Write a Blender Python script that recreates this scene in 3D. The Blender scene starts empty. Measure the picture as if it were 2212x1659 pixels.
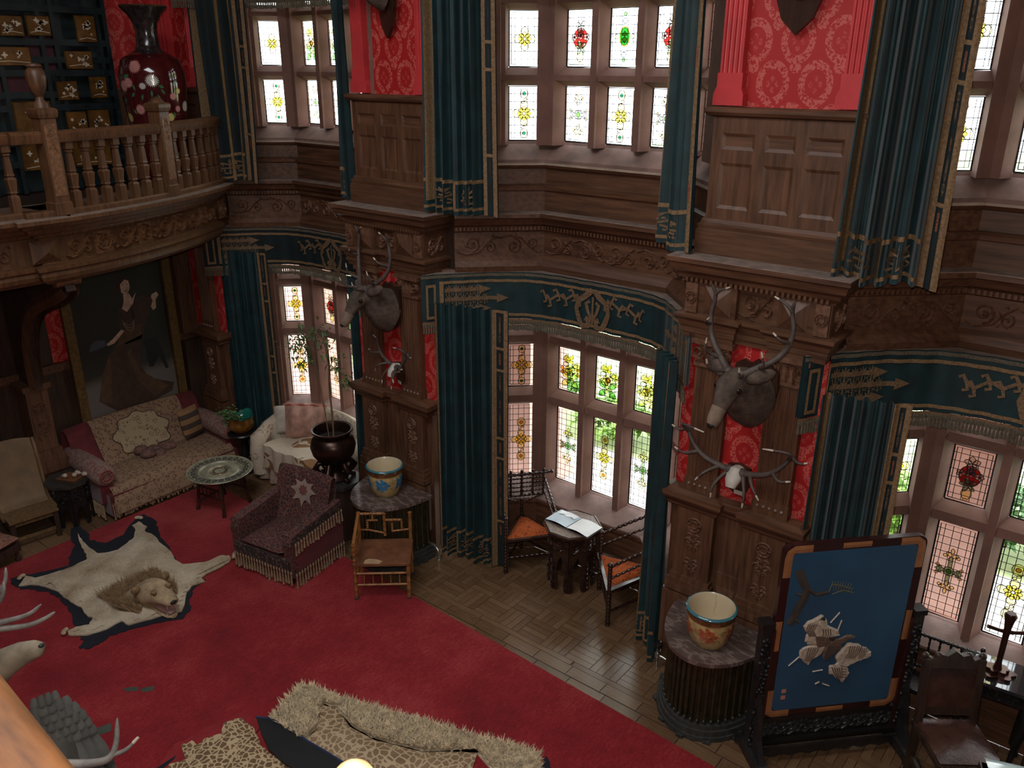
import bpy, math, random
from math import sin, cos, pi, sqrt, radians, atan2, hypot
from mathutils import Vector, Matrix, Euler
random.seed(11)
SC = bpy.context.scene
COL = SC.collection
# ---------------------------------------------------------------- camera
YAW, PIT, ROL, FPX = 0.674391548, 0.36499669, 0.00489430222, 1803.173
fw = Vector((-sin(YAW)*cos(PIT), cos(YAW)*cos(PIT), -sin(PIT)))
rt = Vector((cos(YAW), sin(YAW), 0)); up = rt.cross(fw)
rt2 = rt*cos(ROL)+up*sin(ROL); up2 = up*cos(ROL)-rt*sin(ROL)
cd = bpy.data.cameras.new('camera'); cam = bpy.data.objects.new('camera', cd); COL.objects.link(cam)
cd.sensor_fit = 'HORIZONTAL'; cd.sensor_width = 36.0; cd.lens = FPX/2212*36.0
cd.clip_start = 0.05; cd.clip_end = 200
M = Matrix((rt2, up2, -fw)).transposed().to_4x4(); M.translation = (0, 0, 4.6)
cam.matrix_world = M
SC.camera = cam
# ---------------------------------------------------------------- world, lights, exposure
SC.view_settings.view_transform = 'Standard'; SC.view_settings.look = 'None'
SC.view_settings.gamma = 1.0; SC.view_settings.use_curve_mapping = False
SC.view_settings.exposure = 0.65
SC.cycles.use_denoising = True
SC.cycles.max_bounces = 7; SC.cycles.diffuse_bounces = 4; SC.cycles.glossy_bounces = 3
SC.cycles.transparent_max_bounces = 12; SC.cycles.caustics_reflective = False; SC.cycles.caustics_refractive = False
SC.cycles.sample_clamp_indirect = 4.0
W = bpy.data.worlds.new('overcast_sky'); SC.world = W; W.use_nodes = True
bg = W.node_tree.nodes['Background']; bg.inputs[0].default_value = (0.93, 0.97, 1.0, 1); bg.inputs[1].default_value = 5.0
def portal(loc, rot, sx, sy):
    l = bpy.data.lights.new('daylight_portal', 'AREA'); l.shape = 'RECTANGLE'; l.size = sx; l.size_y = sy
    l.cycles.is_portal = True
    o = bpy.data.objects.new('daylight_portal', l); COL.objects.link(o); o.location = loc; o.rotation_euler = rot
for bx in (-7.308, -3.818, -0.35):
    for z, h in ((1.55, 2.1), (4.85, 2.0)):
        portal((bx, 6.75, z), (-pi/2, 0, 0), 2.7, h)
portal((-3.6, 1.2, 7.35), (0, 0, 0), 4.0, 2.2)  # portal over the invented opening in the ceiling
fl = bpy.data.lights.new('camera_flash', 'POINT'); fl.energy = 200; fl.shadow_soft_size = 0.05; fl.color = (1.0, 0.95, 0.88)
fo = bpy.data.objects.new('camera_flash', fl); COL.objects.link(fo); fo.location = Vector((0, 0, 4.6))+up2*0.14-rt2*0.05

# ---------------------------------------------------------------- mesh helpers
class Fr:
    "a flat frame: origin, u, v, normal"
    def __init__(s, o, u, v, n=None):
        s.o = Vector(o); s.u = Vector(u).normalized(); s.v = Vector(v).normalized()
        s.n = Vector(n).normalized() if n is not None else s.u.cross(s.v)
    def p(s, a, b, c=0.0): return s.o+s.u*a+s.v*b+s.n*c
class MB:
    def __init__(s): s.v = []; s.f = []; s.m = []; s.k = 0
    def add(s, vs, fs):
        n = len(s.v); s.v.extend(tuple(q) for q in vs)
        for f in fs: s.f.append(tuple(i+n for i in f)); s.m.append(s.k)
        return s
    def box(s, x0, y0, z0, x1, y1, z1):
        x0, x1 = min(x0, x1), max(x0, x1); y0, y1 = min(y0, y1), max(y0, y1); z0, z1 = min(z0, z1), max(z0, z1)
        return s.add([(x0,y0,z0),(x1,y0,z0),(x1,y1,z0),(x0,y1,z0),(x0,y0,z1),(x1,y0,z1),(x1,y1,z1),(x0,y1,z1)],
              [(0,3,2,1),(4,5,6,7),(0,1,5,4),(1,2,6,5),(2,3,7,6),(3,0,4,7)])
    def cbox(s, c, size, rz=0.0, M=None):
        hx, hy, hz = [q/2 for q in size]; R = M if M is not None else Matrix.Rotation(rz, 3, 'Z'); c = Vector(c)
        pts = [c+R@Vector(q) for q in ((-hx,-hy,-hz),(hx,-hy,-hz),(hx,hy,-hz),(-hx,hy,-hz),(-hx,-hy,hz),(hx,-hy,hz),(hx,hy,hz),(-hx,hy,hz))]
        return s.add(pts, [(0,3,2,1),(4,5,6,7),(0,1,5,4),(1,2,6,5),(2,3,7,6),(3,0,4,7)])
    def obox(s, fr, a0, b0, c0, a1, b1, c1):
        pts = [fr.p(*q) for q in ((a0,b0,c0),(a1,b0,c0),(a1,b1,c0),(a0,b1,c0),(a0,b0,c1),(a1,b0,c1),(a1,b1,c1),(a0,b1,c1))]
        return s.add(pts, [(0,3,2,1),(4,5,6,7),(0,1,5,4),(1,2,6,5),(2,3,7,6),(3,0,4,7)])
    def pyr(s, fr, a0, b0, a1, b1, c0, h, t=0.0):
        "raised panel: base rect, top rect inset by t (0..1)"
        am, bm = (a0+a1)/2, (b0+b1)/2; q = t
        pts = [fr.p(a0,b0,c0),fr.p(a1,b0,c0),fr.p(a1,b1,c0),fr.p(a0,b1,c0)]
        pts += [fr.p(am+(x-am)*q, bm+(y-bm)*q, c0+h) for x, y in ((a0,b0),(a1,b0),(a1,b1),(a0,b1))]
        return s.add(pts, [(4,5,6,7),(0,1,5,4),(1,2,6,5),(2,3,7,6),(3,0,4,7)])
    def recess(s, fr, a0, b0, a1, b1, c0, d, w):
        "sunk moulded panel frame: sloping border of width w going down d"
        o = [(a0,b0),(a1,b0),(a1,b1),(a0,b1)]; i = [(a0+w,b0+w),(a1-w,b0+w),(a1-w,b1-w),(a0+w,b1-w)]
        pts = [fr.p(x,y,c0) for x,y in o]+[fr.p(x,y,c0+d) for x,y in i]
        return s.add(pts, [(0,1,5,4),(1,2,6,5),(2,3,7,6),(3,0,4,7),(4,5,6,7)])
    def prism(s, fr, poly, c0, c1):
        n = len(poly); pts = [fr.p(a,b,c0) for a,b in poly]+[fr.p(a,b,c1) for a,b in poly]
        return s.add(pts, [tuple(range(n-1,-1,-1)), tuple(range(n,2*n))]+[(i,(i+1)%n,n+(i+1)%n,n+i) for i in range(n)])
    def poly(s, fr, poly, c=0.0): return s.add([fr.p(a,b,c) for a,b in poly], [tuple(range(len(poly)))])
    def disc(s, fr, a, b, r, c=0.0, n=16, rb=None):
        rb = rb or r
        return s.poly(fr, [(a+r*cos(2*pi*i/n), b+rb*sin(2*pi*i/n)) for i in range(n)], c)
    def ribbon(s, fr, pts, w, c0=0.0, h=0.0, closed=False):
        n = len(pts); L = []; R = []
        for i in range(n):
            if closed: p0, p1 = pts[i-1], pts[(i+1)%n]
            else: p0, p1 = pts[max(i-1,0)], pts[min(i+1,n-1)]
            dx, dy = p1[0]-p0[0], p1[1]-p0[1]; l = hypot(dx, dy) or 1
            ww = w[i] if isinstance(w, (list, tuple)) else w
            nx, ny = -dy/l*ww/2, dx/l*ww/2
            L.append((pts[i][0]+nx, pts[i][1]+ny)); R.append((pts[i][0]-nx, pts[i][1]-ny))
        m = n if closed else n-1
        if h == 0.0:
            vs = [fr.p(a,b,c0) for a,b in R]+[fr.p(a,b,c0) for a,b in L]
            return s.add(vs, [(i,(i+1)%n,n+(i+1)%n,n+i) for i in range(m)])
        vs = [fr.p(a,b,c0) for a,b in R]+[fr.p((a[0]+b[0])/2,(a[1]+b[1])/2,c0+h) for a,b in zip(R,L)]+[fr.p(a,b,c0) for a,b in L]
        fs = []
        for i in range(m):
            j = (i+1)%n; fs += [(i,j,n+j,n+i),(n+i,n+j,2*n+j,2*n+i)]
        return s.add(vs, fs)
    def tube(s, pts, r, seg=8, caps=True, closed=False, flat=1.0):
        pts = [Vector(q) for q in pts]; n = len(pts)
        rr = r if isinstance(r, (list, tuple)) else [r]*n
        t0 = (pts[1]-pts[0]).normalized()
        a = Vector((0,0,1)) if abs(t0.z) < .9 else Vector((1,0,0))
        x = t0.cross(a).normalized(); vs = []
        for i in range(n):
            if closed: t = (pts[(i+1)%n]-pts[i-1])
            else: t = (pts[min(i+1,n-1)]-pts[max(i-1,0)])
            t = t.normalized() if t.length > 1e-9 else t0
            x = (x-t*x.dot(t)); x = x.normalized() if x.length > 1e-6 else t.orthogonal().normalized()
            y = t.cross(x)
            for j in range(seg):
                g = 2*pi*j/seg; vs.append(pts[i]+x*(rr[i]*cos(g))+y*(rr[i]*sin(g)*flat))
        fs = []
        for i in range(n if closed else n-1):
            k = (i+1)%n
            for j in range(seg): fs.append((i*seg+j, i*seg+(j+1)%seg, k*seg+(j+1)%seg, k*seg+j))
        if caps and not closed: fs += [tuple(range(seg-1,-1,-1)), tuple((n-1)*seg+j for j in range(seg))]
        return s.add(vs, fs)
    def lathe(s, prof, seg=24, o=(0,0,0), a0=0.0, a1=2*pi, sx=1.0, sy=1.0, cap=True):
        full = abs(a1-a0-2*pi) < 1e-6; m = seg if full else seg+1; vs = []
        for r, z in prof:
            for j in range(m):
                g = a0+(a1-a0)*j/seg; vs.append((o[0]+r*cos(g)*sx, o[1]+r*sin(g)*sy, o[2]+z))
        fs = []
        for i in range(len(prof)-1):
            for j in range(seg): k = (j+1)%m; fs.append((i*m+j, i*m+k, (i+1)*m+k, (i+1)*m+j))
        if full and cap:
            if prof[0][0] > 1e-6: fs.append(tuple(range(m-1,-1,-1)))
            if prof[-1][0] > 1e-6: fs.append(tuple((len(prof)-1)*m+j for j in range(m)))
        return s.add(vs, fs)
    def sweep(s, prof, path, closed=False, caps=True):
        "prof: (d, z) with d to the right-hand side of the path; path: (x, y)"
        n = len(path); m = len(prof); vs = []
        for i in range(n):
            P = Vector(path[i]).to_2d() if len(path[i]) > 2 else Vector(path[i])
            def nrm(a, b):
                d = (Vector(b)-Vector(a)).normalized(); return Vector((d.y, -d.x))
            if closed or 0 < i < n-1:
                n1 = nrm(path[i-1], path[i]); n2 = nrm(path[i], path[(i+1)%n]); b = (n1+n2)
                nn = b/(max(.2, b.dot(n1)))
            elif i == 0: nn = nrm(path[0], path[1])
            else: nn = nrm(path[-2], path[-1])
            for d, z in prof: q = P+nn*d; vs.append((q.x, q.y, z))
        fs = []
        for i in range(n if closed else n-1):
            k = (i+1)%n
            for j in range(m-1): fs.append((i*m+j, k*m+j, k*m+j+1, i*m+j+1))
        if caps and not closed: fs += [tuple(range(m-1,-1,-1)), tuple((n-1)*m+j for j in range(m))]
        return s.add(vs, fs)
    def surf(s, fn, nu, nv, u0=0., u1=1., v0=0., v1=1., closed=False):
        m = nu if closed else nu+1; vs = []
        for j in range(nv+1):
            for i in range(m): vs.append(fn(u0+(u1-u0)*i/nu, v0+(v1-v0)*j/nv))
        fs = []
        for j in range(nv):
            for i in range(nu): k = (i+1)%m; fs.append((j*m+i, j*m+k, (j+1)*m+k, (j+1)*m+i))
        return s.add(vs, fs)
    def ell(s, c, r, seg=12, rings=8, M=None):
        c = Vector(c); r = (r,r,r) if not isinstance(r, (tuple, list)) else r; vs = []
        for i in range(rings+1):
            t = -pi/2+pi*i/rings
            for j in range(seg):
                g = 2*pi*j/seg; q = Vector((r[0]*cos(t)*cos(g), r[1]*cos(t)*sin(g), r[2]*sin(t)))
                vs.append(c+(M@q if M is not None else q))
        fs = []
        for i in range(rings):
            for j in range(seg): fs.append((i*seg+j, i*seg+(j+1)%seg, (i+1)*seg+(j+1)%seg, (i+1)*seg+j))
        return s.add(vs, fs)
    def mesh(s, name, mats, smooth=None):
        me = bpy.data.meshes.new(name); me.from_pydata(s.v, [], s.f)
        for m in (mats if isinstance(mats, (list, tuple)) else [mats]): me.materials.append(m)
        if s.k or any(s.m): me.polygons.foreach_set('material_index', s.m)
        if smooth is not None:
            me.polygons.foreach_set('use_smooth', [True]*len(me.polygons))
            me.set_sharp_from_angle(angle=radians(smooth))
        me.update(); return me
    def build(s, name, mats, parent=None, smooth=None, loc=None, rot=None):
        o = bpy.data.objects.new(name, s.mesh(name, mats, smooth)); COL.objects.link(o)
        if parent is not None: o.parent = parent
        if loc is not None: o.location = loc
        if rot is not None: o.rotation_euler = rot if isinstance(rot, (tuple, list, Euler)) else (0, 0, rot)
        return o
def tag(o, label=None, cat=None, group=None, kind=None):
    if label: o['label'] = label
    if cat: o['category'] = cat
    if group: o['group'] = group
    if kind: o['kind'] = kind
    return o
def thing(name, label, cat, loc=(0,0,0), rz=0.0, group=None, kind=None):
    o = bpy.data.objects.new(name, None); COL.objects.link(o); o.empty_display_size = .1
    o.location = loc; o.rotation_euler = (0, 0, rz)
    return tag(o, label, cat, group, kind)
def inst(name, me, parent=None, loc=(0,0,0), rot=(0,0,0), sc=None):
    o = bpy.data.objects.new(name, me); COL.objects.link(o); o.location = loc
    o.rotation_euler = rot if isinstance(rot, (tuple, list)) else (0, 0, rot)
    if sc: o.scale = sc
    if parent is not None: o.parent = parent
    return o
def dup(root, loc=None, rz=None, label=None):
    r = root.copy(); COL.objects.link(r)
    if loc is not None: r.location = loc
    if rz is not None: r.rotation_euler = (0, 0, rz)
    if label: r['label'] = label
    for ch in list(root.children):
        c = ch.copy(); COL.objects.link(c); c.parent = r
        for g in list(ch.children):
            d = g.copy(); COL.objects.link(d); d.parent = c
    return r
def lerp(a, b, t): return a+(b-a)*t
def arc(cx, cy, r, a0, a1, n=12, ry=None):
    ry = ry or r
    return [(cx+r*cos(lerp(a0,a1,i/n)), cy+ry*sin(lerp(a0,a1,i/n))) for i in range(n+1)]
def spiral(cx, cy, r0, turns, a0, n=18, sgn=1, r1=.12):
    return [(cx+lerp(r0, r0*r1, i/n)*cos(a0+sgn*2*pi*turns*i/n), cy+lerp(r0, r0*r1, i/n)*sin(a0+sgn*2*pi*turns*i/n)) for i in range(n+1)]
def smooth_pts(pts, it=2):
    for _ in range(it):
        q = [pts[0]]
        for a, b in zip(pts, pts[1:]):
            a, b = Vector(a), Vector(b); q += [tuple(a*.75+b*.25), tuple(a*.25+b*.75)]
        q.append(pts[-1]); pts = q
    return pts
def bobbin(mb, p0, p1, r, n, seg=8, lo=.55):
    p0, p1 = Vector(p0), Vector(p1); pts = []; rr = []
    for i in range(n):
        for t, k in ((.0,lo),(.2,.9),(.5,1.),(.8,.9),(.99,lo)): pts.append(p0.lerp(p1, (i+t)/n)); rr.append(r*k)
    mb.tube(pts, rr, seg)
def blob(fr_fn, mb, u, v, r, n=9, petals=5, dep=.25, c=0.0, asp=1.0, rot=0.0):
    "petalled flower outline polygon put through a mapping function"
    k = petals*4; pts = []
    for i in range(k):
        g = 2*pi*i/k+rot; q = r*(1-dep+dep*cos(petals*g)); pts.append(fr_fn(u+q*cos(g)*asp, v+q*sin(g), c))
    mb.add(pts, [tuple(range(k))])
# ---------------------------------------------------------------- materials
MATS = {}
def _new(name):
    m = bpy.data.materials.new(name); m.use_nodes = True; nt = m.node_tree; MATS[name] = m
    return m, nt, nt.nodes['Principled BSDF']
def N(nt, typ, **kw):
    n = nt.nodes.new(typ)
    for k, v in kw.items(): setattr(n, k, v)
    return n
def mp(nt, scale=(1,1,1), coord='Object'):
    tc = N(nt, 'ShaderNodeTexCoord'); m = N(nt, 'ShaderNodeMapping'); m.inputs['Scale'].default_value = scale
    nt.links.new(tc.outputs[coord], m.inputs['Vector']); return m.outputs['Vector']
def noise(nt, vec, scale, det=3, rough=.55):
    n = N(nt, 'ShaderNodeTexNoise'); n.inputs['Scale'].default_value = scale; n.inputs['Detail'].default_value = det
    n.inputs['Roughness'].default_value = rough; nt.links.new(vec, n.inputs['Vector']); return n.outputs['Fac']
def ramp(nt, fac, stops):
    r = N(nt, 'ShaderNodeValToRGB'); el = r.color_ramp.elements
    while len(el) < len(stops): el.new(.5)
    for e, (p, c) in zip(el, stops): e.position = p; e.color = (*c, 1) if len(c) == 3 else c
    nt.links.new(fac, r.inputs['Fac']); return r.outputs['Color']
def mth(nt, op, a, b=None, clamp=False):
    n = N(nt, 'ShaderNodeMath', operation=op); n.use_clamp = clamp
    for i, q in enumerate((a, b)):
        if q is None: continue
        if isinstance(q, (int, float)): n.inputs[i].default_value = q
        else: nt.links.new(q, n.inputs[i])
    return n.outputs[0]
def mixc(nt, fac, a, b):
    n = N(nt, 'ShaderNodeMix', data_type='RGBA')
    for sock, q in ((n.inputs[0], fac), (n.inputs[6], a), (n.inputs[7], b)):
        if isinstance(q, (int, float)): sock.default_value = q
        elif isinstance(q, tuple): sock.default_value = (*q, 1)
        else: nt.links.new(q, sock)
    return n.outputs[2]
def bump(nt, b, h, st=.3, dist=.01):
    n = N(nt, 'ShaderNodeBump'); n.inputs['Strength'].default_value = st; n.inputs['Distance'].default_value = dist
    nt.links.new(h, n.inputs['Height']); nt.links.new(n.outputs[0], b.inputs['Normal'])
def plain(name, col, rough=.6, metal=0., var=.18, sc=9., bs=0., bsc=40., sheen=0., coat=0., spec=None):
    m, nt, b = _new(name); b.inputs['Roughness'].default_value = rough; b.inputs['Metallic'].default_value = metal
    if sheen: b.inputs['Sheen Weight'].default_value = sheen; b.inputs['Sheen Roughness'].default_value = .4
    if coat: b.inputs['Coat Weight'].default_value = coat; b.inputs['Coat Roughness'].default_value = .1
    if spec is not None: b.inputs['Specular IOR Level'].default_value = spec
    vec = mp(nt)
    if var:
        c = ramp(nt, noise(nt, vec, sc), [(.3, tuple(q*(1-var) for q in col)), (.7, tuple(min(1, q*(1+var)) for q in col))])
        nt.links.new(c, b.inputs['Base Color'])
    else: b.inputs['Base Color'].default_value = (*col, 1)
    if bs: bump(nt, b, noise(nt, vec, bsc, 4), bs)
    return m
def wood(name, c1, c2, scale=(14,14,1.2), rough=.45, bs=.1, coat=0.):
    m, nt, b = _new(name); b.inputs['Roughness'].default_value = rough; vec = mp(nt, scale)
    if coat: b.inputs['Coat Weight'].default_value = coat; b.inputs['Coat Roughness'].default_value = .15
    n1 = noise(nt, vec, 2.2, 5, .6); n2 = noise(nt, mp(nt, (1,1,1)), 1.3, 2)
    f = mth(nt, 'ADD', mth(nt, 'MULTIPLY', n1, .75), mth(nt, 'MULTIPLY', n2, .3))
    nt.links.new(ramp(nt, f, [(.36, c1), (.68, c2)]), b.inputs['Base Color'])
    if bs: bump(nt, b, n1, bs, .004)
    return m
def glassy(name, col):
    m, nt, b = _new(name); nt.nodes.remove(b); out = nt.nodes['Material Output']
    t = N(nt, 'ShaderNodeBsdfTransparent'); t.inputs[0].default_value = (*col, 1)
    g = N(nt, 'ShaderNodeBsdfGlossy'); g.inputs['Roughness'].default_value = .12
    x = N(nt, 'ShaderNodeMixShader'); x.inputs[0].default_value = .04
    nt.links.new(t.outputs[0], x.inputs[1]); nt.links.new(g.outputs[0], x.inputs[2]); nt.links.new(x.outputs[0], out.inputs[0])
    return m
oak = wood('carved_oak', (.046,.019,.009), (.155,.07,.036), rough=.5)
oakh = wood('carved_oak_horizontal', (.046,.019,.009), (.152,.068,.035), (1.2,14,14), rough=.5)
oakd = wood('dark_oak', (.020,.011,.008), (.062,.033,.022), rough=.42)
oakl = wood('balcony_oak', (.05,.021,.009), (.165,.074,.031), rough=.48)
oakm = wood('honey_oak', (.075,.042,.018), (.2,.115,.05), rough=.5)
ebony = plain('ebonised_wood', (.012,.010,.010), .32, var=.3, bs=.15, bsc=60)
blackcarve = plain('black_carved_wood', (.016,.015,.015), .36, var=.4, bs=.5, bsc=70)
rosew = wood('turned_rosewood', (.016,.008,.006), (.055,.024,.016), (8,8,8), rough=.25, coat=.3)
bamboo = wood('bamboo', (.16,.06,.018), (.36,.15,.045), (6,6,6), rough=.35)
railw = wood('varnished_handrail', (.07,.024,.005), (.2,.075,.018), (2.5,14,14), rough=.6)
stone = plain('red_sandstone', (.19,.095,.07), .8, var=.22, sc=4, bs=.12, bsc=70)
stoned = plain('sandstone_sill', (.2,.12,.098), .7, var=.3, sc=6, bs=.1, bsc=60)
stoneo = plain('outdoor_sandstone', (.62,.38,.31), .85, var=.12, sc=3)
lead = plain('lead_came', (.02,.02,.022), .6, .3, var=0)
cream = plain('pale_reveal', (.5,.42,.35), .7)
teal = plain('teal_velvet', (.003,.023,.027), .62, var=.45, sc=7, sheen=.16, bs=.1, bsc=120)
teald = plain('dark_teal_velvet', (.003,.010,.012), .8, var=.4, sc=9, sheen=.05)
gold = plain('old_gold_braid', (.21,.125,.058), .65, var=.35, sc=60, bs=.4, bsc=160)
goldd = plain('dull_gold_embroidery', (.165,.098,.05), .7, var=.4, sc=70, bs=.3, bsc=150)
rustem = plain('rust_embroidery', (.22,.07,.035), .7, var=.4, sc=70)
curtback = plain('lit_curtain_lining', (.17,.10,.035), .8, var=.35, sc=5)  # golden lining tone of lit folds, the light put into the colour
fringe_m = plain('faded_fringe', (.11,.09,.06), .85, var=.4, sc=80, bs=.4, bsc=200)
redpaint = plain('red_painted_wood', (.56,.045,.05), .45, var=.12, sc=5)
dust = plain('dusty_ledge', (.23,.17,.14), .85, var=.3, sc=12)
iron = plain('grey_cast_iron', (.075,.075,.072), .5, .55, var=.25, sc=20, bs=.1)
irong = plain('gilt_grille', (.06,.05,.026), .42, .6, var=.4, sc=15)
brass = plain('brass', (.42,.34,.17), .28, .9, var=.25, sc=12)
chrome = plain('worn_chrome', (.5,.48,.42), .25, .9, var=.2)
black = plain('soot_black', (.006,.006,.007), .6, var=.3)
glass_clear = glassy('clear_glass', (.86,.88,.88))
glass_y = glassy('yellow_glass', (.95,.74,.06)); glass_p = glassy('pale_yellow_glass', (.92,.8,.38)); glass_g = glassy('green_glass', (.12,.32,.08))
glass_l = glassy('lime_glass', (.68,.68,.22)); glass_r = glassy('red_glass', (.3,.012,.008)); glass_t = glassy('teal_glass', (.01,.2,.24))
glass_o = glassy('amber_glass', (.6,.26,.04)); glass_w = glassy('opal_glass', (.68,.64,.56)); glass_b = glassy('blue_border_glass', (.55,.75,.85)); glass_s = glassy('sage_glass', (.3,.42,.24))
def damask(name, base, hi):
    m, nt, b = _new(name); b.inputs['Roughness'].default_value = .55
    tc = N(nt, 'ShaderNodeTexCoord'); sep = N(nt, 'ShaderNodeSeparateXYZ'); nt.links.new(tc.outputs['Object'], sep.inputs[0])
    hx = mth(nt, 'ADD', sep.outputs[0], sep.outputs[1]); hz = sep.outputs[2]
    P, Q = .275, .50
    def lat(ox, oz):
        dx = mth(nt, 'MULTIPLY', mth(nt, 'SUBTRACT', mth(nt, 'FRACT', mth(nt, 'ADD', mth(nt, 'DIVIDE', hx, P), ox)), .5), P)
        dz = mth(nt, 'MULTIPLY', mth(nt, 'SUBTRACT', mth(nt, 'FRACT', mth(nt, 'ADD', mth(nt, 'DIVIDE', hz, Q), oz)), .5), Q)
        return dx, dz
    def dist(dx, dz, k): return mth(nt, 'SQRT', mth(nt, 'ADD', mth(nt, 'MULTIPLY', dx, dx), mth(nt, 'MULTIPLY', mth(nt, 'MULTIPLY', dz, dz), k)))
    n1 = noise(nt, tc.outputs['Object'], 75, 2); n2 = noise(nt, tc.outputs['Object'], 45, 1)
    tot = None
    for ox, oz in ((0,0),(.5,.5)):
        dx, dz = lat(ox, oz); d = dist(dx, dz, .62)
        ring = mth(nt, 'LESS_THAN', mth(nt, 'ABSOLUTE', mth(nt, 'SUBTRACT', d, .088)), .021)
        dz2 = mth(nt, 'ADD', dz, .155); d2 = dist(dx, dz2, 1.0)
        knot = mth(nt, 'LESS_THAN', d2, .036)
        ring = mth(nt, 'MAXIMUM', ring, knot)
        for ax, az in ((0,.028),(-.03,-.005),(.03,-.005),(0,-.042)):
            ring = mth(nt, 'MAXIMUM', ring, mth(nt, 'MULTIPLY', mth(nt, 'LESS_THAN', dist(mth(nt, 'SUBTRACT', dx, ax), mth(nt, 'SUBTRACT', dz, az), .5), .014), .55))
        tot = ring if tot is None else mth(nt, 'MAXIMUM', tot, ring)
    f = mth(nt, 'MULTIPLY', tot, mth(nt, 'GREATER_THAN', n1, .47))
    nt.links.new(mixc(nt, f, base, hi), b.inputs['Base Color'])
    return m
paper = damask('red_damask_wallpaper', (.41,.012,.013), (.56,.105,.085))
def carpetm():
    m, nt, b = _new('red_wool_carpet'); b.inputs['Roughness'].default_value = .95; b.inputs['Sheen Weight'].default_value = .1
    b.inputs['Specular IOR Level'].default_value = .1
    v = mp(nt); big = noise(nt, v, 1.1, 3, .6); st = noise(nt, mp(nt, (30,5,1)), 2., 4, .7); fine = noise(nt, v, 55, 3, .7)
    f = mth(nt, 'ADD', mth(nt, 'MULTIPLY', big, .55), mth(nt, 'ADD', mth(nt, 'MULTIPLY', st, .25), mth(nt, 'MULTIPLY', fine, .25)))
    nt.links.new(ramp(nt, f, [(.36,(.11,.009,.013)), (.52,(.23,.015,.02)), (.68,(.36,.05,.05))]), b.inputs['Base Color'])
    bump(nt, b, fine, .35, .006); return m
carpet_m = carpetm()
def voron(name, edge, cell, scale, w, rough=.85, cell2=None):
    m, nt, b = _new(name); b.inputs['Roughness'].default_value = rough; v = mp(nt)
    nz = N(nt, 'ShaderNodeTexNoise'); nz.inputs['Scale'].default_value = 14; nt.links.new(v, nz.inputs['Vector'])
    ad = N(nt, 'ShaderNodeVectorMath', operation='MULTIPLY_ADD'); nt.links.new(nz.outputs['Color'], ad.inputs[0]); ad.inputs[1].default_value = (.03,.03,.03); nt.links.new(v, ad.inputs[2])
    vo = N(nt, 'ShaderNodeTexVoronoi', feature='DISTANCE_TO_EDGE'); vo.inputs['Scale'].default_value = scale; nt.links.new(ad.outputs[0], vo.inputs['Vector'])
    cc = mixc(nt, noise(nt, v, 6), cell, cell2 or tuple(q*.6 for q in cell))
    nt.links.new(mixc(nt, mth(nt, 'LESS_THAN', vo.outputs['Distance'], w), cc, edge), b.inputs['Base Color']); return m
leopard_m = voron('leopard_fur', (.46,.34,.2), (.11,.055,.025), 24., .11, cell2=(.17,.095,.045))
leopard_pale = voron('pale_leopard_fur', (.46,.34,.21), (.34,.23,.13), 19., .1, cell2=(.12,.065,.03))
carve_m = plain('carved_relief', (.14,.066,.038), .5, var=.4, sc=30, bs=.4, bsc=55)
carve_l = plain('balcony_carved_relief', (.19,.09,.042), .5, var=.4, sc=30, bs=.4, bsc=55)
dark_back = plain('shadowed_back_wood', (.03,.018,.012), .6)
# ---------------------------------------------------------------- room shell
XE, YG = -9.2, 6.2            # end wall plane, window glass plane
WC = (-7.308, -3.818, -0.35)  # window bay centres
def shell(name, label, cat, mb, m): return tag(mb.build(name, m), label, cat, kind='structure')
floor = thing('floor', 'brown oak parquet floor around the red carpet', 'floor', kind='structure')
subm = MB().box(-9.3,-3.6,-.2,3.3,6.3,-.004).build('subfloor', plain('parquet_joint', (.03,.018,.012), .5), floor)
parq = []
for k, (a, b) in enumerate((((.105,.056,.028),(.175,.1,.053)), ((.09,.047,.023),(.155,.086,.045)), ((.12,.066,.033),(.195,.114,.062)))):
    parq.append(wood('parquet_oak_%d' % k, a, b, (3,26,3) if k else (26,3,3), rough=.24, bs=.05))
blocks = []; small = MB()
L, Wd = .252, .063
bmesh_cache = {}
def plank_mesh(lx, ly, k):
    key = (round(lx,3), round(ly,3), k)
    if key not in bmesh_cache:
        b = MB(); g = .0016; fr = Fr((0,0,0),(1,0,0),(0,1,0))
        b.pyr(fr, -lx/2+g, -ly/2+g, lx/2-g, ly/2-g, -.006, .006, .985); bmesh_cache[key] = b.mesh('parquet_block', parq[k])
    return bmesh_cache[key]
cells = []
for iy, (y0, y1) in enumerate(((4.72, 5.11), (5.16, 6.02))):
    ny = int(round((y1-y0)/L)) or 1
    for j in range(ny):
        for i in range(int(9.2/L)):
            x = XE+.2+i*L; y = y0+j*L
            if y+L > y1+.14: continue
            for q in range(4):
                if (i+j) % 2: cells.append((x+L/2, y+Wd*(q+.5), L, Wd))
                else: cells.append((x+Wd*(q+.5), y+L/2, Wd, L))
for y0, w in ((4.665,.055),(5.115,.045)):
    for i in range(9): cells.append((XE+.6+i*1.0, y0+w/2-.0, .998, w))
for i in range(28):                      # wide border boards along the carpet edge
    for y0 in (4.30, 4.43, 4.55): cells.append((XE+.3+i*.33+(y0*7 % .3), y0+.058, .33, .115))
for i in range(24): cells.append((-8.45, -.6+i*.25, .5, .25)); cells.append((-8.95, -.5+i*.25, .5, .25))
cells.sort(key=lambda c: hypot(c[0]+2.2, c[1]-4.9))
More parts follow.
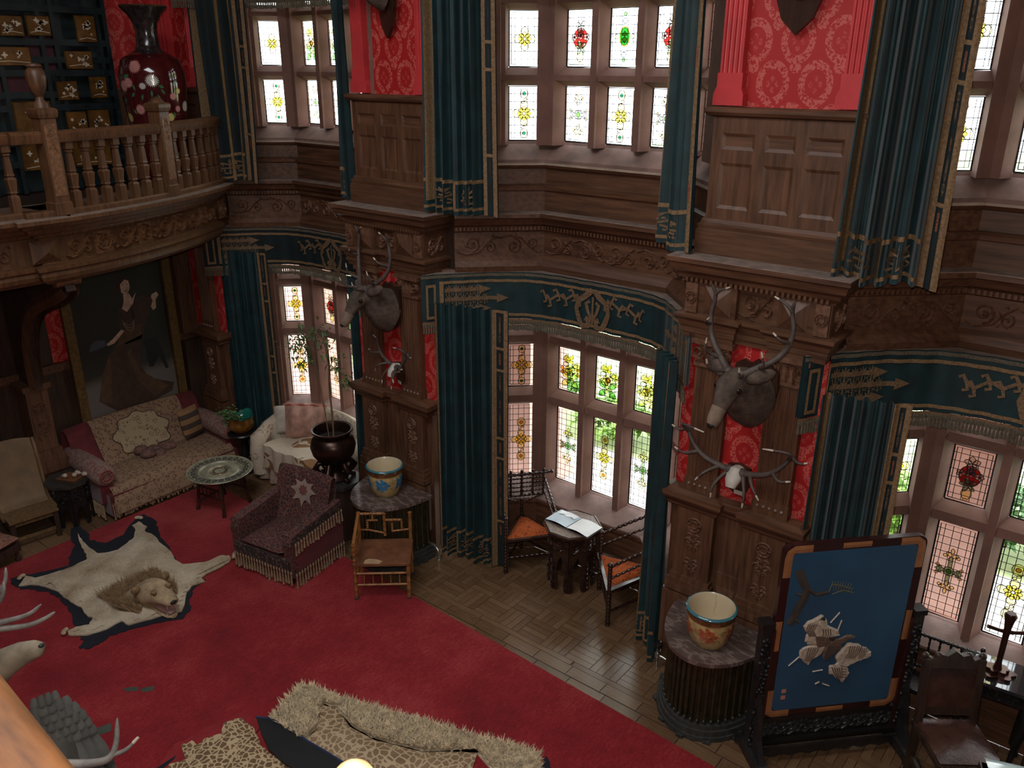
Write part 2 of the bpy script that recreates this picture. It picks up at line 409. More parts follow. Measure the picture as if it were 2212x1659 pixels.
for n, (x, y, lx, ly) in enumerate(cells):
    k = random.choice((0,1,2,2,1)); zz = -.0015*random.random()
    if n < 300: inst('parquet_block', plank_mesh(lx, ly, k), floor, (x, y, zz))
    else:
        small.k = k; small.pyr(Fr((x,y,zz),(1,0,0),(0,1,0)), -lx/2+.0016, -ly/2+.0016, lx/2-.0016, ly/2-.0016, -.006, .006, .985)
small.k = 1
tag(small.build('parquet_field', parq, floor), kind='stuff')
# unseen shell behind and above the camera
plas = plain('dim_plaster', (.32,.22,.17), .8)
cm = MB()
for x0, y0, x1, y1 in ((-9.6,-3.7,-5.6,6.9),(-1.6,-3.7,3.4,6.9),(-5.6,-3.7,-1.6,.1),(-5.6,2.3,-1.6,6.9)): cm.box(x0,y0,7.3,x1,y1,7.4)  # ceiling boxes leave an invented skylight opening for fill light from above
shell('ceiling', 'plaster ceiling high over the hall', 'ceiling', cm, plas)
shell('wall_back', 'dark panelled wall behind the viewer', 'wall', MB().box(-9.6,-3.75,0,3.4,-3.6,7.3), oakd)
shell('wall_right', 'dark panelled wall at the near end', 'wall', MB().box(3.3,-3.7,0,3.45,6.9,7.3), oakd)
# ---------------------------------------------------------------- carved relief helper
def relief(mb, fr, a0, b0, w, h, c, unit=None, d=.016):
    if h > w*1.3: fr = Fr(fr.p(a0,b0,0), fr.v, fr.u, fr.n); a0 = b0 = 0.0; w, h = h, w; unit = None
    unit = unit or h*1.55; n = max(1, int(round(w/unit))); un = w/n
    for i in range(n):
        x = a0+un*i; s = 1 if i % 2 == 0 else -1; cy = b0+h/2
        mb.ribbon(fr, spiral(x+un*.33, cy+s*h*.06, h*.36, 1.6, -pi/2*s, 16, s), h*.085, c, d)
        mb.ribbon(fr, spiral(x+un*.76, cy-s*h*.1, h*.26, 1.4, pi/2*s, 13, -s), h*.075, c, d)
        mb.ribbon(fr, [(x, cy-s*h*.3), (x+un*.2, cy-s*h*.42), (x+un*.5, cy-s*h*.3), (x+un*.7, cy+s*h*.1), (x+un*.9, cy+s*h*.38), (x+un, cy+s*h*.3)], h*.08, c, d)
        for q in range(5):
            g = random.random()*6.28; px, py = x+un*(.1+.8*random.random()), b0+h*(.12+.76*random.random())
            mb.ribbon(fr, [(px, py), (px+cos(g)*h*.09, py+sin(g)*h*.09), (px+cos(g+.5)*h*.19, py+sin(g+.5)*h*.19)], [h*.02, h*.1, h*.01], c, d*.9)
        for q in range(2):
            mb.add([fr.p(x+un*(.33+.43*q)+h*.05*cos(t*pi/3), cy+h*.05*sin(t*pi/3), c) for t in range(6)]+[fr.p(x+un*(.33+.43*q), cy, c+d*1.2)], [(t,(t+1)%6,6) for t in range(6)])
def rosette(mb, fr, a, b, r, c, d=.014):
    mb.ribbon(fr, arc(a, b, r, 0, 2*pi, 16)[:-1], r*.22, c, d, closed=True)
    mb.ribbon(fr, arc(a, b, r*.55, 0, 2*pi, 12)[:-1], r*.16, c, d, closed=True)
    for k in range(8):
        g = k*pi/4; mb.ribbon(fr, [(a+r*.62*cos(g), b+r*.62*sin(g)), (a+r*.8*cos(g), b+r*.8*sin(g)), (a+r*.95*cos(g), b+r*.95*sin(g))], [r*.05,r*.2,r*.05], c, d)
# ---------------------------------------------------------------- stained glass pane kit
PW = .275
def panekit(kind, h, w=PW):
    fr = Fr((-w/2, 0, 0), (1,0,0), (0,0,1), (0,-1,0)); LD = MB(); G = MB(); gm = [glass_y, glass_p, glass_g, glass_l, glass_r, glass_t, glass_o, glass_w, glass_b, glass_s, lead]
    def pol(k, pts, c=.002): G.k = k; G.poly(fr, pts, c); LD.ribbon(fr, pts, .0055, .0045, closed=True)
    def lobes(k, a, b, r, n, ln, wd, rot=0., k2=None):
        for i in range(n):
            g = rot+2*pi*i/n; p = []
            for t, q in ((.0,.0),(.3,.8),(.6,1.),(.85,.6),(1.,.0),(.85,-.6),(.6,-1.),(.3,-.8)):
                u, v = r+ln*t, wd*q; p.append((a+u*cos(g)-v*sin(g), b+u*sin(g)+v*cos(g)))
            pol(k if (k2 is None or i % 2 == 0) else k2, p)
    def circ(k, a, b, r, rb=None, c=.002, n=14): pol(k, arc(a, b, r, 0, 2*pi, n, rb)[:-1], c)
    cx, cy = w/2, h/2
    # border and quarry grid
    for e, t in ((.005,.014),(.024,.007)):
        LD.ribbon(fr, [(e,e),(w-e,e),(w-e,h-e),(e,h-e),(e,e)], t, .004)
    for i in range(1, 5): LD.ribbon(fr, [(w*i/5,.02),(w*i/5,h-.02)], .005, .0035)
    nn = int(round(h/.062))
    for i in range(1, nn): LD.ribbon(fr, [(.005,h*i/nn),(w-.005,h*i/nn)], .005, .0035)
    if kind == 'flower':
        dv = .185 if h > .6 else .165; rr = .042 if h > .6 else .034
        circ(1, cx, cy+dv, rr, rr*1.15); circ(1, cx, cy-dv, rr, rr*1.15)
        circ(6 if h > .6 else 5, cx, cy+dv, rr*.42, c=.003); circ(6 if h > .6 else 5, cx, cy-dv, rr*.42, c=.003)
        lobes(1, cx, cy, .03, 4, .075, .036); lobes(0, cx, cy, .012, 8, .05, .017); circ(7, cx, cy, .013, c=.003)
        for s in (1,-1): lobes(1, cx, cy+s*(dv-.06), .0, 2, .03, .012, pi/4)
    elif kind == 'star':
        lobes(1, cx, cy, .02, 4, .075, .034, 0); lobes(0, cx, cy, .012, 8, .045, .016); circ(7, cx, cy, .013, c=.003)
    elif kind == 'cross':
        k1, k2 = (9, 1) if h > .6 else (7, 1)
        for s in (1,-1):
            pol(k1, [(cx-.014,cy+s*.03),(cx+.014,cy+s*.03),(cx+.012,cy+s*.12),(cx-.012,cy+s*.12)])
            lobes(k2, cx, cy+s*.125, .0, 3, .05, .016, pi/2*s-pi/2.6 if s > 0 else -pi/2-pi/2.6)
            circ(k2, cx-.045, cy+s*.125, .013); circ(k2, cx+.045, cy+s*.125, .013); lobes(k2, cx, cy+s*.14, 0, 1, .055, .013, s*pi/2)
            pol(k1, [(cx+s*.03,cy-.012),(cx+s*.03,cy+.012),(cx+s*.07,cy+.02),(cx+s*.1,cy+.0),(cx+s*.07,cy-.02)])
            for q in (1,-1): circ(k2, cx+s*.082, cy+q*.034, .012); circ(k1, cx+s*.06, cy+q*.016, .012)
        circ(k1, cx, cy, .04, .036); circ(2, cx, cy, .02, .022, c=.003)
    elif kind == 'urn':
        circ(4, cx, cy+.0, .072, .08, n=18)
        for i in range(3):
            pol(7, [(cx-.025+.02*i,cy+.07),(cx-.010+.02*i,cy+.07),(cx-.008+.014*i,cy+.01),(cx-.018+.014*i,cy+.01)], .003)
        for dx, dy in ((-.062,.01),(0,.02),(.062,.01)): lobes(7, cx+dx, cy+dy, .004, 5, .026, .012); circ(1, cx+dx, cy+dy, .007, c=.004)
        lobes(9, cx, cy-.07, .0, 5, .06, .014, pi/2-1.0); lobes(7, cx, cy+.10, .0, 5, .055, .02, pi/2-1.1)
        pol(9, [(cx-.02,cy-.07),(cx+.02,cy-.07),(cx+.02,cy-.03),(cx-.02,cy-.03)], .003)
        pol(1, [(cx-.03,cy-.11),(cx+.03,cy-.11),(cx+.036,cy-.145),(cx+.016,cy-.18),(cx-.016,cy-.18),(cx-.036,cy-.145)], .003)
        pol(1, [(cx-.022,cy-.195),(cx+.022,cy-.195),(cx+.008,cy-.178),(cx-.008,cy-.178)], .003)
    elif kind == 'oval':
        circ(0, cx, cy+.01, .05, .075, n=18); circ(5, cx, cy+.01, .042, .066, c=.003, n=18)
        pol(6, [(cx-.03,cy+.02),(cx,cy+.05),(cx+.03,cy+.02),(cx,cy+.012)], .004); pol(6, [(cx-.03,cy-.01),(cx,cy+.008),(cx+.03,cy-.01),(cx,cy-.04)], .004)
        for s in (1,-1):
            circ(1, cx+s*.075, cy+.01, .018); circ(2, cx, cy+s*.17+.005, .014); circ(8, cx, cy+s*.125, .022, .02)
        LD.ribbon(fr, arc(cx, cy+.01, .092, 0, 2*pi, 20, .12)[:-1], .003, .004, closed=True)
    elif kind[:4] == 'leaf':
        k1, k2, k3 = {'leaf1': (3,3,6), 'leaf2': (3,1,6), 'leaf3': (1,3,0)}[kind]
        for s in (1,-1):
            lobes(k1, cx, cy+.045, .03, 3, .085, .034, pi/2+s*.95-.5); circ(7, cx+s*.05, cy+.055, .03, .024)
            lobes(k1 if kind != 'leaf2' else 2, cx, cy-.09, .01, 2, .11, .03, -pi/2+s*.9); lobes(k3 if kind == 'leaf1' else k2, cx+s*.09, cy-.01, .0, 2, .04, .024, pi/2)
        lobes(k2, cx, cy+.0, .01, 7, .05, .024, pi/2); circ(6, cx, cy, .012 if kind != 'leaf2' else .026, c=.003); circ(k2, cx, cy, .022, c=.0025)
        lobes(0, cx, cy+.11, .0, 3, .05, .018, pi/2-.6); lobes(k1, cx, cy-.09, .0, 3, .05, .02, -pi/2-.6)
        for s in (1,-1): LD.ribbon(fr, smooth_pts([(cx+s*.01,cy-h*.46),(cx+s*.03,cy-.12),(cx+s*.11,cy-.08)]), .006, .004)
    cl = MB(); cl.poly(fr, [(0,0),(w,0),(w,h),(0,h)])
    G.k = 10
    return cl.mesh('pane', glass_clear), LD.mesh('lead_cames', lead), G.mesh('stained_motif', gm)
KITS = {}
def put_pane(parent, kind, h, loc, rz):
    key = (kind, round(h,3))
    if key not in KITS: KITS[key] = panekit(kind, h)
    a, b, c = KITS[key]
    p = inst('pane', a, parent, loc, (0,0,rz)); inst('lead_cames', b, p)
    if kind != 'plain': inst('stained_motif', c, p)
    return p
LOWROWS = ((.69,1.483),(1.657,2.10),(2.27,2.66)); UPROWS = ((3.977,4.434),(4.582,5.033),(5.18,5.63))
LAYOUT = {  # per bay, per storey, per row: left side, three centre lights, right side
 (0,0): (('flower','cross','flower','cross','flower'),('flower','urn','oval','urn','flower'),('star',)*5),
 (0,1): (('flower','cross','flower','cross','flower'),('star','leaf2','leaf2','leaf2','star'),('star','leaf3','urn','star','star')),
 (1,0): (('flower','cross','flower','cross','flower'),('flower','leaf1','leaf2','leaf3','flower'),('star',)*5),
 (1,1): (('flower','cross','flower','cross','flower'),('star','urn','oval','urn','star'),('star',)*5),
 (2,0): (('flower','cross','flower','cross','flower'),('flower','urn','oval','urn','flower'),('star',)*5),
 (2,1): (('flower','cross','flower','cross','flower'),('star','urn','oval','urn','star'),('star',)*5)}
WORDS = ('far', 'middle', 'near'); FL = ('lower', 'upper')
r2 = sqrt(.5)
def bay(b):
    wc = WC[b]; inner = [(wc-1.25,5.5),(wc-.668,6.08),(wc+.668,6.08),(wc+1.25,5.5)]
    w = thing('bay_wall', 'panelled oak wall of the %s window bay with carved frieze' % WORDS[b], 'wall', kind='structure')
    MB().sweep([(.16,0),(.16,.1),(.14,.11),(.14,.5),(.165,.52),(.165,.555)], inner, caps=False).build('dado', oakh, w)
    MB().sweep([(.17,.555),(.17,.575),(-.10,.672),(-.13,.69)], inner, caps=False).build('stone_sill', stoned, w)
    MB().sweep([(-.02,2.66),(.0,2.82),(.07,2.84),(.085,2.9),(.05,2.945),(.02,2.975),(.02,3.2),(.045,3.215),(.06,3.26),(.09,3.275),(.125,3.33),(.16,3.345),(.16,3.38)], inner, caps=False).build('cornice', oakh, w)
    MB().sweep([(.16,3.38),(.16,3.386),(-.1,3.386)], inner, caps=False).build('ledge', dust, w)
    MB().sweep([(.03,3.386),(.03,3.56),(.055,3.57),(.06,3.6),(.03,3.615),(.0,3.62),(0,3.75),(.03,3.76),(.05,3.785)], inner, caps=False).build('parapet_band', oakh, w)
    MB().sweep([(.05,3.785),(.045,3.802),(.0,3.805)], inner, caps=False).build('light_rail', plain('pale_worn_rail_%d' % b, (.33,.24,.18), .6), w)
    MB().sweep([(.03,3.80),(.03,3.83),(-.115,3.95),(-.13,3.977)], inner, caps=False).build('upper_stone_sill', stoned, w)
    MB().sweep([(0,5.63),(0,7.3)], inner, caps=False).build('upper_wall', paper, w)
    for sg in (-1,1): MB().box(wc+sg*1.235,5.5,0,wc+sg*1.62,5.56,7.3).build('return_board', oakd, w)
    MB().sweep([(-.16,2.66),(-.16,3.98)], inner, caps=False).build('outer_wall', stone, w)
    segs = [(inner[i], inner[i+1]) for i in range(3)]
    for i, (p, q) in enumerate(segs):
        if i == 2 and b != 1: pass
        d = (Vector(q)-Vector(p)); ln = d.length; d.normalize(); n = Vector((d.y,-d.x,0))
        fr = Fr((p[0],p[1],0)+n*.0 if False else Vector((p[0],p[1],0)), (d.x,d.y,0), (0,0,1), n)
        mb = MB(); relief(mb, fr, .03, 2.985, ln-.06, .2, .021, .34); mb.build('frieze_carving', carve_m, w)
        mb = MB()
        for k in range(int(ln/.035)): mb.obox(fr, .01+k*.035, 3.222, .04, .028+k*.035, 3.255, .075)
        mb.build('dentil_row', oakh, w)
    for s, rows in ((0, LOWROWS), (1, UPROWS)):
        wn = thing('window_%d' % (1+b*2+s), '%s stone mullioned window of the %s bay with stained glass lights' % (FL[s], WORDS[b]), 'window', kind='structure')
        z0, z1 = rows[0][0]-(.14 if s == 0 else .03), rows[-1][1]+.2
        D = .118
        cen = Fr((wc, YG, 0), (1,0,0), (0,0,1), (0,-1,0))
        lf = Fr((wc-.7175, YG, 0), (-r2,-r2,0), (0,0,1), (r2,-r2,0)); rf = Fr((wc+.7175, YG, 0), (r2,-r2,0), (0,0,1), (-r2,-r2,0))
        def mull(fr, u0, u1, name='mullion'):
            m = MB(); um = (u0+u1)/2; hw = abs(u1-u0)/2
            plan = Fr(fr.o, fr.u, fr.n, fr.v)
            m.prism(plan, [(um-hw,-.02),(um+hw,-.02),(um+hw,.012),(um+hw*.45,D*.8),(um+hw*.4,D),(um-hw*.4,D),(um-hw*.45,D*.8),(um-hw,.012)], z0, z1); m.build(name, stone, wn)
        def trans(fr, u0, u1):
            m = MB(); sec = Fr(fr.o, fr.v, fr.n, fr.u)
            for (a0, a1), (c0, c1) in zip(rows, rows[1:]):
                m.prism(sec, [(a1,-.02),(c0,-.02),(c0,.012),(c0-.06,D*.8),(a1+.045,D*.85),(a1,.012)], u0, u1)
            t = rows[-1][1]; m.prism(sec, [(t,-.02),(t+.2,-.02),(t+.2,D),(t+.05,D),(t,.012)], u0, u1)
            m.build('transom', stone, wn)
        mull(cen, -.2875, -.1375); mull(cen, .1375, .2875)
        trans(cen, -.62, .62); trans(lf, .06, .5); trans(rf, .06, .5)
        for sg in (-1, 1):       # corner posts and jambs
            X = lambda x: wc+sg*x
            pl = [(X(.5625),YG+.02),(X(.7175),YG+.02),(X(.7175+.1*r2),YG-.1*r2+.02),(X(.7175+.1*r2),YG-.1*r2),(X(.668+.065),6.08-.065),(X(.668),6.08),(X(.61),6.08),(X(.5625),YG-.01)]
            if sg > 0: pl = pl[::-1]
            MB().prism(Fr((0,0,0),(1,0,0),(0,1,0)), pl, z0, z1).build('corner_post', stone, wn)
            fr = lf if sg < 0 else rf; plan = Fr(fr.o, fr.u, fr.n, fr.v)
            MB().prism(plan, [(.375,-.02),(.99,-.02),(.99,D),(.455,D),(.44,D*.7),(.41,D*.7),(.375,.012)], z0, z1).build('jamb', stone, wn)
        rowsL = LAYOUT[(b, s)]
        for ri, (a0, a1) in enumerate(rows):
            ks = rowsL[ri]; h = a1-a0
            for ci, u in enumerate((-.425, 0, .425)): put_pane(wn, ks[1+ci], h, (wc+u, YG, a0), 0)
            q = .2375*r2
            put_pane(wn, ks[0], h, (wc-.7175-q, YG-q, a0), pi/4); put_pane(wn, ks[4], h, (wc+.7175+q, YG-q, a0), -pi/4)
for b in range(3): bay(b)
# ---------------------------------------------------------------- piers between the bays
def flutes(mb, x0, x1, y, z0, z1, n, dep=.006):
    "fluted shaft: plan polygon with scooped channels"
    pts = [(x0, y+.12)]
    w = (x1-x0); m = w*.06; cw = (w-2*m)/n
    pts.append((x0, y))
    for i in range(n):
        a = x0+m+cw*i
        pts += [(a+cw*.16, y), (a+cw*.3, y+dep*.8), (a+cw*.5, y+dep), (a+cw*.7, y+dep*.8), (a+cw*.84, y)]
    pts += [(x1, y), (x1, y+.12)]
    mb.prism(Fr((0,0,0),(1,0,0),(0,1,0)), pts, z0, z1)
PX = Fr((0,0,0),(1,0,0),(0,0,1),(0,-1,0))
def pier(c, label, top=True):
    t = thing('pier_wall', label, 'wall', (c, 5.3, 0), kind='structure')
    MB().box(-.505,.03,0,.505,.74,3.37).build('pier_core', oakd, t)
    MB().box(-.465,.06,3.37,.465,.74,4.34).build('upper_core', oakd, t); MB().box(-.43,.16,4.34,.43,.74,7.3).build('upper_core', oakd, t)
    # dado
    mb = MB(); mb.box(-.5,-.04,0,.5,.05,1.48)
    mb.build('dado_board', oak, t)
    for s in (-1, 1):
        mb = MB(); x = s*.275; mb.box(x-.15,-.1,.0,x+.15,.0,1.48)
        for k, (z, w) in enumerate(((.72,.2),(.79,.19),(.84,.178),(.88,.166))): mb.box(x-w,-.1-(w-.14)*.9,z-.5 if k == 0 else z-.05,x+w,.0,z)
        p = mb.build('pedestal', oak, t)
        cm = MB(); F2 = Fr((x,-.1,0),(1,0,0),(0,0,1),(0,-1,0))
        rosette(cm, F2, 0, 1.34, .055, 0, .012)
        for k, (z, r) in enumerate(((1.24,.05),(1.19,.065),(1.14,.04),(1.02,.05),(.98,.06),(.94,.035))):
            for sg in (-1,1): cm.ribbon(F2, spiral(sg*r*.55, z, r*.5, 1.2, 0 if sg > 0 else pi, 10, sg), r*.2, 0, .012)
            cm.ribbon(F2, [(0,z+.03),(0,z),(0,z-.03)], [.004,.03,.004], 0, .014)
        cm.build('carved_pendant', carve_m, p)
    mb = MB(); mb.recess(PX, -.105,.98,.105,1.3,.041,-.02,.02); mb.pyr(PX, -.08,1.02,.08,1.27,.022,.014,.8); mb.build('dado_panel', oak, t)
    mb = MB(); mb.pyr(PX, -.08,.3,.08,.86,.041,.014,.8); mb.build('lower_dado_panel', oak, t)
    path = [(-.5,.3),(-.5,-.1),(-.115,-.1),(-.115,-.045),(.115,-.045),(.115,-.1),(.5,-.1),(.5,.3)]
    MB().sweep([(0,1.46),(.015,1.475),(.02,1.5),(.045,1.53),(.055,1.55),(.055,1.59),(.0,1.61),(-.08,1.61)], path).build('dado_ledge', oakh, t)
    MB().box(-.155,-.015,1.6,.155,.05,2.84).build('wallpaper_panel', paper, t)
    for s in (-1, 1):
        MB().box(s*.395,.0,1.6,s*.51,.05,2.84).build('wallpaper_strip', paper, t)
        mb = MB(); x0, x1 = (s*.27-.125, s*.27+.125)
        flutes(mb, x0, x1, -.07, 1.72, 2.6, 8)
        mb.box(x0-.008,-.082,1.61,x1+.008,.05,1.70); mb.box(x0-.004,-.076,1.70,x1+.004,.05,1.72)
        p = mb.build('pilaster', oak, t)
        bm = MB()
        for k in range(5): bm.ell((x0+.035+k*.045,-.082,1.668), .012, 8, 4)
        bm.build('bead_row', dust, p, 60)
        cp = MB(); cp.box(x0-.012,-.085,2.6,x1+.012,.05,2.625); cp.box(x0+.01,-.075,2.625,x1-.01,.05,2.77); cp.box(x0-.03,-.11,2.77,x1+.03,.05,2.805)
        F2 = Fr((s*.27,-.078,0),(1,0,0),(0,0,1),(0,-1,0))
        for q in (-1,1):
            cp.ribbon(F2, spiral(q*.1, 2.705, .062, 1.8, pi/2, 20, q), .017, 0, .03)
        cp.ribbon(F2, [(-.1,2.765),(0,2.745),(.1,2.765)], .018, 0, .02)
        for q in (-.05,0,.05): cp.ribbon(F2, [(q,2.63),(q,2.68),(q,2.74)], [.01,.036,.008], 0, .022)
        cp.build('capital', carve_m, t)
    # entablature
    ep = [(-.51,.3),(-.51,-.09),(-.13,-.09),(-.13,-.04),(.13,-.04),(.13,-.09),(.51,-.09),(.51,.3)]
    MB().sweep([(0,2.805),(0,2.84),(.012,2.845),(.012,2.885),(.02,2.89),(.03,2.93),(.055,2.955),(.055,2.975),(.0,2.985),(0,3.2),(.0,3.22)], ep).build('architrave', oakh, t)
    for s in (-1, 1):
        mb = MB(); F2 = Fr((s*.265,-.09,0),(1,0,0),(0,0,1),(0,-1,0)); mb.pyr(F2,-.1,2.995,.1,3.19,.002,.05,.02); mb.build('diamond_block', oak, t)
        mb = MB(); F3 = Fr((s*.455,-.09,0),(1,0,0),(0,0,1),(0,-1,0)); mb.obox(F3,-.045,2.99,0,.045,3.2,.02); rosette(mb, F3, 0, 3.1, .04, .02); mb.build('corner_console', carve_m, t)
        F4 = Fr((s*.51,0,0),(0,s,0) if s > 0 else (0,-1,0),(0,0,1),(s,0,0)); mb = MB()
        if s > 0: relief(mb, Fr((.51,-.05,0),(0,1,0),(0,0,1),(1,0,0)), 0,2.995,.2,.19,.001,.18)
        else: relief(mb, Fr((-.51,.15,0),(0,-1,0),(0,0,1),(-1,0,0)), 0,2.995,.2,.19,.001,.18)
        mb.build('side_carving', carve_m, t)
    mb = MB(); relief(mb, Fr((0,-.04,0),(1,0,0),(0,0,1),(0,-1,0)), -.125, 2.995, .25, .195, .001, .25, .022); mb.build('frieze_carving', carve_m, t)
    cpth = [(-.51,.3),(-.51,-.075),(.51,-.075),(.51,.3)]
    MB().sweep([(.015,3.2),(.02,3.215),(.045,3.24),(.05,3.265),(.085,3.29),(.1,3.34),(.115,3.35),(.115,3.381)], cpth).build('cornice', oakh, t)
    mb = MB()
    for k in range(28): mb.box(-.5+k*.036,-.125,3.21,-.482+k*.036,-.08,3.238)
    mb.build('dentil_row', oakh, t)
    MB().sweep([(.115,3.381),(.115,3.386),(-.3,3.386)], cpth).build('dusty_shelf', dust, t)
    # upper pedestal
    pp = [(-.52,.7),(-.52,.0),(.52,.0),(.52,.7)]
    MB().sweep([(0,3.386),(0,3.54),(.0,3.55),(-.012,3.56),(-.005,3.585),(-.022,3.6),(-.03,3.625),(-.045,3.635)], pp).build('plinth', oakh, t)
    MB().box(-.47,.055,3.62,.47,.74,4.29).build('pedestal_body', oak, t)
    F5 = Fr((0,.055,0),(1,0,0),(0,0,1),(0,-1,0)); mb = MB()
    rails = [(-.47,3.62,.47,3.7),(-.47,4.0,.47,4.085),(-.47,4.19,.47,4.29)]
    for a0,b0,a1,b1 in rails: mb.obox(F5,a0,b0,0,a1,b1,.02)
    for a0, a1 in ((-.47,-.4),(-.17,-.1),(.1,.17),(.4,.47)): mb.obox(F5,a0,3.7,0,a1,4.0,.02); mb.obox(F5,a0,4.085,0,a1,4.19,.02)
    mb.build('panel_frame', oak, t)
    for a0, a1 in ((-.4,-.17),(-.1,.1),(.17,.4)):
        for b0, b1, sh in ((3.7,4.0,.0),(4.085,4.19,.0)):
            q = MB(); q.recess(F5,a0,b0,a1,b1,.02,-.012,.022); q.build('panel', oak if b0 < 4 else oakh, t)
    MB().sweep([(-.05,4.26),(-.045,4.29),(-.01,4.3),(.005,4.32),(.005,4.34),(-.01,4.352),(-.2,4.352)], pp).build('pedestal_cap', oakh, t)
    MB().box(-.44,.14,4.35,.44,.74,7.3).build('upper_wallpaper', paper, t)
    for s in (-1, 1):
        mb = MB(); x0, x1 = (s*.40-.075, s*.40+.075); flutes(mb, x0, x1, .075, 4.56, 7.3, 4, .016)
        mb.box(x0-.012,.07,4.47,x1+.012,.2,4.56); mb.prism(PX, [(x0-.012,4.47),(x1+.012,4.47),(x1+.03,4.43),(x1+.03,4.36),(x0-.03,4.36),(x0-.03,4.43)], -.2, -.062)
        mb.build('painted_pilaster', redpaint, t)
    return t
pier(-5.68, 'oak pier with red damask panel between the far and middle bays')
pier(-2.10, 'oak pier with red damask panel between the middle and near bays')
pier(-9.12, 'oak corner pier beside the end wall')
pier(1.39, 'oak pier beyond the near bay')
# ---------------------------------------------------------------- end wall
ew = thing('wall_left', 'dark panelled end wall below and behind the balcony', 'wall', kind='structure')
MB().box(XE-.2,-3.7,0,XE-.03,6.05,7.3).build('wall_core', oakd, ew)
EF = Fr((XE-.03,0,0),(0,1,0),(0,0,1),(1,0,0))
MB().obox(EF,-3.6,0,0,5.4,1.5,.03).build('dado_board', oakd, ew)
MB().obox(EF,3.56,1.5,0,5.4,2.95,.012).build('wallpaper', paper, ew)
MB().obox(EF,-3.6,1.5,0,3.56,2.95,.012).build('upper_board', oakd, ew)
MB().obox(EF,-3.6,3.386,0,5.4,4.34,.03).build('upper_dado', oak, ew)
MB().obox(EF,-3.6,4.34,0,5.4,7.3,.012).build('upper_wallpaper', paper, ew)
for k in range(6): MB().recess(EF, 5.0-k*.5-.45, 3.55, 5.0-k*.5, 4.2, .031, -.015, .03).build('panel', oak, ew)
MB().obox(EF,-3.6,1.46,0,5.4,1.55,.06).build('dado_rail', oakh, ew)
mb = MB(); mb.obox(EF,5.02,0,0,5.26,1.46,.16); mb.build('pilaster_pedestal', oakd, ew)
mb = MB(); pf = Fr((XE+.1,5.04,0),(0,1,0),(0,0,1),(1,0,0))
mb.box(XE-.03,5.04,1.55,XE+.1,5.24,2.7)
for k in range(6): mb.obox(pf,.012+k*.031,1.7,0,.03+k*.031,2.6,.012)
mb.build('pilaster', oak, ew)
mb = MB(); x0 = XE-.02
for k in range(3): mb.obox(Fr((XE+.02,5.24,0),(0,1,0),(0,0,1),(1,0,0)),.02+k*.045,4.5,0,.05+k*.045,7.3,.03)
mb.box(XE-.02,5.22,4.36,XE+.03,5.44,7.3); mb.build('painted_pilaster', redpaint, ew)
# bracket column left of the portrait, carrying the balcony
bk = thing('balcony_bracket', 'oak pilaster and curving bracket holding up the balcony beside the portrait', 'bracket', (XE, 3.22, 0))
mb = MB()
mb.box(0,-.15,0,.3,.15,.5)
for k, (z, w) in enumerate(((.5,.17),(.56,.16),(.62,.145),(.68,.13))): mb.box(0,-w,z,.2+w*.9,w,z+.06)
mb.build('base', oak, bk)
mb = MB(); mb.box(0,-.11,.74,.28,.11,1.42); mb.build('shaft', oak, bk)
mb = MB(); rosette(mb, Fr((.281,0,0),(0,1,0),(0,0,1),(1,0,0)), 0, 1.22, .06, 0); relief(mb, Fr((.281,-.08,0),(0,1,0),(0,0,1),(1,0,0)), 0, .85, .16, .25, 0, .16); mb.build('carved_pendant', carve_m, bk)
mb = MB(); mb.box(0,-.14,1.42,.32,.14,1.48); mb.build('ledge', oak, bk)
sp = smooth_pts([(.24,1.48),(.24,1.75),(.3,2.0),(.42,2.2),(.62,2.38),(.9,2.5),(1.2,2.6),(1.45,2.72)], 2)
mb = MB(); sd = Fr((0,0,0),(1,0,0),(0,0,1),(0,-1,0))
outer = [(a+.12, b-.03) for a, b in sp]; mb.prism(sd, outer+[(1.5,2.85),(0,2.85),(0,1.48)], -.045, .045)
mb.build('curved_brace', oakd, bk)
mb = MB(); mb.ribbon(sd, [(a+.1,b) for a,b in sp], .16, .05, .03); mb.ribbon(sd, [(a+.1,b) for a,b in sp], .16, -.05, -.03); mb.build('brace_moulding', oak, bk)
mb = MB(); mb.tube([(1.5,-.11,2.78),(1.5,.11,2.78)], .055, 14); mb.ribbon(Fr((1.5,.112,2.78),(1,0,0),(0,0,1),(0,1,0)), spiral(0,0,.05,1.6,0,16), .012, 0, .01); mb.build('volute', carve_l, bk, 40)
bk2 = dup(bk, (XE, 1.5, 0), None, 'oak bracket under the balcony, farther from the windows')
# arch spandrel left of bracket
# ---------------------------------------------------------------- balcony
BP = [(-7.55,-.6),(-7.55,2.9),(-7.48,2.9),(-7.48,3.2),(-7.50,3.4),(-7.555,3.7),(-7.65,4.05),(-7.78,4.4),(-7.93,4.72),(-8.1,5.02),(-8.28,5.28)]
BQ = BP[:3]+[tuple(q) for q in smooth_pts([Vector(p) for p in BP[3:]], 2)]
bl = thing('balcony', 'bowed oak balcony with carved frieze and turned balusters on the end wall', 'balcony', (-8.3, 3.3, 0))
bo = Vector((8.3,-3.3))
LQ = [(x+bo.x, y+bo.y) for x, y in BQ]
MB().sweep([(-.35,2.78),(-.12,2.79),(-.07,2.83),(-.055,2.87),(-.06,2.9),(-.035,2.92),(-.03,2.95),(-.1,2.965)], LQ).build('lower_cornice', oakl, bl)
MB().sweep([(-.1,2.965),(-.115,2.975),(-.115,3.19),(-.08,3.2)], LQ, caps=False).build('frieze_board', oakl, bl)
MB().sweep([(-.09,3.195),(-.06,3.205),(-.045,3.235),(.0,3.25),(.03,3.29),(.06,3.3),(.085,3.335),(.12,3.345),(.12,3.378)], LQ).build('upper_cornice', oakl, bl)
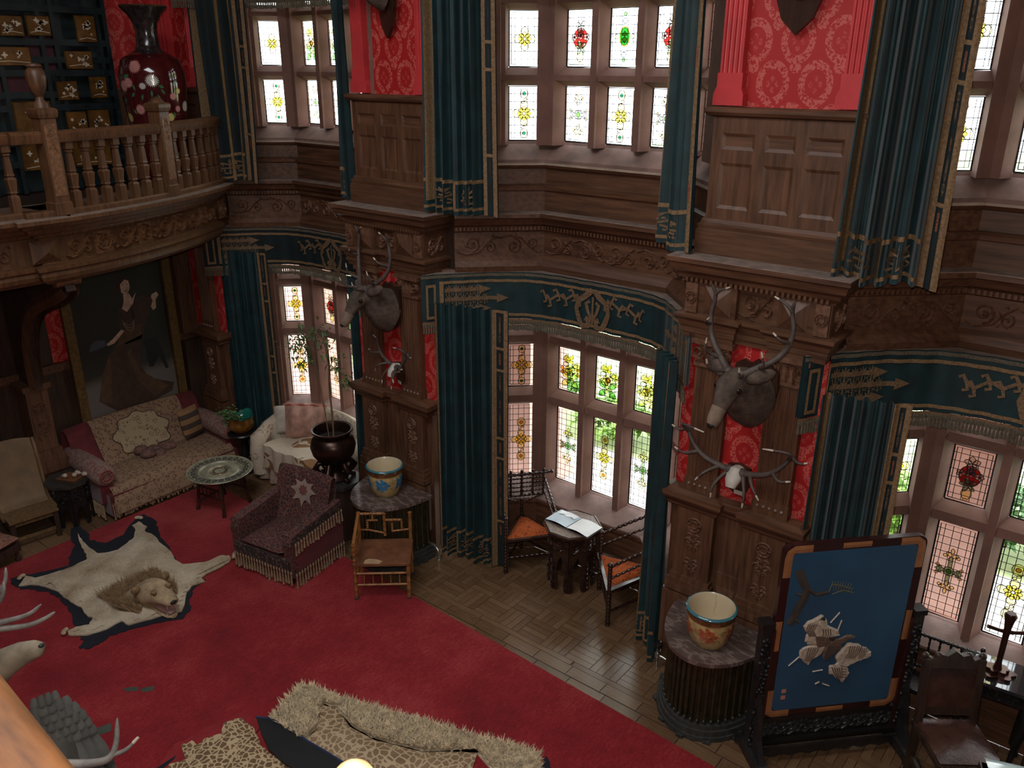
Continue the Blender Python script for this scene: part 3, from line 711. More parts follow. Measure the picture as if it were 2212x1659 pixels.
MB().sweep([(.12,3.378),(.12,3.386),(-.7,3.386)], LQ, caps=False).build('deck_edge', plain('dusty_balcony_edge', (.2,.14,.105), .8, var=.25, sc=10), bl)
MB().prism(Fr((0,0,0),(1,0,0),(0,1,0)), [(x-.25,y) for x,y in LQ]+[(-.86,LQ[-1][1]),(-.86,LQ[0][1])], 2.86, 3.37).build('deck', oakd, bl)
def along(path, s):
    for a, b in zip(path, path[1:]):
        l = hypot(b[0]-a[0], b[1]-a[1])
        if s <= l or (b is path[-1]): t = s/l; return (lerp(a[0],b[0],t), lerp(a[1],b[1],t), atan2(b[1]-a[1], b[0]-a[0]))
        s -= l
plen = lambda path: sum(hypot(b[0]-a[0], b[1]-a[1]) for a, b in zip(path, path[1:]))
fmb = [MB(), MB()]; FLn = plen(LQ[2:])
# frieze carving wraps the curve: build flat relief then bend
def bent(mb, path, d, z0, s0):
    out = []
    for v in mb.v:
        x, y, a = along(path, max(0.001, s0+v[0])); n = (sin(a), -cos(a)); out.append((x+n[0]*(d+v[1]), y+n[1]*(d+v[1]), z0+v[2]))
    mb.v = out
flat = Fr((0,0,0),(1,0,0),(0,0,1),(0,1,0))
cur = LQ[2:]
mb = MB(); relief(mb, flat, .32, 0, FLn-.4, .2, 0, .27, .032)
for k in range(5): mb.obox(flat, .62+k*.5, .0, 0, .80+k*.5, .2, .008); rosette(mb, flat, .71+k*.5, .1, .07, .008, .024)
bent(mb, cur, -.115, 2.98, 0); mb.build('frieze_carving', carve_l, bl)['kind'] = 'stuff'
mb = MB(); mb.pyr(flat, .03, .0, .27, .2, .0, .06, .03); bent(mb, cur, -.115, 2.98, 0); mb.build('diamond_block', oakl, bl)
mb = MB(); relief(mb, flat, .8, 0, 2.6, .2, 0, .3, .024); bent(mb, LQ[:2], -.115, 2.98, 0); mb.build('side_frieze_carving', carve_m, bl)
mb = MB()
for k in range(int(FLn/.03)): mb.obox(flat, .3+k*.03 if .3+k*.03 < FLn-.05 else .3, .0, 0, .315+k*.03 if .3+k*.03 < FLn-.05 else .31, .022, .022)
bent(mb, cur, -.075, 3.205, 0); mb.build('dentil_row', oakl, bl)
def offpath(path, d):
    out = []
    for i, p in enumerate(path):
        a = path[max(i-1,0)]; b = path[min(i+1,len(path)-1)]; t = atan2(b[1]-a[1], b[0]-a[0]); out.append((p[0]+sin(t)*d, p[1]-cos(t)*d))
    return out
RP = offpath(LQ[2:], -.03); RP = RP+[(-.16,2.12)]
RPall = [(LQ[0][0]-.03, LQ[0][1]), (LQ[1][0]-.03, 3.05-3.3)]
MB().sweep([(-.06,3.386),(-.06,3.42),(-.045,3.435),(.045,3.435),(.06,3.42),(.06,3.386)], RP).build('base_rail', oakl, bl)
MB().sweep([(-.05,3.98),(-.06,4.01),(-.07,4.05),(-.03,4.075),(.03,4.075),(.07,4.05),(.06,4.01),(.05,3.98)], RP).build('handrail', oakl, bl)
MB().sweep([(-.06,3.386),(-.06,3.42),(-.045,3.435),(.045,3.435),(.06,3.42),(.06,3.386)], RPall).build('base_rail', oakl, bl)
MB().sweep([(-.05,3.98),(-.06,4.01),(-.07,4.05),(-.03,4.075),(.03,4.075),(.07,4.05),(.06,4.01),(.05,3.98)], RPall).build('handrail', oakl, bl)
def sq(prof): return MB().lathe([(r*1.414, z) for r, z in prof], 4, a0=pi/4, a1=pi/4+2*pi)
bal = sq([(.034,0),(.034,.13),(.030,.14),(.02,.15),(.02,.155),(.03,.165),(.026,.18),(.034,.26),(.036,.275),(.03,.285),(.022,.295),(.03,.305),(.026,.32),(.021,.43),(.018,.455),(.026,.465),(.026,.475),(.02,.485),(.034,.49),(.034,.56)]).mesh('baluster', oakl)
s1 = .20; s2 = plen([p for p in RP if p[1] <= 4.33-3.3]) if False else None
sN1 = .3; sN2 = 1.52; sE = plen(RP)-.12
spots = [lerp(sN1+.16, sN2-.14, i/6) for i in range(7)]+[lerp(sN2+.16, sE, i/6) for i in range(7)]
for s in spots:
    x, y, a = along(RP, s); inst('baluster', bal, bl, (x, y, 3.43), (0,0,a))
for k in range(9): inst('baluster', bal, bl, (RPall[0][0], -.42-k*.17, 3.43), (0,0,pi/2))
def newel(s, fin):
    x, y, a = along(RP, s); mb = sq([(.075,0),(.075,.1),(.066,.11),(.066,.78),(.078,.79),(.085,.82),(.085,.85),(.07,.865)]); p = mb.build('newel_post', oakl, bl, None, (x, y, 3.39), a)
    pf = Fr((0,-.067,0),(1,0,0),(0,0,1),(0,-1,0)); q = MB(); relief(q, pf, -.045, .5, .09, .24, 0, .09, .008); q.obox(pf,-.05,.16,0,.05,.74,.004); q.build('carved_face', carve_l, p)
    if fin: MB().lathe([(.06,.86),(.055,.9),(.03,.93),(.028,.95),(.05,.98),(.07,1.04),(.078,1.1),(.07,1.15),(.05,1.17),(.062,1.185),(.055,1.2),(.0,1.21)], 16).build('urn_finial', oakl, p, 40)
    else: MB().lathe([(.07,.86),(.06,.88),(.04,.905),(0,.92)], 16).build('rounded_cap', oakl, p, 40)
newel(sN1, True); newel(sN2, False)
# ---------------------------------------------------------------- portrait
gilt = plain('dull_gilt_frame', (.13,.075,.02), .5, .3, var=.4, sc=25, bs=.5, bsc=90)
po = thing('painting', 'full-length portrait of a seated woman in a dark gown in a gilt frame', 'painting', (XE, 4.345, .72))
PF = Fr((.03,0,0),(0,1,0),(0,0,1),(1,0,0)); hw, ph = .645, 2.1
for nm, poly in (('frame_side', [(-hw,0),(-hw+.1,.1),(-hw+.1,ph-.1),(-hw,ph)]), ('frame_side', [(hw,0),(hw,ph),(hw-.1,ph-.1),(hw-.1,.1)]), ('frame_rail', [(-hw,0),(hw,0),(hw-.1,.1),(-hw+.1,.1)]), ('frame_rail', [(-hw,ph),(-hw+.1,ph-.1),(hw-.1,ph-.1),(hw,ph)])):
    MB().prism(PF, poly, 0, .06).build(nm, gilt, po)
def pm(n, c, rough=.6): return plain(n, c, rough, var=.25, sc=14, bs=0)
pm_bg = None
m_, nt_, b_ = _new('portrait_ground'); b_.inputs['Roughness'].default_value = .45
tc_ = N(nt_, 'ShaderNodeTexCoord'); sp_ = N(nt_, 'ShaderNodeSeparateXYZ'); nt_.links.new(tc_.outputs['Object'], sp_.inputs[0])
f_ = mth(nt_, 'ADD', sp_.outputs[2], mth(nt_, 'MULTIPLY', noise(nt_, tc_.outputs['Object'], 5), .1))
nt_.links.new(ramp(nt_, f_, [(.0,(.15,.125,.115)),(.5,(.13,.11,.1)),(.62,(.03,.025,.02)),(.95,(.012,.010,.009))]), b_.inputs['Base Color'])
MB().obox(PF,-hw+.09,.09,.0,hw-.09,ph-.09,.015).build('canvas', m_, po)
fig = MB(); c = .0155
gown, gown2, skin, hairm, pearl, fanm, chairm = pm('painted_gown', (.05,.024,.016)), pm('painted_gown_fold', (.08,.042,.02)), pm('painted_skin', (.5,.34,.26)), pm('painted_hair', (.03,.013,.010)), pm('painted_pearls', (.22,.18,.13)), pm('painted_fan', (.05,.055,.075)), pm('painted_chair', (.008,.007,.006))
def PP(*pts): return [((x-262)/176.0*1.0, (868-y)/176.0*1.02+.12) for x, y in pts]   # sketch grid to canvas
fig.k = 6; fig.poly(PF, PP((300,740),(330,740),(345,810),(338,812),(328,780),(312,800),(303,798)), c)
fig.k = 0; fig.poly(PF, PP((258,668),(275,662),(305,650),(330,655),(336,665),(318,690),(305,712),(300,735),(262,740),(255,700)), c+.0004)
fig.poly(PF, PP((240,735),(300,725),(288,760),(285,790),(300,820),(330,835),(352,845),(345,862),(310,870),(250,876),(225,872),(205,855),(190,840),(205,790)), c+.0004)
fig.k = 1; fig.poly(PF, PP((258,712),(300,705),(298,728),(245,740),(250,722)), c+.0007); fig.poly(PF, PP((205,790),(228,748),(222,800),(215,850),(190,842)), c+.0007); fig.poly(PF, PP((262,760),(270,750),(282,800),(340,850),(305,862),(275,820)), c+.0007)
fig.k = 2; fig.poly(PF, PP((266,668),(272,655),(273,640),(285,640),(290,652),(300,640),(290,662),(275,676)), c+.001)
fig.poly(PF, PP((267,625),(272,612),(280,610),(288,616),(289,628),(286,636),(278,642),(270,636)), c+.0012)
fig.poly(PF, PP((258,708),(264,712),(240,732),(228,734),(220,732),(236,724)), c+.001); fig.poly(PF, PP((331,652),(342,648),(346,655),(338,664),(337,680),(330,684),(326,676),(332,664),(329,658)), c+.001)
fig.k = 3; fig.poly(PF, PP((258,628),(264,608),(278,603),(290,608),(290,616),(280,612),(270,620),(270,640),(262,636)), c+.0014)
fig.k = 4
for q in (0,6,12): fig.ribbon(PF, smooth_pts([tuple(p) for p in PP((262,675),(264,695+q*.6),(274,704+q),(286,700+q),(286,672))]), .006, c+.0016)
fig.k = 5; fig.poly(PF, PP((188,738),(192,725),(205,718),(222,722),(226,732),(210,736)), c+.001)
fig.k = 3
for x, y in ((274,622),(283,622)): fig.poly(PF, PP((x-2,y),(x+2,y-1.2),(x+3,y+.6)), c+.0018)
fig.poly(PF, PP((276,634),(283,633),(280,635.5)), c+.0018)
fig.build('painted_figure', [gown, gown2, skin, hairm, pearl, fanm, chairm], po)
# ---------------------------------------------------------------- lacquer cabinet on the balcony
cb = thing('display_cabinet', 'dark lacquer cabinet with gold panels inlaid with white birds behind the balcony', 'cabinet', (-9.12, 3.9, 3.386))
lac = plain('black_green_lacquer', (.010,.016,.018), .35, var=.5); lacgold = plain('gold_lacquer', (.125,.055,.012), .32, .2, var=.5, sc=9)
shell_m = plain('mother_of_pearl', (.5,.42,.33), .3, var=.2); plum = plain('plum_silk', (.05,.008,.014), .8)
CF = Fr((.12,0,0),(0,1,0),(0,0,1),(1,0,0))
MB().box(-.08,-1.3,0,.02,.72,2.6).build('back_board', lac, cb)
mb = MB()
for y in (-1.3,-.62,-.36,.05,.18,.62,.7): mb.obox(CF,y-.02,0,-.1,y+.02,2.6,.02)
mb.build('upright', lac, cb)
for z in (.28,.48,.8,.92,1.12,1.24,1.4,1.7,1.9): MB().obox(CF,-1.3,z-.03,-.1,.7,z+.03,.015).build('shelf', lac, cb)
MB().obox(CF,-.1,1.1,-.08,.2,1.45,-.03).build('plum_panel', plum, cb); MB().obox(CF,-.7,.95,-.08,-.1,1.1,-.03).build('plum_panel', plum, cb)
for (y0,z1,y1,z0) in ((3.58,5.01,3.80,4.83),(3.83,5.02,4.05,4.84),(4.29,5.04,4.49,4.79),(3.4,4.74,3.82,4.57),(4.14,4.71,4.41,4.54),(4.01,4.43,4.21,4.25),(4.34,4.47,4.51,4.26),(3.56,4.25,3.92,3.90),(4.05,4.14,4.25,3.90),(4.27,4.15,4.49,3.92),(3.56,3.85,3.9,3.6),(4.05,3.85,4.45,3.6)):
    a0,a1,b0,b1 = y0-3.9,y1-3.9,z0-3.386,z1-3.386
    mb = MB(); mb.pyr(CF,a0,b0,a1,b1,.015,.02,.94); p = mb.build('gold_panel', lacgold, cb)
    q = MB(); rnd = random.Random(int(y0*100+z0*10))
    for k in range(7):
        u, v, r = lerp(a0,a1,.2+.6*rnd.random()), lerp(b0,b1,.25+.55*rnd.random()), .008+.014*rnd.random()
        blob(CF.p, q, u, v, r*1.5, petals=rnd.choice((3,4,5)), dep=.3, c=.0365, rot=rnd.random()*6)
    g = rnd.random(); q.ribbon(CF, [(a0+.02,b0+.03),(lerp(a0,a1,.5),b0+.045),(a1-.02,b0+.03)], .006, .036)
    q.build('bird_inlay', shell_m, p)['kind'] = 'stuff'
# ---------------------------------------------------------------- cloisonne vase
vz = thing('cloisonne_vase', 'tall dark red vase with chrysanthemums standing on the balcony', 'vase', (-8.5, 4.76, 3.39))
vred = plain('deep_red_enamel', (.055,.006,.007), .08, var=.25, sc=5, coat=.6); vdk = plain('dark_enamel_band', (.028,.02,.02), .2, var=.6, sc=30, coat=.4)
vprof = [(.2,.0),(.215,.03),(.2,.06),(.21,.2),(.25,.45),(.295,.75),(.318,1.0),(.315,1.12),(.28,1.24),(.2,1.3)]
nprof = [(.2,1.3),(.13,1.33),(.108,1.38),(.1,1.5),(.115,1.58),(.16,1.66),(.21,1.71),(.225,1.73),(.215,1.74),(.1,1.62)]
MB().lathe(vprof, 40).build('body', vred, vz, 50); MB().lathe(nprof, 40, cap=False).build('neck', vdk, vz, 50)
MB().lathe([(.215,1.725),(.226,1.735),(.215,1.745),(.2,1.74)], 40, cap=False).build('gilt_rim', brass, vz)
def onprof(prof):
    def fn(u, v, c):
        for (r0,z0),(r1,z1) in zip(prof, prof[1:]):
            if z0 <= v <= z1: r = lerp(r0, r1, (v-z0)/(z1-z0)); break
        else: r = prof[-1][0]
        return ((r+c)*cos(u), (r+c)*sin(u), v)
    return fn
vf = onprof(vprof); mats = [plain('enamel_white', (.55,.5,.45), .15), plain('enamel_pink', (.5,.22,.2), .15), plain('enamel_yellow', (.5,.4,.13), .15), plain('enamel_green', (.05,.14,.07), .15)]
mb = MB(); A0 = -pi*.22     # side facing the hall
def chrys(u, v, r, k):
    mb = MB()
    for n, (rr, c) in enumerate(((r,.003),(r*.7,.005),(r*.4,.007))):
        kk = 40; pts = [vf(u+rr*(1-.34*(i % 2))*cos(2*pi*i/kk)/.3, v+rr*(1-.34*(i % 2))*sin(2*pi*i/kk), c) for i in range(kk)]; mb.add(pts, [tuple(range(kk))])
    mb.build('chrysanthemum', mats[k], vz)
for du, v, r, k in ((-.35,1.18,.07,1),(.15,1.05,.065,0),(-.15,1.0,.035,0),(-.85,1.0,.06,1),(-.62,1.03,.055,1),(-.35,.78,.055,1),(.75,.9,.04,1),(.9,.78,.035,1),(.35,.62,.055,2),(.6,.7,.05,2),(.75,.55,.045,2),(.5,.48,.05,2),(.2,.68,.04,2),(.95,.95,.03,2),(-.9,.7,.05,2),(1.3,.8,.06,0),(.95,.6,.04,2)): chrys(A0+du, v, r, k)
mb.k = 3
for i in range(40):
    u, v = A0+random.uniform(-1.2,1.4), random.uniform(.3,1.1); g = random.random()*6
    mb.add([vf(u+.04*cos(g+q*pi/2)*(2.4 if q % 2 == 0 else 1), v+.03*sin(g+q*pi/2)*(1.2 if q % 2 == 0 else .6), .0015) for q in range(4)], [(0,1,2,3)])
mb.k = 0
tag(mb.build('leaf_enamel', mats, vz), kind='stuff')
# ---------------------------------------------------------------- curtains and valances
def motif_scroll(fn, mb, u0, u1, v0, v1, c):
    "symmetrical candelabrum motif inside a u,v box through mapping fn"
    um = (u0+u1)/2; w = (u1-u0); h = (v1-v0)
    class F:
        def p(s, a, b, cc=0.): return fn(a, b, cc)
    f = F()
    asp = w/max(h,1e-6)
    def P(pts): return [(um+x*w, v0+y*h) for x, y in pts]
    def rib(pts, wd):
        n = len(pts); L = []
        vs = []; 
        for i in range(n):
            a, b = pts[max(i-1,0)], pts[min(i+1,n-1)]; dx, dy = (b[0]-a[0])*w, (b[1]-a[1])*h; l = hypot(dx,dy) or 1
            q = wd if not isinstance(wd,(list,tuple)) else wd[i]
            nx, ny = -dy/l*q*min(w,h), dx/l*q*min(w,h); x, y = um+pts[i][0]*w, v0+pts[i][1]*h
            vs += [fn(x+nx,y+ny,c), fn(x-nx,y-ny,c)]
        mb.add(vs, [(2*i,2*i+1,2*i+3,2*i+2) for i in range(n-1)])
    for sg in (-1,1):
        rib([(0,.05),(sg*.12,.12),(sg*.32,.1),(sg*.4,.22),(sg*.25,.3),(sg*.1,.26)], .05)
        rib([(0,.38),(sg*.2,.42),(sg*.38,.5),(sg*.3,.62),(sg*.14,.56)], .05)
        rib([(0,.6),(sg*.2,.72),(sg*.34,.86)], [.03,.09,.015]); rib([(0,.55),(sg*.28,.7)], [.03,.045])
    rib([(0,.02),(0,.3),(0,.6),(0,.98)], [.07,.05,.07,.015])
    rib([(0,.7),(0,.8),(0,.98)], [.02,.09,.005])
def curtain(label, A, B, zt, zb, folds, amp, border='R', flare=.0, sag=.0, body=None, seed=0, group='teal velvet curtains', lit=None):
    A = Vector((*A,0)); B = Vector((*B,0)); d = B-A; ln = d.length; d.normalize(); n = Vector((d.y,-d.x,0)); h = zt-zb
    o = thing('curtain', label, 'curtain', ((A.x+B.x)/2, (A.y+B.y)/2, zb), 0, group); org = Vector(o.location)
    rnd = random.Random(seed); ph = rnd.random()*6; bw = .2 if border else 0.0; folds *= 1.45
    def fn(u, v, c=0.0):     # u 0..1 along, v 0 bottom .. 1 top
        uu = u if border != 'L' else 1-u
        flat = 1.0 if uu < 1-bw else max(.12, 1-(uu-(1-bw))/.06)
        k = 2*pi*folds*u+ph
        sk = sin(k+.35*sin(k)); w = (sk*(1.15-.15*sk*sk)+.3*sin(2.3*k+1.1+v)+.4*sin(.61*k+2*v))*amp*flat*(1+.25*(1-v))
        f = 1+flare*(1-v)**2; x = (u-.5)*ln*f
        z = zb+h*v+(sag*sin(u*9+ph)*(1-v) if sag else 0)
        return A.lerp(B,.5)+d*x+n*(w+c+.06)+Vector((0,0,z))-org
    nu = max(40, int(folds*12)); nv = 10
    mb = MB(); mb.surf(fn, nu, nv); mb.surf(lambda u,v: fn(u,v,-.012), nu, nv); mb.build('drape', body or teal, o, 80)
    def band(u0,u1,v0,v1,c,m,name,nn=None):
        q = MB(); q.surf(lambda u,v: fn(u,v,c), nn or max(4,int(nu*(u1-u0)*1.0)), max(2,int(nv*(v1-v0)*1.5)), u0,u1,v0,v1); return q.build(name, m, o, 80)
    e = .022/ln*1.2; hv = .26/h
    sgn = 1 if border != 'L' else -1
    def U(u): return u if border != 'L' else 1-u
    def B2(u0,u1,v0,v1,c,m,name): return band(min(U(u0),U(u1)),max(U(u0),U(u1)),v0,v1,c,m,name)
    g = .035/ln
    B2(.03,.03+g,.03,1,.005,gold,'braid')
    if border:
        b0 = 1-bw+.005
        B2(b0+g,1-g,.0,1,.003,teald,'border_panel'); B2(b0,b0+g,.0,1,.006,gold,'braid'); B2(1-g,1,.0,1,.006,gold,'braid')
        emb = MB(); emb2 = MB()
        zz = zb+.32; k = 0
        while zz < zt-.1:
            L = .16 if k % 2 == 0 else .62
            v0, v1 = (zz-zb)/h, (min(zz+L,zt-.02)-zb)/h
            cu0, cu1 = b0+g*1.7, 1-g*1.7
            if L < .3: motif_scroll(lambda a,b,c: fn(U(a),b,c), emb2, cu0, cu1, v0+.02/h, v1-.02/h, .007); motif_scroll(lambda a,b,c: fn(U(a),v0+v1-b,c), emb2, cu0, cu1, v0+.02/h, v1-.02/h, .007)
            else:
                vm = (v0+v1)/2
                motif_scroll(lambda a,b,c: fn(U(a),b,c), emb, cu0, cu1, v0+.02/h, v0+.26/h, .007); motif_scroll(lambda a,b,c: fn(U(a),v1+v0-b,c), emb, cu0, cu1, v0+.02/h, v0+.2/h, .007)
                motif_scroll(lambda a,b,c: fn(U(a),b,c), emb2, lerp(cu0,cu1,.2), lerp(cu0,cu1,.8), vm-.04/h, vm+.05/h, .007)
            B2(b0,1,v1+.005/h,v1+.03/h,.007,gold,'braid')
            zz += L+.045; k += 1
        emb.build('embroidery', goldd, o)['kind'] = 'stuff'; emb2.build('rust_embroidery', rustem, o)['kind'] = 'stuff'
    for a0, a1 in (lit or ()): B2(a0,a1,.0,1,.004,curtback,'lit_fold')  # gold strips painted on where folds catch the light
    # hem
    B2(.0,1-bw if border else 1,.035/h,.06/h,.006,gold,'braid'); B2(.0,1-bw if border else 1,hv,hv+.03/h,.006,gold,'braid')
    em = MB(); ncell = max(2, int(ln*(1-bw)/.17))
    for i in range(ncell):
        a0, a1 = lerp(.06,1-bw-.02,i/ncell), lerp(.06,1-bw-.02,(i+1)/ncell)
        if i: B2(a0-g*.3,a0+g*.3,.05/h,hv,.007,gold,'braid')
        motif_scroll(lambda a,b,c: fn(U(a),b,c), em, a0+g*.6, a1-g*.6, .08/h, hv-.01/h, .009)
    em.build('hem_embroidery', goldd, o)['kind'] = 'stuff'
    return o
warm = plain('warm_velvet', (.05,.035,.014), .75, var=.8, sc=5, sheen=.4)
curtain('upper teal curtain beside the middle window, embroidered border toward the glass', (-5.16,5.34), (-4.56,5.5), 6.6, 3.40, 5, .035, 'R', .1, .01, seed=1)
curtain('upper teal curtain tucked against the near pier pedestal by the middle window', (-2.92,5.52), (-2.64,5.3), 6.6, 3.38, 3.2, .04, 'R', .55, .02, seed=2)
curtain('broad upper teal curtain between the near pier pedestal and the near window', (-1.62,5.3), (-1.1,5.42), 6.6, 3.36, 4.5, .045, 'R', .12, .02, seed=3)
curtain('upper dark teal curtain, its lit folds coloured gold, at the end of the balcony rail', (-8.62,5.42), (-7.9,5.56), 5.3, 3.40, 3.6, .06, 'R', -.12, .02, teald, seed=4, lit=((.3,.36),(.46,.6),(.7,.79)))
curtain('sliver of upper teal curtain behind the far pier pedestal', (-6.42,5.52), (-6.2,5.36), 5.4, 3.40, 2, .03, None, .1, seed=5)
curtain('floor-length teal curtain between the far pier and the turned chairs', (-5.12,5.3), (-4.4,5.48), 2.6, .02, 5.5, .038, 'R', .04, .012, seed=6)
curtain('floor-length teal curtain bunched against the near pier behind a turned chair', (-2.86,5.46), (-2.58,5.22), 2.6, .02, 3.5, .035, 'L', .3, .015, seed=7)
curtain('lower teal curtain behind the blue embroidered screen', (-1.6,5.3), (-1.08,5.44), 2.6, .02, 5, .035, 'R', .04, .01, seed=8)
curtain('lower teal curtain in the corner beside the portrait', (-8.62,5.4), (-7.98,5.58), 2.6, .02, 6, .035, 'R', .02, .01, seed=9)
curtain('narrow teal curtain between the cream sofa and the far pier', (-6.42,5.5), (-6.2,5.32), 2.6, .02, 2.5, .03, None, .1, seed=10)
# valances
def valance(b, zt, zb, label, simple=False):
    wc = WC[b]; P = smooth_pts([Vector((wc+x, y)) for x, y in ((-1.36,5.17),(-1.0,5.66),(-.68,5.9),(-.4,5.955),(.4,5.955),(.68,5.88),(1.0,5.58),(1.28,5.18))], 2)
    o = thing('valance', label, 'valance', (wc, 5.6, zb), 0, 'embroidered valances'); org = Vector(o.location)
    P = [(p[0]-org.x, p[1]-org.y) for p in P]; L = plen(P); zf = zb+.085; h = zt-zf
    def fn(s, v, c=0.):
        x, y, a = along(P, max(.0005, min(L-.0005, s*L))); w = .006*sin(s*L*38)+.004*sin(s*L*17+1)
        return Vector((x+sin(a)*(w+c), y-cos(a)*(w+c), zf+h*v-org.z))
    mb = MB(); mb.surf(fn, 90, 4); mb.surf(lambda s,v: fn(s,v,-.02), 90, 4); mb.build('pelmet_cloth', teald if b == 0 else teal, o, 80)
    def bd(s0,s1,v0,v1,c=.008,m=gold,nm='braid'):
        q = MB(); q.surf(lambda s,v: fn(s,v,c), max(2,int(90*(s1-s0))), 1, s0,s1,v0,v1); q.build(nm, m, o, 80)
    bd(0,1,.93,.99,.006,fringe_m,'top_cord'); bd(.05,.95,.8,.86); bd(.05,.95,.06,.12); bd(0,1,-.06,.0,.01,goldd,'lower_band')
    for s in (.05,.94): bd(s,s+.011,.06,.86)
    for s0,s1 in ((.012,.04),(.958,.986)):
        bd(s0,s0+.006,.06,.8); bd(s1-.006,s1,.06,.8); bd(s0,s1,.74,.8); bd(s0,s1,.06,.12)
    em = MB()
    for sg, s0 in ((1,.064),(-1,.936)):
        for k, (v, l) in enumerate(((.66,.1),(.46,.15),(.24,.1))):
            em.surf(lambda s,w: fn(s,w,.01), 8, 1, s0, s0+sg*l, v-.04, v+.04)
            for q in range(5 if k != 1 else 6):
                c0 = s0+sg*(.012+q*.02); motif_scroll(lambda a,bb,c: fn(a,bb,c), em, c0-.011, c0+.011, v-.13, v+.13, .012)
            tip = s0+sg*l; em.add([fn(tip-sg*.004,v+.1,.012), fn(tip+sg*.03,v,.012), fn(tip-sg*.004,v-.1,.012)], [(0,1,2)])
    # centre scrollwork
    def rib(pts, w):
        vs = []
        for i in range(len(pts)):
            a, bq = pts[max(i-1,0)], pts[min(i+1,len(pts)-1)]; dx, dy = (bq[0]-a[0])*L, (bq[1]-a[1])*h; l = hypot(dx,dy) or 1
            nx, ny = -dy/l*w/L, dx/l*w/h; vs += [fn(pts[i][0]+nx,pts[i][1]+ny,.013), fn(pts[i][0]-nx,pts[i][1]-ny,.013)]
        em.add(vs, [(2*i,2*i+1,2*i+3,2*i+2) for i in range(len(pts)-1)])
    for sg in (-1,1):
        c0 = .5
        rib([(c0+sg*.003,.84),(c0+sg*.02,.72),(c0+sg*.045,.58),(c0+sg*.05,.4),(c0+sg*.04,.2),(c0+sg*.03,.06),(c0+sg*.014,.08),(c0+sg*.012,.2),(c0+sg*.022,.24)], .026)
        rib([(c0,.2),(c0+sg*.015,.4),(c0+sg*.02,.55),(c0+sg*.01,.6)], .015)
        st = [(c0+sg*.04,.6),(c0+sg*.06,.68),(c0+sg*.085,.55),(c0+sg*.11,.62),(c0+sg*.135,.48),(c0+sg*.15,.56)]; rib(st, .013)
        for x, y in st: rib([(x,y),(x+sg*.008,y+.1),(x+sg*.016,y+.06)], .012); rib([(x,y),(x-sg*.004,y-.12),(x+sg*.006,y-.14)], .011)
    rib([(.5,.12),(.5,.4),(.5,.7)], .012)
    em.build('embroidery', goldd, o)['kind'] = 'stuff'
    fr_ = MB(); fr_.surf(lambda s,v: fn(s,-.05-v*(.03/h),.012), 90, 1)
    nt = int(L/.023)
    for i in range(nt):
        s = (i+.5)/nt; top = fn(s,0,.01); q = top-Vector((0,0,.02)); ln_ = .082+.014*random.random()
        fr_.tube([q, q-Vector((0,0,.012)), q-Vector((0,0,.022)), q-Vector((0,0,ln_))], [.004,.009,.007,.012], 5)
    tag(fr_.build('fringe', fringe_m, o), kind='stuff')
    q = MB(); q.surf(lambda s,v: fn(s,1.01,0)+Vector((0,0,0))+(Vector((wc-org.x+ (fn(s,1,0).x-(wc-org.x))*1.02, 0.62, fn(s,1.01,0).z))-fn(s,1.01,0))*0 + Vector((0,.0+v*.16,0)), 60, 1)
    q.build('dusty_top', dust, o)
    return o
for b in range(3):
    valance(b, 2.845, 2.33, 'curved teal valance with gold scrollwork over the lower %s window' % WORDS[b])
    valance(b, 5.75, 5.165, 'upper teal valance over the %s bay, only its fringe in view' % WORDS[b] if b == 0 else 'upper teal valance over the %s bay' % WORDS[b])
# ---------------------------------------------------------------- carpet and animal rugs
FLOOR = Fr((0,0,0),(1,0,0),(0,1,0))
cp = MB(); cp.prism(FLOOR, [(-8.2,-2.6),(1.6,-2.6),(1.6,4.31),(-1.76,4.42),(-4.98,4.53),(-8.2,4.64)], .0, .012)
carpet = tag(cp.build('carpet', carpet_m), 'large red wool carpet covering the middle of the hall', 'carpet')
st = MB()
for pts in ([(-5.66,2.2),(-5.6,2.22),(-5.55,2.27),(-5.58,2.3),(-5.64,2.25)],[(-5.55,2.29),(-5.5,2.29),(-5.46,2.35),(-5.5,2.38),(-5.54,2.33)],[(-5.42,1.85),(-5.33,1.84),(-5.3,1.93),(-5.38,1.97)]): st.poly(FLOOR, pts, .0135)
st.build('worn_patches', plain('worn_green_backing', (.05,.06,.045), .9), carpet)['kind'] = 'stuff'
def loft(mb, rings, seg=14, upv=(0,0,1), caps=True):
    "rings: (centre, half width, half height); one continuous skin"
    up_ = Vector(upv); n = len(rings); vs = []
    C_ = [Vector(r[0]) for r in rings]
    for i in range(n):
        t = (C_[min(i+1,n-1)]-C_[max(i-1,0)]).normalized(); s = t.cross(up_); s = s.normalized() if s.length > 1e-5 else Vector((1,0,0)); w = s.cross(t)
        for j in range(seg):
            g = 2*pi*j/seg; vs.append(C_[i]+s*(rings[i][1]*cos(g))+w*(rings[i][2]*sin(g)))
    fs = [(i*seg+j, i*seg+(j+1)%seg, (i+1)*seg+(j+1)%seg, (i+1)*seg+j) for i in range(n-1) for j in range(seg)]
    if caps: fs += [tuple(range(seg-1,-1,-1)), tuple((n-1)*seg+j for j in range(seg))]
    mb.add(vs, fs)
def inside(p, poly):
    x, y = p; c = False; j = len(poly)-1
    for i in range(len(poly)):
        (xi, yi), (xj, yj) = poly[i], poly[j]
        if (yi > y) != (yj > y) and x < (xj-xi)*(y-yi)/(yj-yi)+xi: c = not c
        j = i
    return c
def sample(poly, n, rnd):
    xs = [p[0] for p in poly]; ys = [p[1] for p in poly]; out = []
    while len(out) < n:
        p = (rnd.uniform(min(xs),max(xs)), rnd.uniform(min(ys),max(ys)))
        if inside(p, poly): out.append(p)
    return out
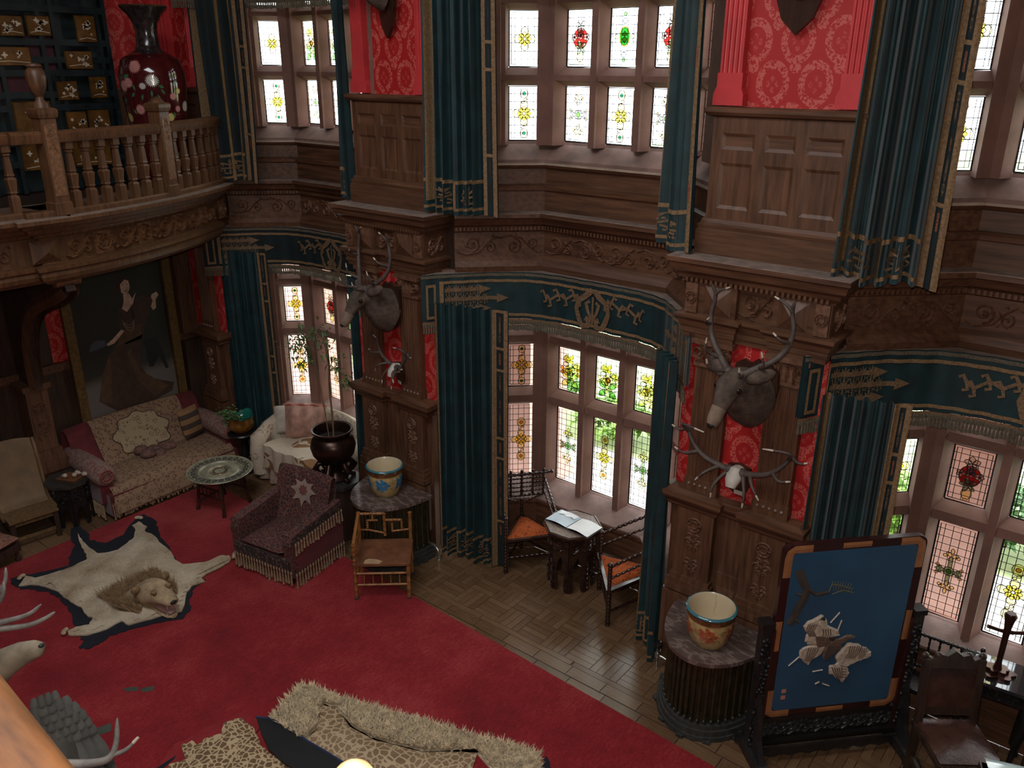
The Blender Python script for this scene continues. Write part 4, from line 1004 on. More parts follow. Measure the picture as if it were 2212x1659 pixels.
def tufts(mb, poly, n, ln, wd, z, rnd, lean=(0,0)):
    for x, y in sample(poly, n, rnd):
        g = rnd.random()*6.28; l = ln*(.6+.7*rnd.random()); w = wd*(.6+.8*rnd.random()); a = rnd.random()*6.28
        tip = (x+cos(a)*l*.7+lean[0]*l, y+sin(a)*l*.7+lean[1]*l, z+l*.75)
        mb.add([(x-cos(g)*w,y-sin(g)*w,z),(x+cos(g)*w,y+sin(g)*w,z),(x-sin(g)*w,y+cos(g)*w,z),tip],[(0,1,3),(1,2,3),(2,0,3)])
def rough_edge(poly, amt, rnd, k=3):
    out = []
    for a, b in zip(poly, poly[1:]+poly[:1]):
        for i in range(k):
            t = i/k; out.append((lerp(a[0],b[0],t)+rnd.uniform(-amt,amt), lerp(a[1],b[1],t)+rnd.uniform(-amt,amt)))
    return out
HIDE = [(-8.23, 3.08),(-8.09, 3.05),(-7.94, 3.03),(-7.71, 3.02),(-7.65, 3.08),(-7.61, 3.18),(-7.66, 3.31),(-7.71, 3.41),(-7.84, 3.49),(-7.95, 3.52),(-7.98, 3.61),(-7.81, 3.6),(-7.74, 3.54),(-7.64, 3.56),(-7.43, 3.53),(-7.2, 3.51),(-7.01, 3.45),(-6.87, 3.45),(-6.73, 3.61),(-6.72, 3.77),(-6.65, 3.83),(-6.56, 3.79),(-6.54, 3.68),(-6.54, 3.5),(-6.52, 3.44),(-6.44, 3.43),(-6.48, 3.32),(-6.42, 3.23),(-6.19, 3.04),(-6.27, 2.89),(-6.37, 2.64),(-6.48, 2.62),(-6.47, 2.48),(-6.51, 2.35),(-6.64, 2.24),(-6.69, 2.26),(-6.7, 2.33),(-6.64, 2.42),(-6.71, 2.49),(-6.79, 2.47),(-6.94, 2.5),(-7.1, 2.48),(-7.22, 2.47),(-7.34, 2.48),(-7.48, 2.45),(-7.6, 2.41),(-7.67, 2.36),(-7.72, 2.29),(-7.85, 2.4),(-7.74, 2.44),(-7.69, 2.58),(-7.66, 2.73),(-7.67, 2.85),(-7.68, 2.91),(-7.77, 2.94),(-7.93, 2.98),(-8.08, 3.02)]
FELT = [(-8.42, 3.09),(-8.37, 3.17),(-8.18, 3.16),(-8.02, 3.11),(-7.84, 3.17),(-7.87, 3.38),(-8.1, 3.66),(-8.1, 3.74),(-7.83, 3.73),(-7.59, 3.61),(-7.28, 3.54),(-6.99, 3.45),(-6.77, 3.44),(-6.48, 3.45),(-6.42, 3.28),(-6.28, 3.16),(-6.16, 3.1),(-6.11, 2.99),(-6.24, 2.78),(-6.32, 2.61),(-6.36, 2.47),(-6.34, 2.37),(-6.35, 2.26),(-6.42, 2.22),(-6.47, 2.29),(-6.55, 2.3),(-6.74, 2.35),(-6.94, 2.4),(-7.12, 2.44),(-7.31, 2.44),(-7.45, 2.42),(-7.61, 2.34),(-7.68, 2.28),(-7.84, 2.27),(-7.93, 2.3),(-7.88, 2.41),(-7.83, 2.51),(-7.72, 2.75),(-7.9, 2.84),(-8.04, 2.95),(-8.23, 3.0)]
FUR = [(-4.46, 2.72),(-4.52, 2.89),(-4.56, 3.09),(-4.52, 3.13),(-4.26, 3.17),(-3.94, 3.28),(-3.55, 3.42),(-3.2, 3.53),(-2.9, 3.65),(-2.69, 3.71),(-2.53, 3.52),(-2.65, 3.34),(-3.07, 3.46),(-3.36, 3.23),(-3.72, 3.08),(-3.96, 3.06),(-4.2, 3.12),(-4.3, 3.07),(-4.13, 2.87),(-4.11, 2.74)]
LEO2 = [(-4.31, 3.08),(-4.2, 3.12),(-3.96, 3.07),(-3.73, 3.09),(-3.37, 3.23),(-3.08, 3.49),(-3.0, 3.33),(-2.69, 3.19),(-3.33, 2.56),(-3.79, 2.78),(-4.1, 2.74),(-4.14, 2.88)]
LEO1 = [(-4.71, 2.5),(-4.66, 2.6),(-4.54, 2.6),(-4.47, 2.59),(-4.32, 2.53),(-4.18, 2.53),(-4.04, 2.53),(-3.89, 2.52),(-3.81, 2.29),(-4.31, 1.88),(-4.52, 1.8),(-4.66, 2.03),(-4.61, 2.12),(-4.76, 2.16),(-4.74, 2.24),(-4.67, 2.25),(-4.68, 2.32),(-4.64, 2.42)]
DISC = [(-4.55, 2.66),(-4.47, 2.71),(-4.28, 2.75),(-4.07, 2.75),(-3.86, 2.77),(-3.71, 2.78),(-3.7, 2.66),(-3.73, 2.55),(-4.03, 2.52),(-4.22, 2.53),(-4.39, 2.59)]
TAIL = [(-4.71, 1.95),(-4.71, 2.1),(-4.69, 2.07),(-4.67, 1.96)]

rnd = random.Random(5)
navy = plain('navy_felt', (.006,.007,.014), .95, var=.3); 
def hidemat():
    m, nt, b = _new('lion_hide'); b.inputs['Roughness'].default_value = .85; v = mp(nt)
    f = mth(nt, 'ADD', mth(nt, 'MULTIPLY', noise(nt, v, 2.2, 4, .6), .7), mth(nt, 'MULTIPLY', noise(nt, mp(nt,(20,60,20)), 1.5, 3), .3))
    nt.links.new(ramp(nt, f, [(.3,(.14,.085,.045)),(.42,(.34,.25,.16)),(.58,(.5,.41,.3)),(.75,(.58,.51,.41))]), b.inputs['Base Color']); bump(nt, b, noise(nt, v, 40, 4), .3); return m
hide = hidemat(); mane = plain('lion_mane', (.2,.12,.058), .85, var=.5, sc=25, bs=.5, bsc=90)
lr = thing('lion_skin_rug', 'pale lion skin rug with open-mouthed head on navy felt backing', 'rug', (-7.1, 3.0, .012)); lo = Vector((7.1,-3.0))
L_ = lambda poly: [(x+lo.x, y+lo.y) for x, y in poly]
MB().prism(FLOOR, rough_edge(L_(FELT), .012, rnd, 4), 0, .008).build('felt_backing', navy, lr)
# hide: relaxed grid inside outline with wrinkles
def hide_mesh(poly, z0, hgt, cell=.05, seed=3):
    xs = [p[0] for p in poly]; ys = [p[1] for p in poly]; mb = MB(); rr = random.Random(seed)
    mb.prism(FLOOR, rough_edge(poly, .006, rr, 3), z0, z0+.012)
    nx, ny = int((max(xs)-min(xs))/cell), int((max(ys)-min(ys))/cell); idx = {}; vs = []; fs = []
    def edge_d(p):
        d = 9
        for a, b in zip(poly, poly[1:]+poly[:1]):
            ax, ay = a; bx, by = b; L2 = (bx-ax)**2+(by-ay)**2 or 1e-9; t = max(0,min(1,((p[0]-ax)*(bx-ax)+(p[1]-ay)*(by-ay))/L2)); d = min(d, hypot(p[0]-ax-t*(bx-ax), p[1]-ay-t*(by-ay)))
        return d
    for i in range(nx+1):
        for j in range(ny+1):
            p = (min(xs)+i*cell, min(ys)+j*cell)
            if inside(p, poly):
                d = min(1, edge_d(p)/.12); idx[(i,j)] = len(vs)
                vs.append((p[0], p[1], z0+.012+hgt*d*(.6+.25*sin(p[0]*17+p[1]*9)+.25*sin(p[0]*7-p[1]*21)+.15*sin(p[0]*33+p[1]*29))))
    for (i, j) in idx:
        q = [idx.get(k) for k in ((i,j),(i+1,j),(i+1,j+1),(i,j+1))]
        if None not in q: fs.append(tuple(q))
    mb.add(vs, fs); return mb
hm = hide_mesh(L_(HIDE), .008, .035); hm.build('hide', hide, lr, 60)
lh = MB()
loft(lh, [((.2,.0,.03),.2,.03),((.34,.0,.08),.18,.09),((.46,.0,.12),.165,.125),((.56,.0,.15),.15,.13),((.64,.0,.17),.13,.11),((.70,0,.18),.105,.082),((.755,.0,.182),.085,.056),((.82,.0,.184),.078,.045),((.875,.0,.182),.062,.036),((.895,0,.178),.03,.022)], 20)
loft(lh, [((.5,0,.05),.11,.05),((.62,0,.035),.09,.032),((.74,0,.026),.074,.022),((.83,0,.022),.058,.018),((.87,0,.026),.03,.014)], 14)
lhm = plain('lion_face_fur', (.36,.255,.15), .85, var=.4, sc=11, bs=.4, bsc=80)
head = lh.build('head', lhm, lr, 60)
for s in (-1,1):
    e = MB(); e.ell((.5,s*.15,.235), (.03,.045,.045), 10, 6); e.build('ear', mane, head, 60)
    e = MB(); e.ell((.705,s*.072,.238), (.018,.02,.018), 8, 6); e.build('eye', plain('amber_eye_%d' % s, (.12,.06,.015), .1), head, 60)
    e = MB(); e.ell((.685,s*.072,.256), (.03,.03,.012), 8, 6); e.build('brow', mane, head, 60)
mth_ = MB(); loft(mth_, [((.58,0,.09),.085,.06),((.68,0,.09),.078,.058),((.75,0,.08),.066,.05),((.82,0,.06),.05,.03),((.85,0,.05),.03,.014)], 12); mth_.build('mouth', plain('pink_mouth', (.34,.19,.18), .4), head, 60)
e = MB(); e.ell((.895,0,.195), (.016,.034,.02), 10, 6); e.build('nose', black, head, 60)
te = MB()
for y in (-.045,-.025,-.008,.008,.025,.045):
    for z0, z1, x in ((.15,.115,.872-abs(y)*.5),(.036,.065,.845-abs(y)*.5)): te.tube([(x,y,z0),(x+.003,y,z1)], [.008 if abs(y) > .04 else .005,.001], 6)
te.build('teeth', plain('tooth_ivory', (.6,.55,.45), .4), head)
mn = MB(); tufts(mn, [(.1,-.3),(.42,-.28),(.6,-.2),(.56,-.14),(.4,-.17),(.26,.0),(.4,.17),(.56,.14),(.6,.2),(.42,.26),(.1,.24)], 3000, .085, .007, .045, rnd, (-.9,0)); mo = tag(mn.build('mane', mane, lr), kind='stuff')
for ob_ in (mo, head): ob_.location = (.12,-.05,0); ob_.scale = (.94,.94,.94)
pw = MB()
for (x, y), a in (((-8.0+7.1,.6),2.2),((-7.8+7.1,-.62),3.6),((-6.62+7.1,.81),.9),((-6.66+7.1,-.73),-2.4)):
    for k in range(4): g = a+(k-1.5)*.35; pw.ell((x+.05*cos(g), y+.05*sin(g), .03), (.022,.022,.018), 8, 5)
pw.build('paw_toes', hide, lr, 60)
for poly, seed in (([(-.35,.42),(-.15,.4),(-.12,.5),(-.3,.52)],2),):
    MB()
# leopard and fleece rugs at the bottom edge
fr_ = thing('fleece_edged_leopard_rug', 'leopard skin rug bordered with thick cream fleece at the bottom edge of the picture', 'rug', (-3.7, 3.1, .012)); lo = Vector((3.7,-3.1))
hm = hide_mesh(L_(LEO2), .0, .02, .06); hm.build('leopard_hide', leopard_pale, fr_, 60)
fleece = plain('cream_fleece', (.55,.44,.29), .95, var=.3, sc=14, sheen=.2)
pile = MB(); PFUR = L_(FUR)
for a in range(1): 
    hmf = hide_mesh(PFUR, .0, .07, .045, 8); hmf.build('fleece_pad', fleece, fr_, 60)
tufts(pile, PFUR, 7000, .055, .008, .045, rnd); tag(pile.build('fleece_pile', fleece, fr_), kind='stuff')
MB().prism(FLOOR, rough_edge(L_([(-2.66,3.74),(-2.62,3.62),(-2.5,3.5),(-2.55,3.66)]), .01, rnd), 0, .01).build('felt_corner', navy, fr_)
l1 = thing('leopard_skin_rug', 'spotted leopard skin rug with red pinked felt edge, lower left of the fleece', 'rug', (-4.3, 2.3, .012)); lo = Vector((4.3,-2.3))
big = [(-4.77,2.47),(-4.69,2.66),(-4.52,2.66),(-4.42,2.62),(-4.28,2.57),(-4.0,2.58),(-3.84,2.57),(-3.74,2.26),(-4.3,1.78),(-4.56,1.72),(-4.74,2.0),(-4.82,2.14)]
MB().prism(FLOOR, rough_edge(L_(big), .016, rnd, 8), .0, .006).build('pinked_felt', plain('red_felt', (.22,.012,.016), .95), l1)
hm = hide_mesh(L_(LEO1), .006, .03, .05, 4); hm.build('spotted_hide', leopard_m, l1, 60)
MB().prism(FLOOR, L_(TAIL), .0, .01).build('tail_felt', navy, l1)
dk = thing('dark_felt_panel', 'black felt flap lying between the leopard skin and the fleece', 'felt', (-4.1, 2.65, .012)); lo = Vector((4.1,-2.65))
MB().prism(FLOOR, L_(DISC), .03, .045).build('flap', black, dk)
q = MB(); q.tube([(x+lo.x,y+lo.y,.045) for x,y in DISC[:6]], .008, 6); q.build('blue_edge', plain('blue_binding', (.02,.03,.08), .8), dk)
# ---------------------------------------------------------------- furniture, left half
def quilt(mb, w, d, h, crown=.03, n=8, o=(0,0,0), sag=None):
    "soft cushion block centred on o (bottom at o.z)"
    ox, oy, oz = o
    def top(u, v):
        x, y = (u-.5)*2, (v-.5)*2; k = (1-abs(x)**5)*(1-abs(y)**5)
        return (ox+(u-.5)*w, oy+(v-.5)*d, oz+h*.6+h*.4*k+crown*(1-x*x)*(1-y*y))
    mb.surf(top, n, n); mb.surf(lambda u,v: (ox+(u-.5)*w, oy+(v-.5)*d, oz+ (h*.6 if (u in(0,1) or v in (0,1)) else 0)), n, n)
def tassels(mb, p0, p1, ln, step=.03, r=.008, seg=5):
    p0, p1 = Vector(p0), Vector(p1); n = max(2, int((p1-p0).length/step))
    for i in range(n):
        q = p0.lerp(p1, (i+.5)/n); l = ln*(.85+.3*random.random()); j = Vector((random.uniform(-.3,.3)*r, random.uniform(-.3,.3)*r, 0))
        mb.tube([q, q-Vector((0,0,l*.15)), q-Vector((0,0,l*.3)), q+j-Vector((0,0,l))], [r*.4,r,r*.6,r*1.15], seg)
def paisley(name, a, b, c, sc, w=.12):
    m, nt, bs = _new(name); bs.inputs['Roughness'].default_value = .9; v = mp(nt)
    vo = N(nt, 'ShaderNodeTexVoronoi'); vo.inputs['Scale'].default_value = sc; nt.links.new(v, vo.inputs['Vector'])
    ve = N(nt, 'ShaderNodeTexVoronoi', feature='DISTANCE_TO_EDGE'); ve.inputs['Scale'].default_value = sc*1.7; nt.links.new(v, ve.inputs['Vector'])
    ring = mth(nt, 'LESS_THAN', mth(nt, 'ABSOLUTE', mth(nt, 'SUBTRACT', vo.outputs['Distance'], .33)), w)
    c1 = mixc(nt, ring, a, b); nt.links.new(mixc(nt, mth(nt, 'LESS_THAN', ve.outputs['Distance'], .06), c1, c), bs.inputs['Base Color'])
    bump(nt, bs, noise(nt, v, 80, 3), .25); return m
throw_m = paisley('paisley_throw', (.23,.135,.08), (.105,.038,.026), (.28,.185,.11), 26)
medal_m = paisley('medallion_cloth', (.34,.25,.15), (.15,.085,.045), (.32,.235,.145), 18, .07)
velvet = plain('crimson_velvet', (.10,.006,.010), .8, sheen=.35, var=.35)
armtex = paisley('woven_arm_cover', (.25,.16,.13), (.2,.05,.04), (.15,.10,.09), 30)
frg = plain('beige_fringe', (.26,.17,.1), .9, var=.45, sc=60)
# settee below the portrait (faces +x)
s = thing('settee', 'long paisley-covered settee with crimson velvet ends under the portrait', 'sofa', (-8.66, 4.24, 0))
mb = MB(); mb.box(-.46,-.78,.06,.44,.78,.3); mb.build('base', velvet, s)
mb = MB(); mb.surf(lambda u,v: (-.3+.78*u, -.74+1.48*v, .34+.05*sin(pi*u)+.02*sin(pi*v)-(.26*max(0,(u-.93)/.07))), 16, 12); mb.build('seat_throw', throw_m, s, 60)
def backfn(u, v, c=0):
    y = -.78+1.56*u; t = v*1.15
    pr = [(-.1,.36),(-.2,.5),(-.3,.66),(-.36,.78),(-.43,.83),(-.5,.78),(-.52,.6),(-.52,.1)]
    k = v*(len(pr)-1); i = min(int(k), len(pr)-2); f = k-i
    x, z = lerp(pr[i][0],pr[i+1][0],f), lerp(pr[i][1],pr[i+1][1],f)
    z += .06*sin(pi*min(1,max(0,u)))*max(0,(z-.4))*1.0
    d = Vector((.85,0,.5))*c
    return Vector((x, y, z))+d
mb = MB(); mb.surf(backfn, 20, 28); mb.build('backrest', velvet, s, 60)
mb = MB(); mb.surf(lambda u,v: backfn(u,v,.012), 18, 20, .17,.86,.0,.62); mb.build('back_throw', throw_m, s, 60)
med = MB(); pts = []
for i in range(48):
    g = 2*pi*i/48; r = 1+.1*cos(8*g); pts.append(backfn(.5+.2*r*cos(g)*(1-.18*sin(g)), .235+.2*r*sin(g), .022))
med.add([backfn(.5,.235,.024)]+pts, [(0,1+i,1+(i+1)%48) for i in range(48)]); med.build('medallion', medal_m, s, 60)
rb = MB(); rb.tube([p+Vector((.002,0,.001)) for p in pts], .005, 5, closed=True); rb.build('medallion_cord', plain('dark_cord', (.05,.025,.015), .8), s)
for sg in (-1,1):
    mb = MB(); yc = sg*.76
    mb.box(-.42,yc-.07,.2,.36,yc+.07,.46); mb.build('arm_panel', velvet, s)
    mb = MB(); mb.tube([(-.42,yc,.52),(-.2,yc,.53),(.1,yc,.53),(.38,yc,.52),(.4,yc,.52)], [.1,.115,.12,.115,.09], 18); mb.build('arm_roll', armtex, s, 60)
    mb = MB(); rosette(mb, Fr((.402,yc,.52),(0,1,0),(0,0,1),(1,0,0)), 0, 0, .07, 0, .012); mb.build('arm_rosette', plain('red_rosette_%d' % sg, (.25,.06,.045), .7), s)
fm = MB(); tassels(fm, (.455,-.78,.22), (.455,.78,.22), .17, .022, .009); tassels(fm, (.4,-.84,.2), (-.4,-.84,.2), .16, .024, .009); tag(fm.build('fringe', frg, s), kind='stuff')
sh = MB()
for k in range(7):
    a = random.random()*6; sh.ell((-.02+.09*cos(k*1.3), .02+.16*sin(k*2.1), .41+.02*(k % 3)), (.09,.07,.05), 10, 6, Matrix.Rotation(a,3,'Z'))
tag(sh.build('crumpled_shawl', plain('plum_brown_wool', (.15,.075,.06), .95, var=.5, sc=30, bs=.6, bsc=60), None, 60, (-8.66,4.24,0)), 'crumpled plum-brown shawl lying on the settee seat', 'shawl')
# striped cushion
ca, cbm = plain('tan_stripe', (.23,.12,.05), .9), plain('brown_stripe', (.05,.03,.022), .9)
cu = thing('striped_cushion', 'tan and brown striped cushion against an arm of the settee', 'cushion', (-8.7, 4.78, .41)); cu.rotation_euler = (0,-.25,.25)
def cush(mb, w, h, t, k0=0., k1=1., n=10, c=0.):
    for sg in (1,-1):
        mb.surf(lambda u,v: Vector((sg*(t+c)*((1-abs(2*(k0+(k1-k0)*u)-1)**2.6)*(1-abs(2*v-1)**2.6))**.55, (v-.5)*w, (k0+(k1-k0)*u)*h)), max(2,int(n*(k1-k0)+1)), n)
for k in range(6):
    mb = MB(); cush(mb, .3, .36, .07, k/6, (k+1)/6, 18); mb.build('stripe', ca if k % 2 else cbm, cu, 60)
# oak chair at far left (faces +x, slightly right)
oc = thing('oak_chair', 'low oak chair with a broad curved panel back beside the shell table', 'chair', (-8.68, 2.80, 0), -.12)
cane = plain('worn_leather_panel', (.17,.105,.055), .75, var=.2, sc=6, bs=.2, bsc=120)
mb = MB()
bp_ = [(.14,.3),(.05,.31),(-.06,.36),(-.12,.5),(-.16,.7),(-.2,.88),(-.24,.95)]
def bfn(u,v):
    k = v*(len(bp_)-1); i = min(int(k),len(bp_)-2); f = k-i
    return Vector((lerp(bp_[i][0],bp_[i+1][0],f)+.02*(2*u-1)**2, (u-.5)*.46, lerp(bp_[i][1],bp_[i+1][1],f)+(.03*sin(pi*u) if v > .9 else 0)))
mb.surf(bfn, 12, 18); mb.surf(lambda u,v: bfn(u,v)-Vector((.015,0,.01)), 12, 18); mb.build('back_panel', cane, oc, 60)
for sg in (-1,1):
    mb = MB(); mb.tube([bfn(.5+sg*.52,t/12) for t in range(13)], .02, 8); mb.build('back_rail', oakm, oc, 60)
    for x, nm in ((.26,'leg'),(-.2,'leg')): mb = MB(); mb.box(x-.022,sg*.2-.022,0,x+.022,sg*.2+.022,.31 if x > 0 else .5); mb.build(nm, oakd, oc)
MB().cbox((.1,0,.31),(.4,.46,.025)).build('seat', oakm, oc)
for z in (.1,.26):
    MB().cbox((.26,0,z),(.022,.38,.03)).build('stretcher', oakm, oc)
    for sg in (-1,1): MB().cbox((.03,sg*.2,z),(.42,.02,.03)).build('stretcher', oakd, oc)
# stool corner at left edge
so = thing('tapestry_footstool', 'rust tapestry footstool beside the low oak chair', 'footstool', (-8.32, 2.28, 0), .3)
mb = MB(); quilt(mb, .42, .4, .09, .03, 8, (0,0,.2)); mb.build('cushion_top', paisley('rust_tapestry', (.2,.07,.045), (.12,.05,.035), (.25,.13,.09), 20), so, 60)
MB().box(-.2,-.19,.12,.2,.19,.2).build('apron', oakd, so)
for x in (-.17,.17):
    for y in (-.16,.16): MB().lathe([(.022,0),(.03,.04),(.015,.07),(.025,.12)], 10, (x,y,0)).build('leg', oakd, so, 50)
# octagonal side table with shells
def octo(r, rot=pi/8): return [(r*cos(rot+k*pi/4), r*sin(rot+k*pi/4)) for k in range(8)]
ot = thing('octagonal_side_table', 'small dark octagonal table between the settee and the low oak chair', 'table', (-8.58, 3.22, 0))
MB().prism(FLOOR, octo(.23), .47, .5).build('top', plain('blackened_inlay_top', (.03,.028,.026), .4, var=.5, sc=30), ot)
for k in range(8):
    g = k*pi/4; fr = Fr((.17*cos(g),.17*sin(g),0),(-sin(g),cos(g),0),(0,0,1),(cos(g),sin(g),0)); mb = MB()
    mb.prism(fr, [(-.07,0),(-.045,0),(-.04,.1),(-.03,.18),(0,.22),(.03,.18),(.04,.1),(.045,0),(.07,0),(.07,.47),(-.07,.47)], -.008, .008); relief(mb, fr, -.06,.27,.12,.16,.009,.12,.008); mb.build('side_panel', ebony, ot)
bk_ = thing('wooden_tray', 'flat brown wooden tray on the small octagonal table', 'tray', (-8.55, 3.25, .5), .4)
MB().cbox((0,0,.008),(.24,.2,.016)).build('board', wood('tray_wood', (.1,.035,.015), (.2,.08,.03)), bk_)
mb = MB(); mb.ribbon(FLOOR, [(-.12,-.1),(.12,-.1),(.12,.1),(-.12,.1),(-.12,-.1)], .014, .016, .008); mb.build('rim', oakd, bk_)
shm = plain('sea_shell', (.42,.33,.27), .4, var=.3)
for k, (x, y, a, w) in enumerate(((-.02,.05,.6,'leftmost'),(.05,.0,2.2,'middle'),(.0,-.04,3.6,'nearest'),(.075,.075,1.0,'rightmost'))):
    q = MB(); q.tube([(0,0,.028),(.02,0,.028),(.05,0,.024),(.075,0,.02)], [.012,.026,.02,.003], 12)
    for t in range(4): q.tube([(.02+.012*t,.025*cos(g*pi/4)*(1-.2*t),.028+.025*(1-.2*t)*sin(g*pi/4)) for g in range(8)], .003, 4, closed=True)
    tag(q.build('sea_shell', shm, None, 60, (-8.55+x,3.25+y,.515), a), '%s of the pale shells on the wooden tray' % w, 'shell', 'shells on the wooden tray')
# brass tray table
bt = thing('brass_tray_table', 'engraved round brass tray on a folding dark turned stand near the settee', 'table', (-7.6, 4.40, 0), .2)
brs = plain('tarnished_brass', (.34,.315,.22), .42, .25, var=.35, sc=14, bs=.35, bsc=70)
tp = MB(); tp.lathe([(.0,.44),(.12,.44),(.125,.448),(.19,.446),(.2,.436),(.215,.436),(.225,.452),(.33,.456),(.345,.462),(.35,.456),(.335,.445),(.2,.43),(0,.43)], 48); tray = tp.build('tray', brs, bt, 40)
eg = MB(); F3 = Fr((0,0,.457),(1,0,0),(0,1,0))
for k in range(26): g = 2*pi*k/26; rosette(eg, F3, .278*cos(g), .278*sin(g), .026, 0, .004)
for r, z in ((.24,0),(.32,0)): eg.ribbon(F3, arc(0,0,r,0,2*pi,48)[:-1], .006, z, .003, closed=True)
tag(eg.build('engraved_band', plain('dark_engraving', (.06,.06,.045), .45, .5), tray), kind='stuff')
eg = MB(); F4 = Fr((0,0,.442),(1,0,0),(0,1,0))
for k in range(12): g = 2*pi*k/12; blob(F4.p, eg, .07*cos(g), .07*sin(g), .018, petals=3, c=.001); 
eg.ribbon(F4, arc(0,0,.1,0,2*pi,30)[:-1], .006, .001, .004, closed=True); eg.build('centre_boss', plain('coppery_engraving', (.28,.17,.08), .35, .8), tray)
for k in range(4):
    g = pi/4+k*pi/2; x, y = .25*cos(g), .25*sin(g); mb = MB()
    mb.tube([(x*.9,y*.9,.43),(x*.92,y*.92,.36),(x,y,.2),(x*1.06,y*1.06,.08),(x*1.1,y*1.1,.03),(x*1.1,y*1.1,0)], [.018,.024,.018,.016,.024,.022], 10); mb.build('leg', rosew, bt, 60)
for k in range(2):
    a, b = pi/4+k*pi, pi/4+k*pi+pi/2; A_ = Vector((.24*cos(a),.24*sin(a),.3)); B_ = Vector((.24*cos(b),.24*sin(b),.3)); mb = MB()
    bobbin(mb, A_, B_, .013, 6); bobbin(mb, A_-Vector((0,0,.1)), B_-Vector((0,0,.1)), .011, 6)
    for i in range(1,6): p = A_.lerp(B_, i/6); bobbin(mb, p, p-Vector((0,0,.1)), .008, 3)
    mb.build('spindle_frieze', rosew, bt, 60)
mb = MB(); mb.tube([(.2,.2,.36),(-.2,-.2,.1)], .013, 8); mb.build('brace', rosew, bt); mb = MB(); mb.tube([(-.2,.2,.36),(.2,-.2,.1)], .013, 8); mb.build('brace', rosew, bt)
# small leaf helper
def leaf(mb, p, d, l, w, droop=.3):
    p = Vector(p); d = Vector(d).normalized(); s = d.cross(Vector((0,0,1))); s = s.normalized() if s.length > 1e-4 else Vector((1,0,0))
    m = p+d*l*.5+Vector((0,0,.0)); t = p+d*l-Vector((0,0,l*droop)); mb.add([p, m+s*w, t, m-s*w, m-Vector((0,0,w*.4))], [(0,1,4),(1,2,4),(2,3,4),(3,0,4)])
lm = plain('leaf_green', (.05,.13,.03), .45, var=.5, sc=30)
def leafm_thing(): pass
# green and amber pot with trailing plant on a stand
ps = thing('plant_stand', 'dark round plant stand between the settee and the cream sofa', 'stand', (-8.14, 5.06, 0))
MB().lathe([(.0,.5),(.16,.5),(.17,.515),(.16,.53),(.0,.53)], 24).build('top', ebony, ps, 40)
MB().lathe([(.1,0),(.11,.03),(.05,.06),(.04,.2),(.06,.3),(.05,.45),(.1,.5)], 16).build('column', ebony, ps, 50)
for k in range(3): g = k*2.1+.4; q = MB(); q.tube([(.04*cos(g),.04*sin(g),.1),(.12*cos(g),.12*sin(g),.05),(.16*cos(g),.16*sin(g),.012)], [.02,.016,.014], 8); q.build('foot', ebony, ps, 60)
pg = thing('glazed_planter', 'amber glazed bowl with turquoise inside holding a trailing plant', 'planter', (-8.14, 5.06, .53))
amb = plain('amber_glaze', (.14,.055,.008), .12, var=.6, sc=8, coat=.5); turq = plain('turquoise_glaze', (.01,.13,.1), .1, var=.3, coat=.5)
def wav(r, z, k, amp): return [(r*(1+amp*sin(4*2*pi*i/32))*cos(2*pi*i/32), r*(1+amp*sin(4*2*pi*i/32))*sin(2*pi*i/32), z+amp*.2*sin(4*2*pi*i/32)) for i in range(32)]
def ringstack(mb, rings): 
    n = len(rings[0]); vs = [p for r in rings for p in r]; mb.add(vs, [(i*n+j, i*n+(j+1)%n, (i+1)*n+(j+1)%n, (i+1)*n+j) for i in range(len(rings)-1) for j in range(n)])
mb = MB(); ringstack(mb, [wav(.08,0,4,0),wav(.1,.01,4,0),wav(.15,.07,4,.01),wav(.16,.12,4,.02),wav(.145,.17,4,.05),wav(.165,.21,4,.1)]); mb.build('bowl', amb, pg, 60)
mb = MB(); ringstack(mb, [wav(.163,.212,4,.1),wav(.14,.17,4,.05),wav(.12,.13,4,.0),wav(.01,.12,4,.0)]); mb.build('inner_glaze', turq, pg, 60)
mb = MB(); rl = random.Random(3)
for k in range(150):
    a = rl.uniform(-pi,pi); r = rl.uniform(.0,.15); h = rl.uniform(.12,.3); x, y = -.06+r*cos(a)-.1*(h-.12), -.08+r*sin(a)-.28*(h-.12); leaf(mb, (x,y,h), (rl.uniform(-1,1),rl.uniform(-1,1),rl.uniform(-.2,.6)), .045, .014)
tag(mb.build('foliage', plain('variegated_leaf', (.1,.2,.07), .4, var=.6, sc=40), pg), kind='stuff')
mb = MB()
for k in range(7): a = k*.9; mb.tube([(0,0,.13),(-.03*cos(a)-.03,-.05+.03*sin(a),.2),(-.08+.05*cos(a),-.12+.05*sin(a),.28)], .003, 5)
mb.build('stems', plain('plant_stem', (.08,.09,.03), .7), pg)
# cream sofa in the left bay (faces -y)
cs = thing('cream_sofa', 'cream floral sofa with a curved back in the far window bay', 'sofa', (-7.22, 5.5, 0))
chintz = paisley('cream_chintz', (.5,.41,.31), (.36,.25,.17), (.56,.47,.37), 9, .08)
def csb(u, v, c=0):
    a = lerp(-.02, 1.02, u); ang = pi*(1.02*a); x = -.72*cos(ang); y = -.28+.48*sin(ang)**.6 if 0 < sin(ang) else -.28
    top = .80-.2*abs(2*a-1)**3
    pr = [(.1,0.12),(.09,.35),(.07,.6),(.04,1.),(-.02,1.05),(-.09,1.),(-.1,.8),(-.09,.05)]
    k = v*(len(pr)-1); i = min(int(k),len(pr)-2); f = k-i; d, zz = lerp(pr[i][0],pr[i+1][0],f), lerp(pr[i][1],pr[i+1][1],f)
    n = Vector((cos(ang)*.9, -max(.15,sin(ang)), 0)).normalized()
    return Vector((x,y,zz*top))+n*(d+c)
mb = MB(); mb.surf(csb, 40, 21); mb.build('curved_back', chintz, cs, 70)
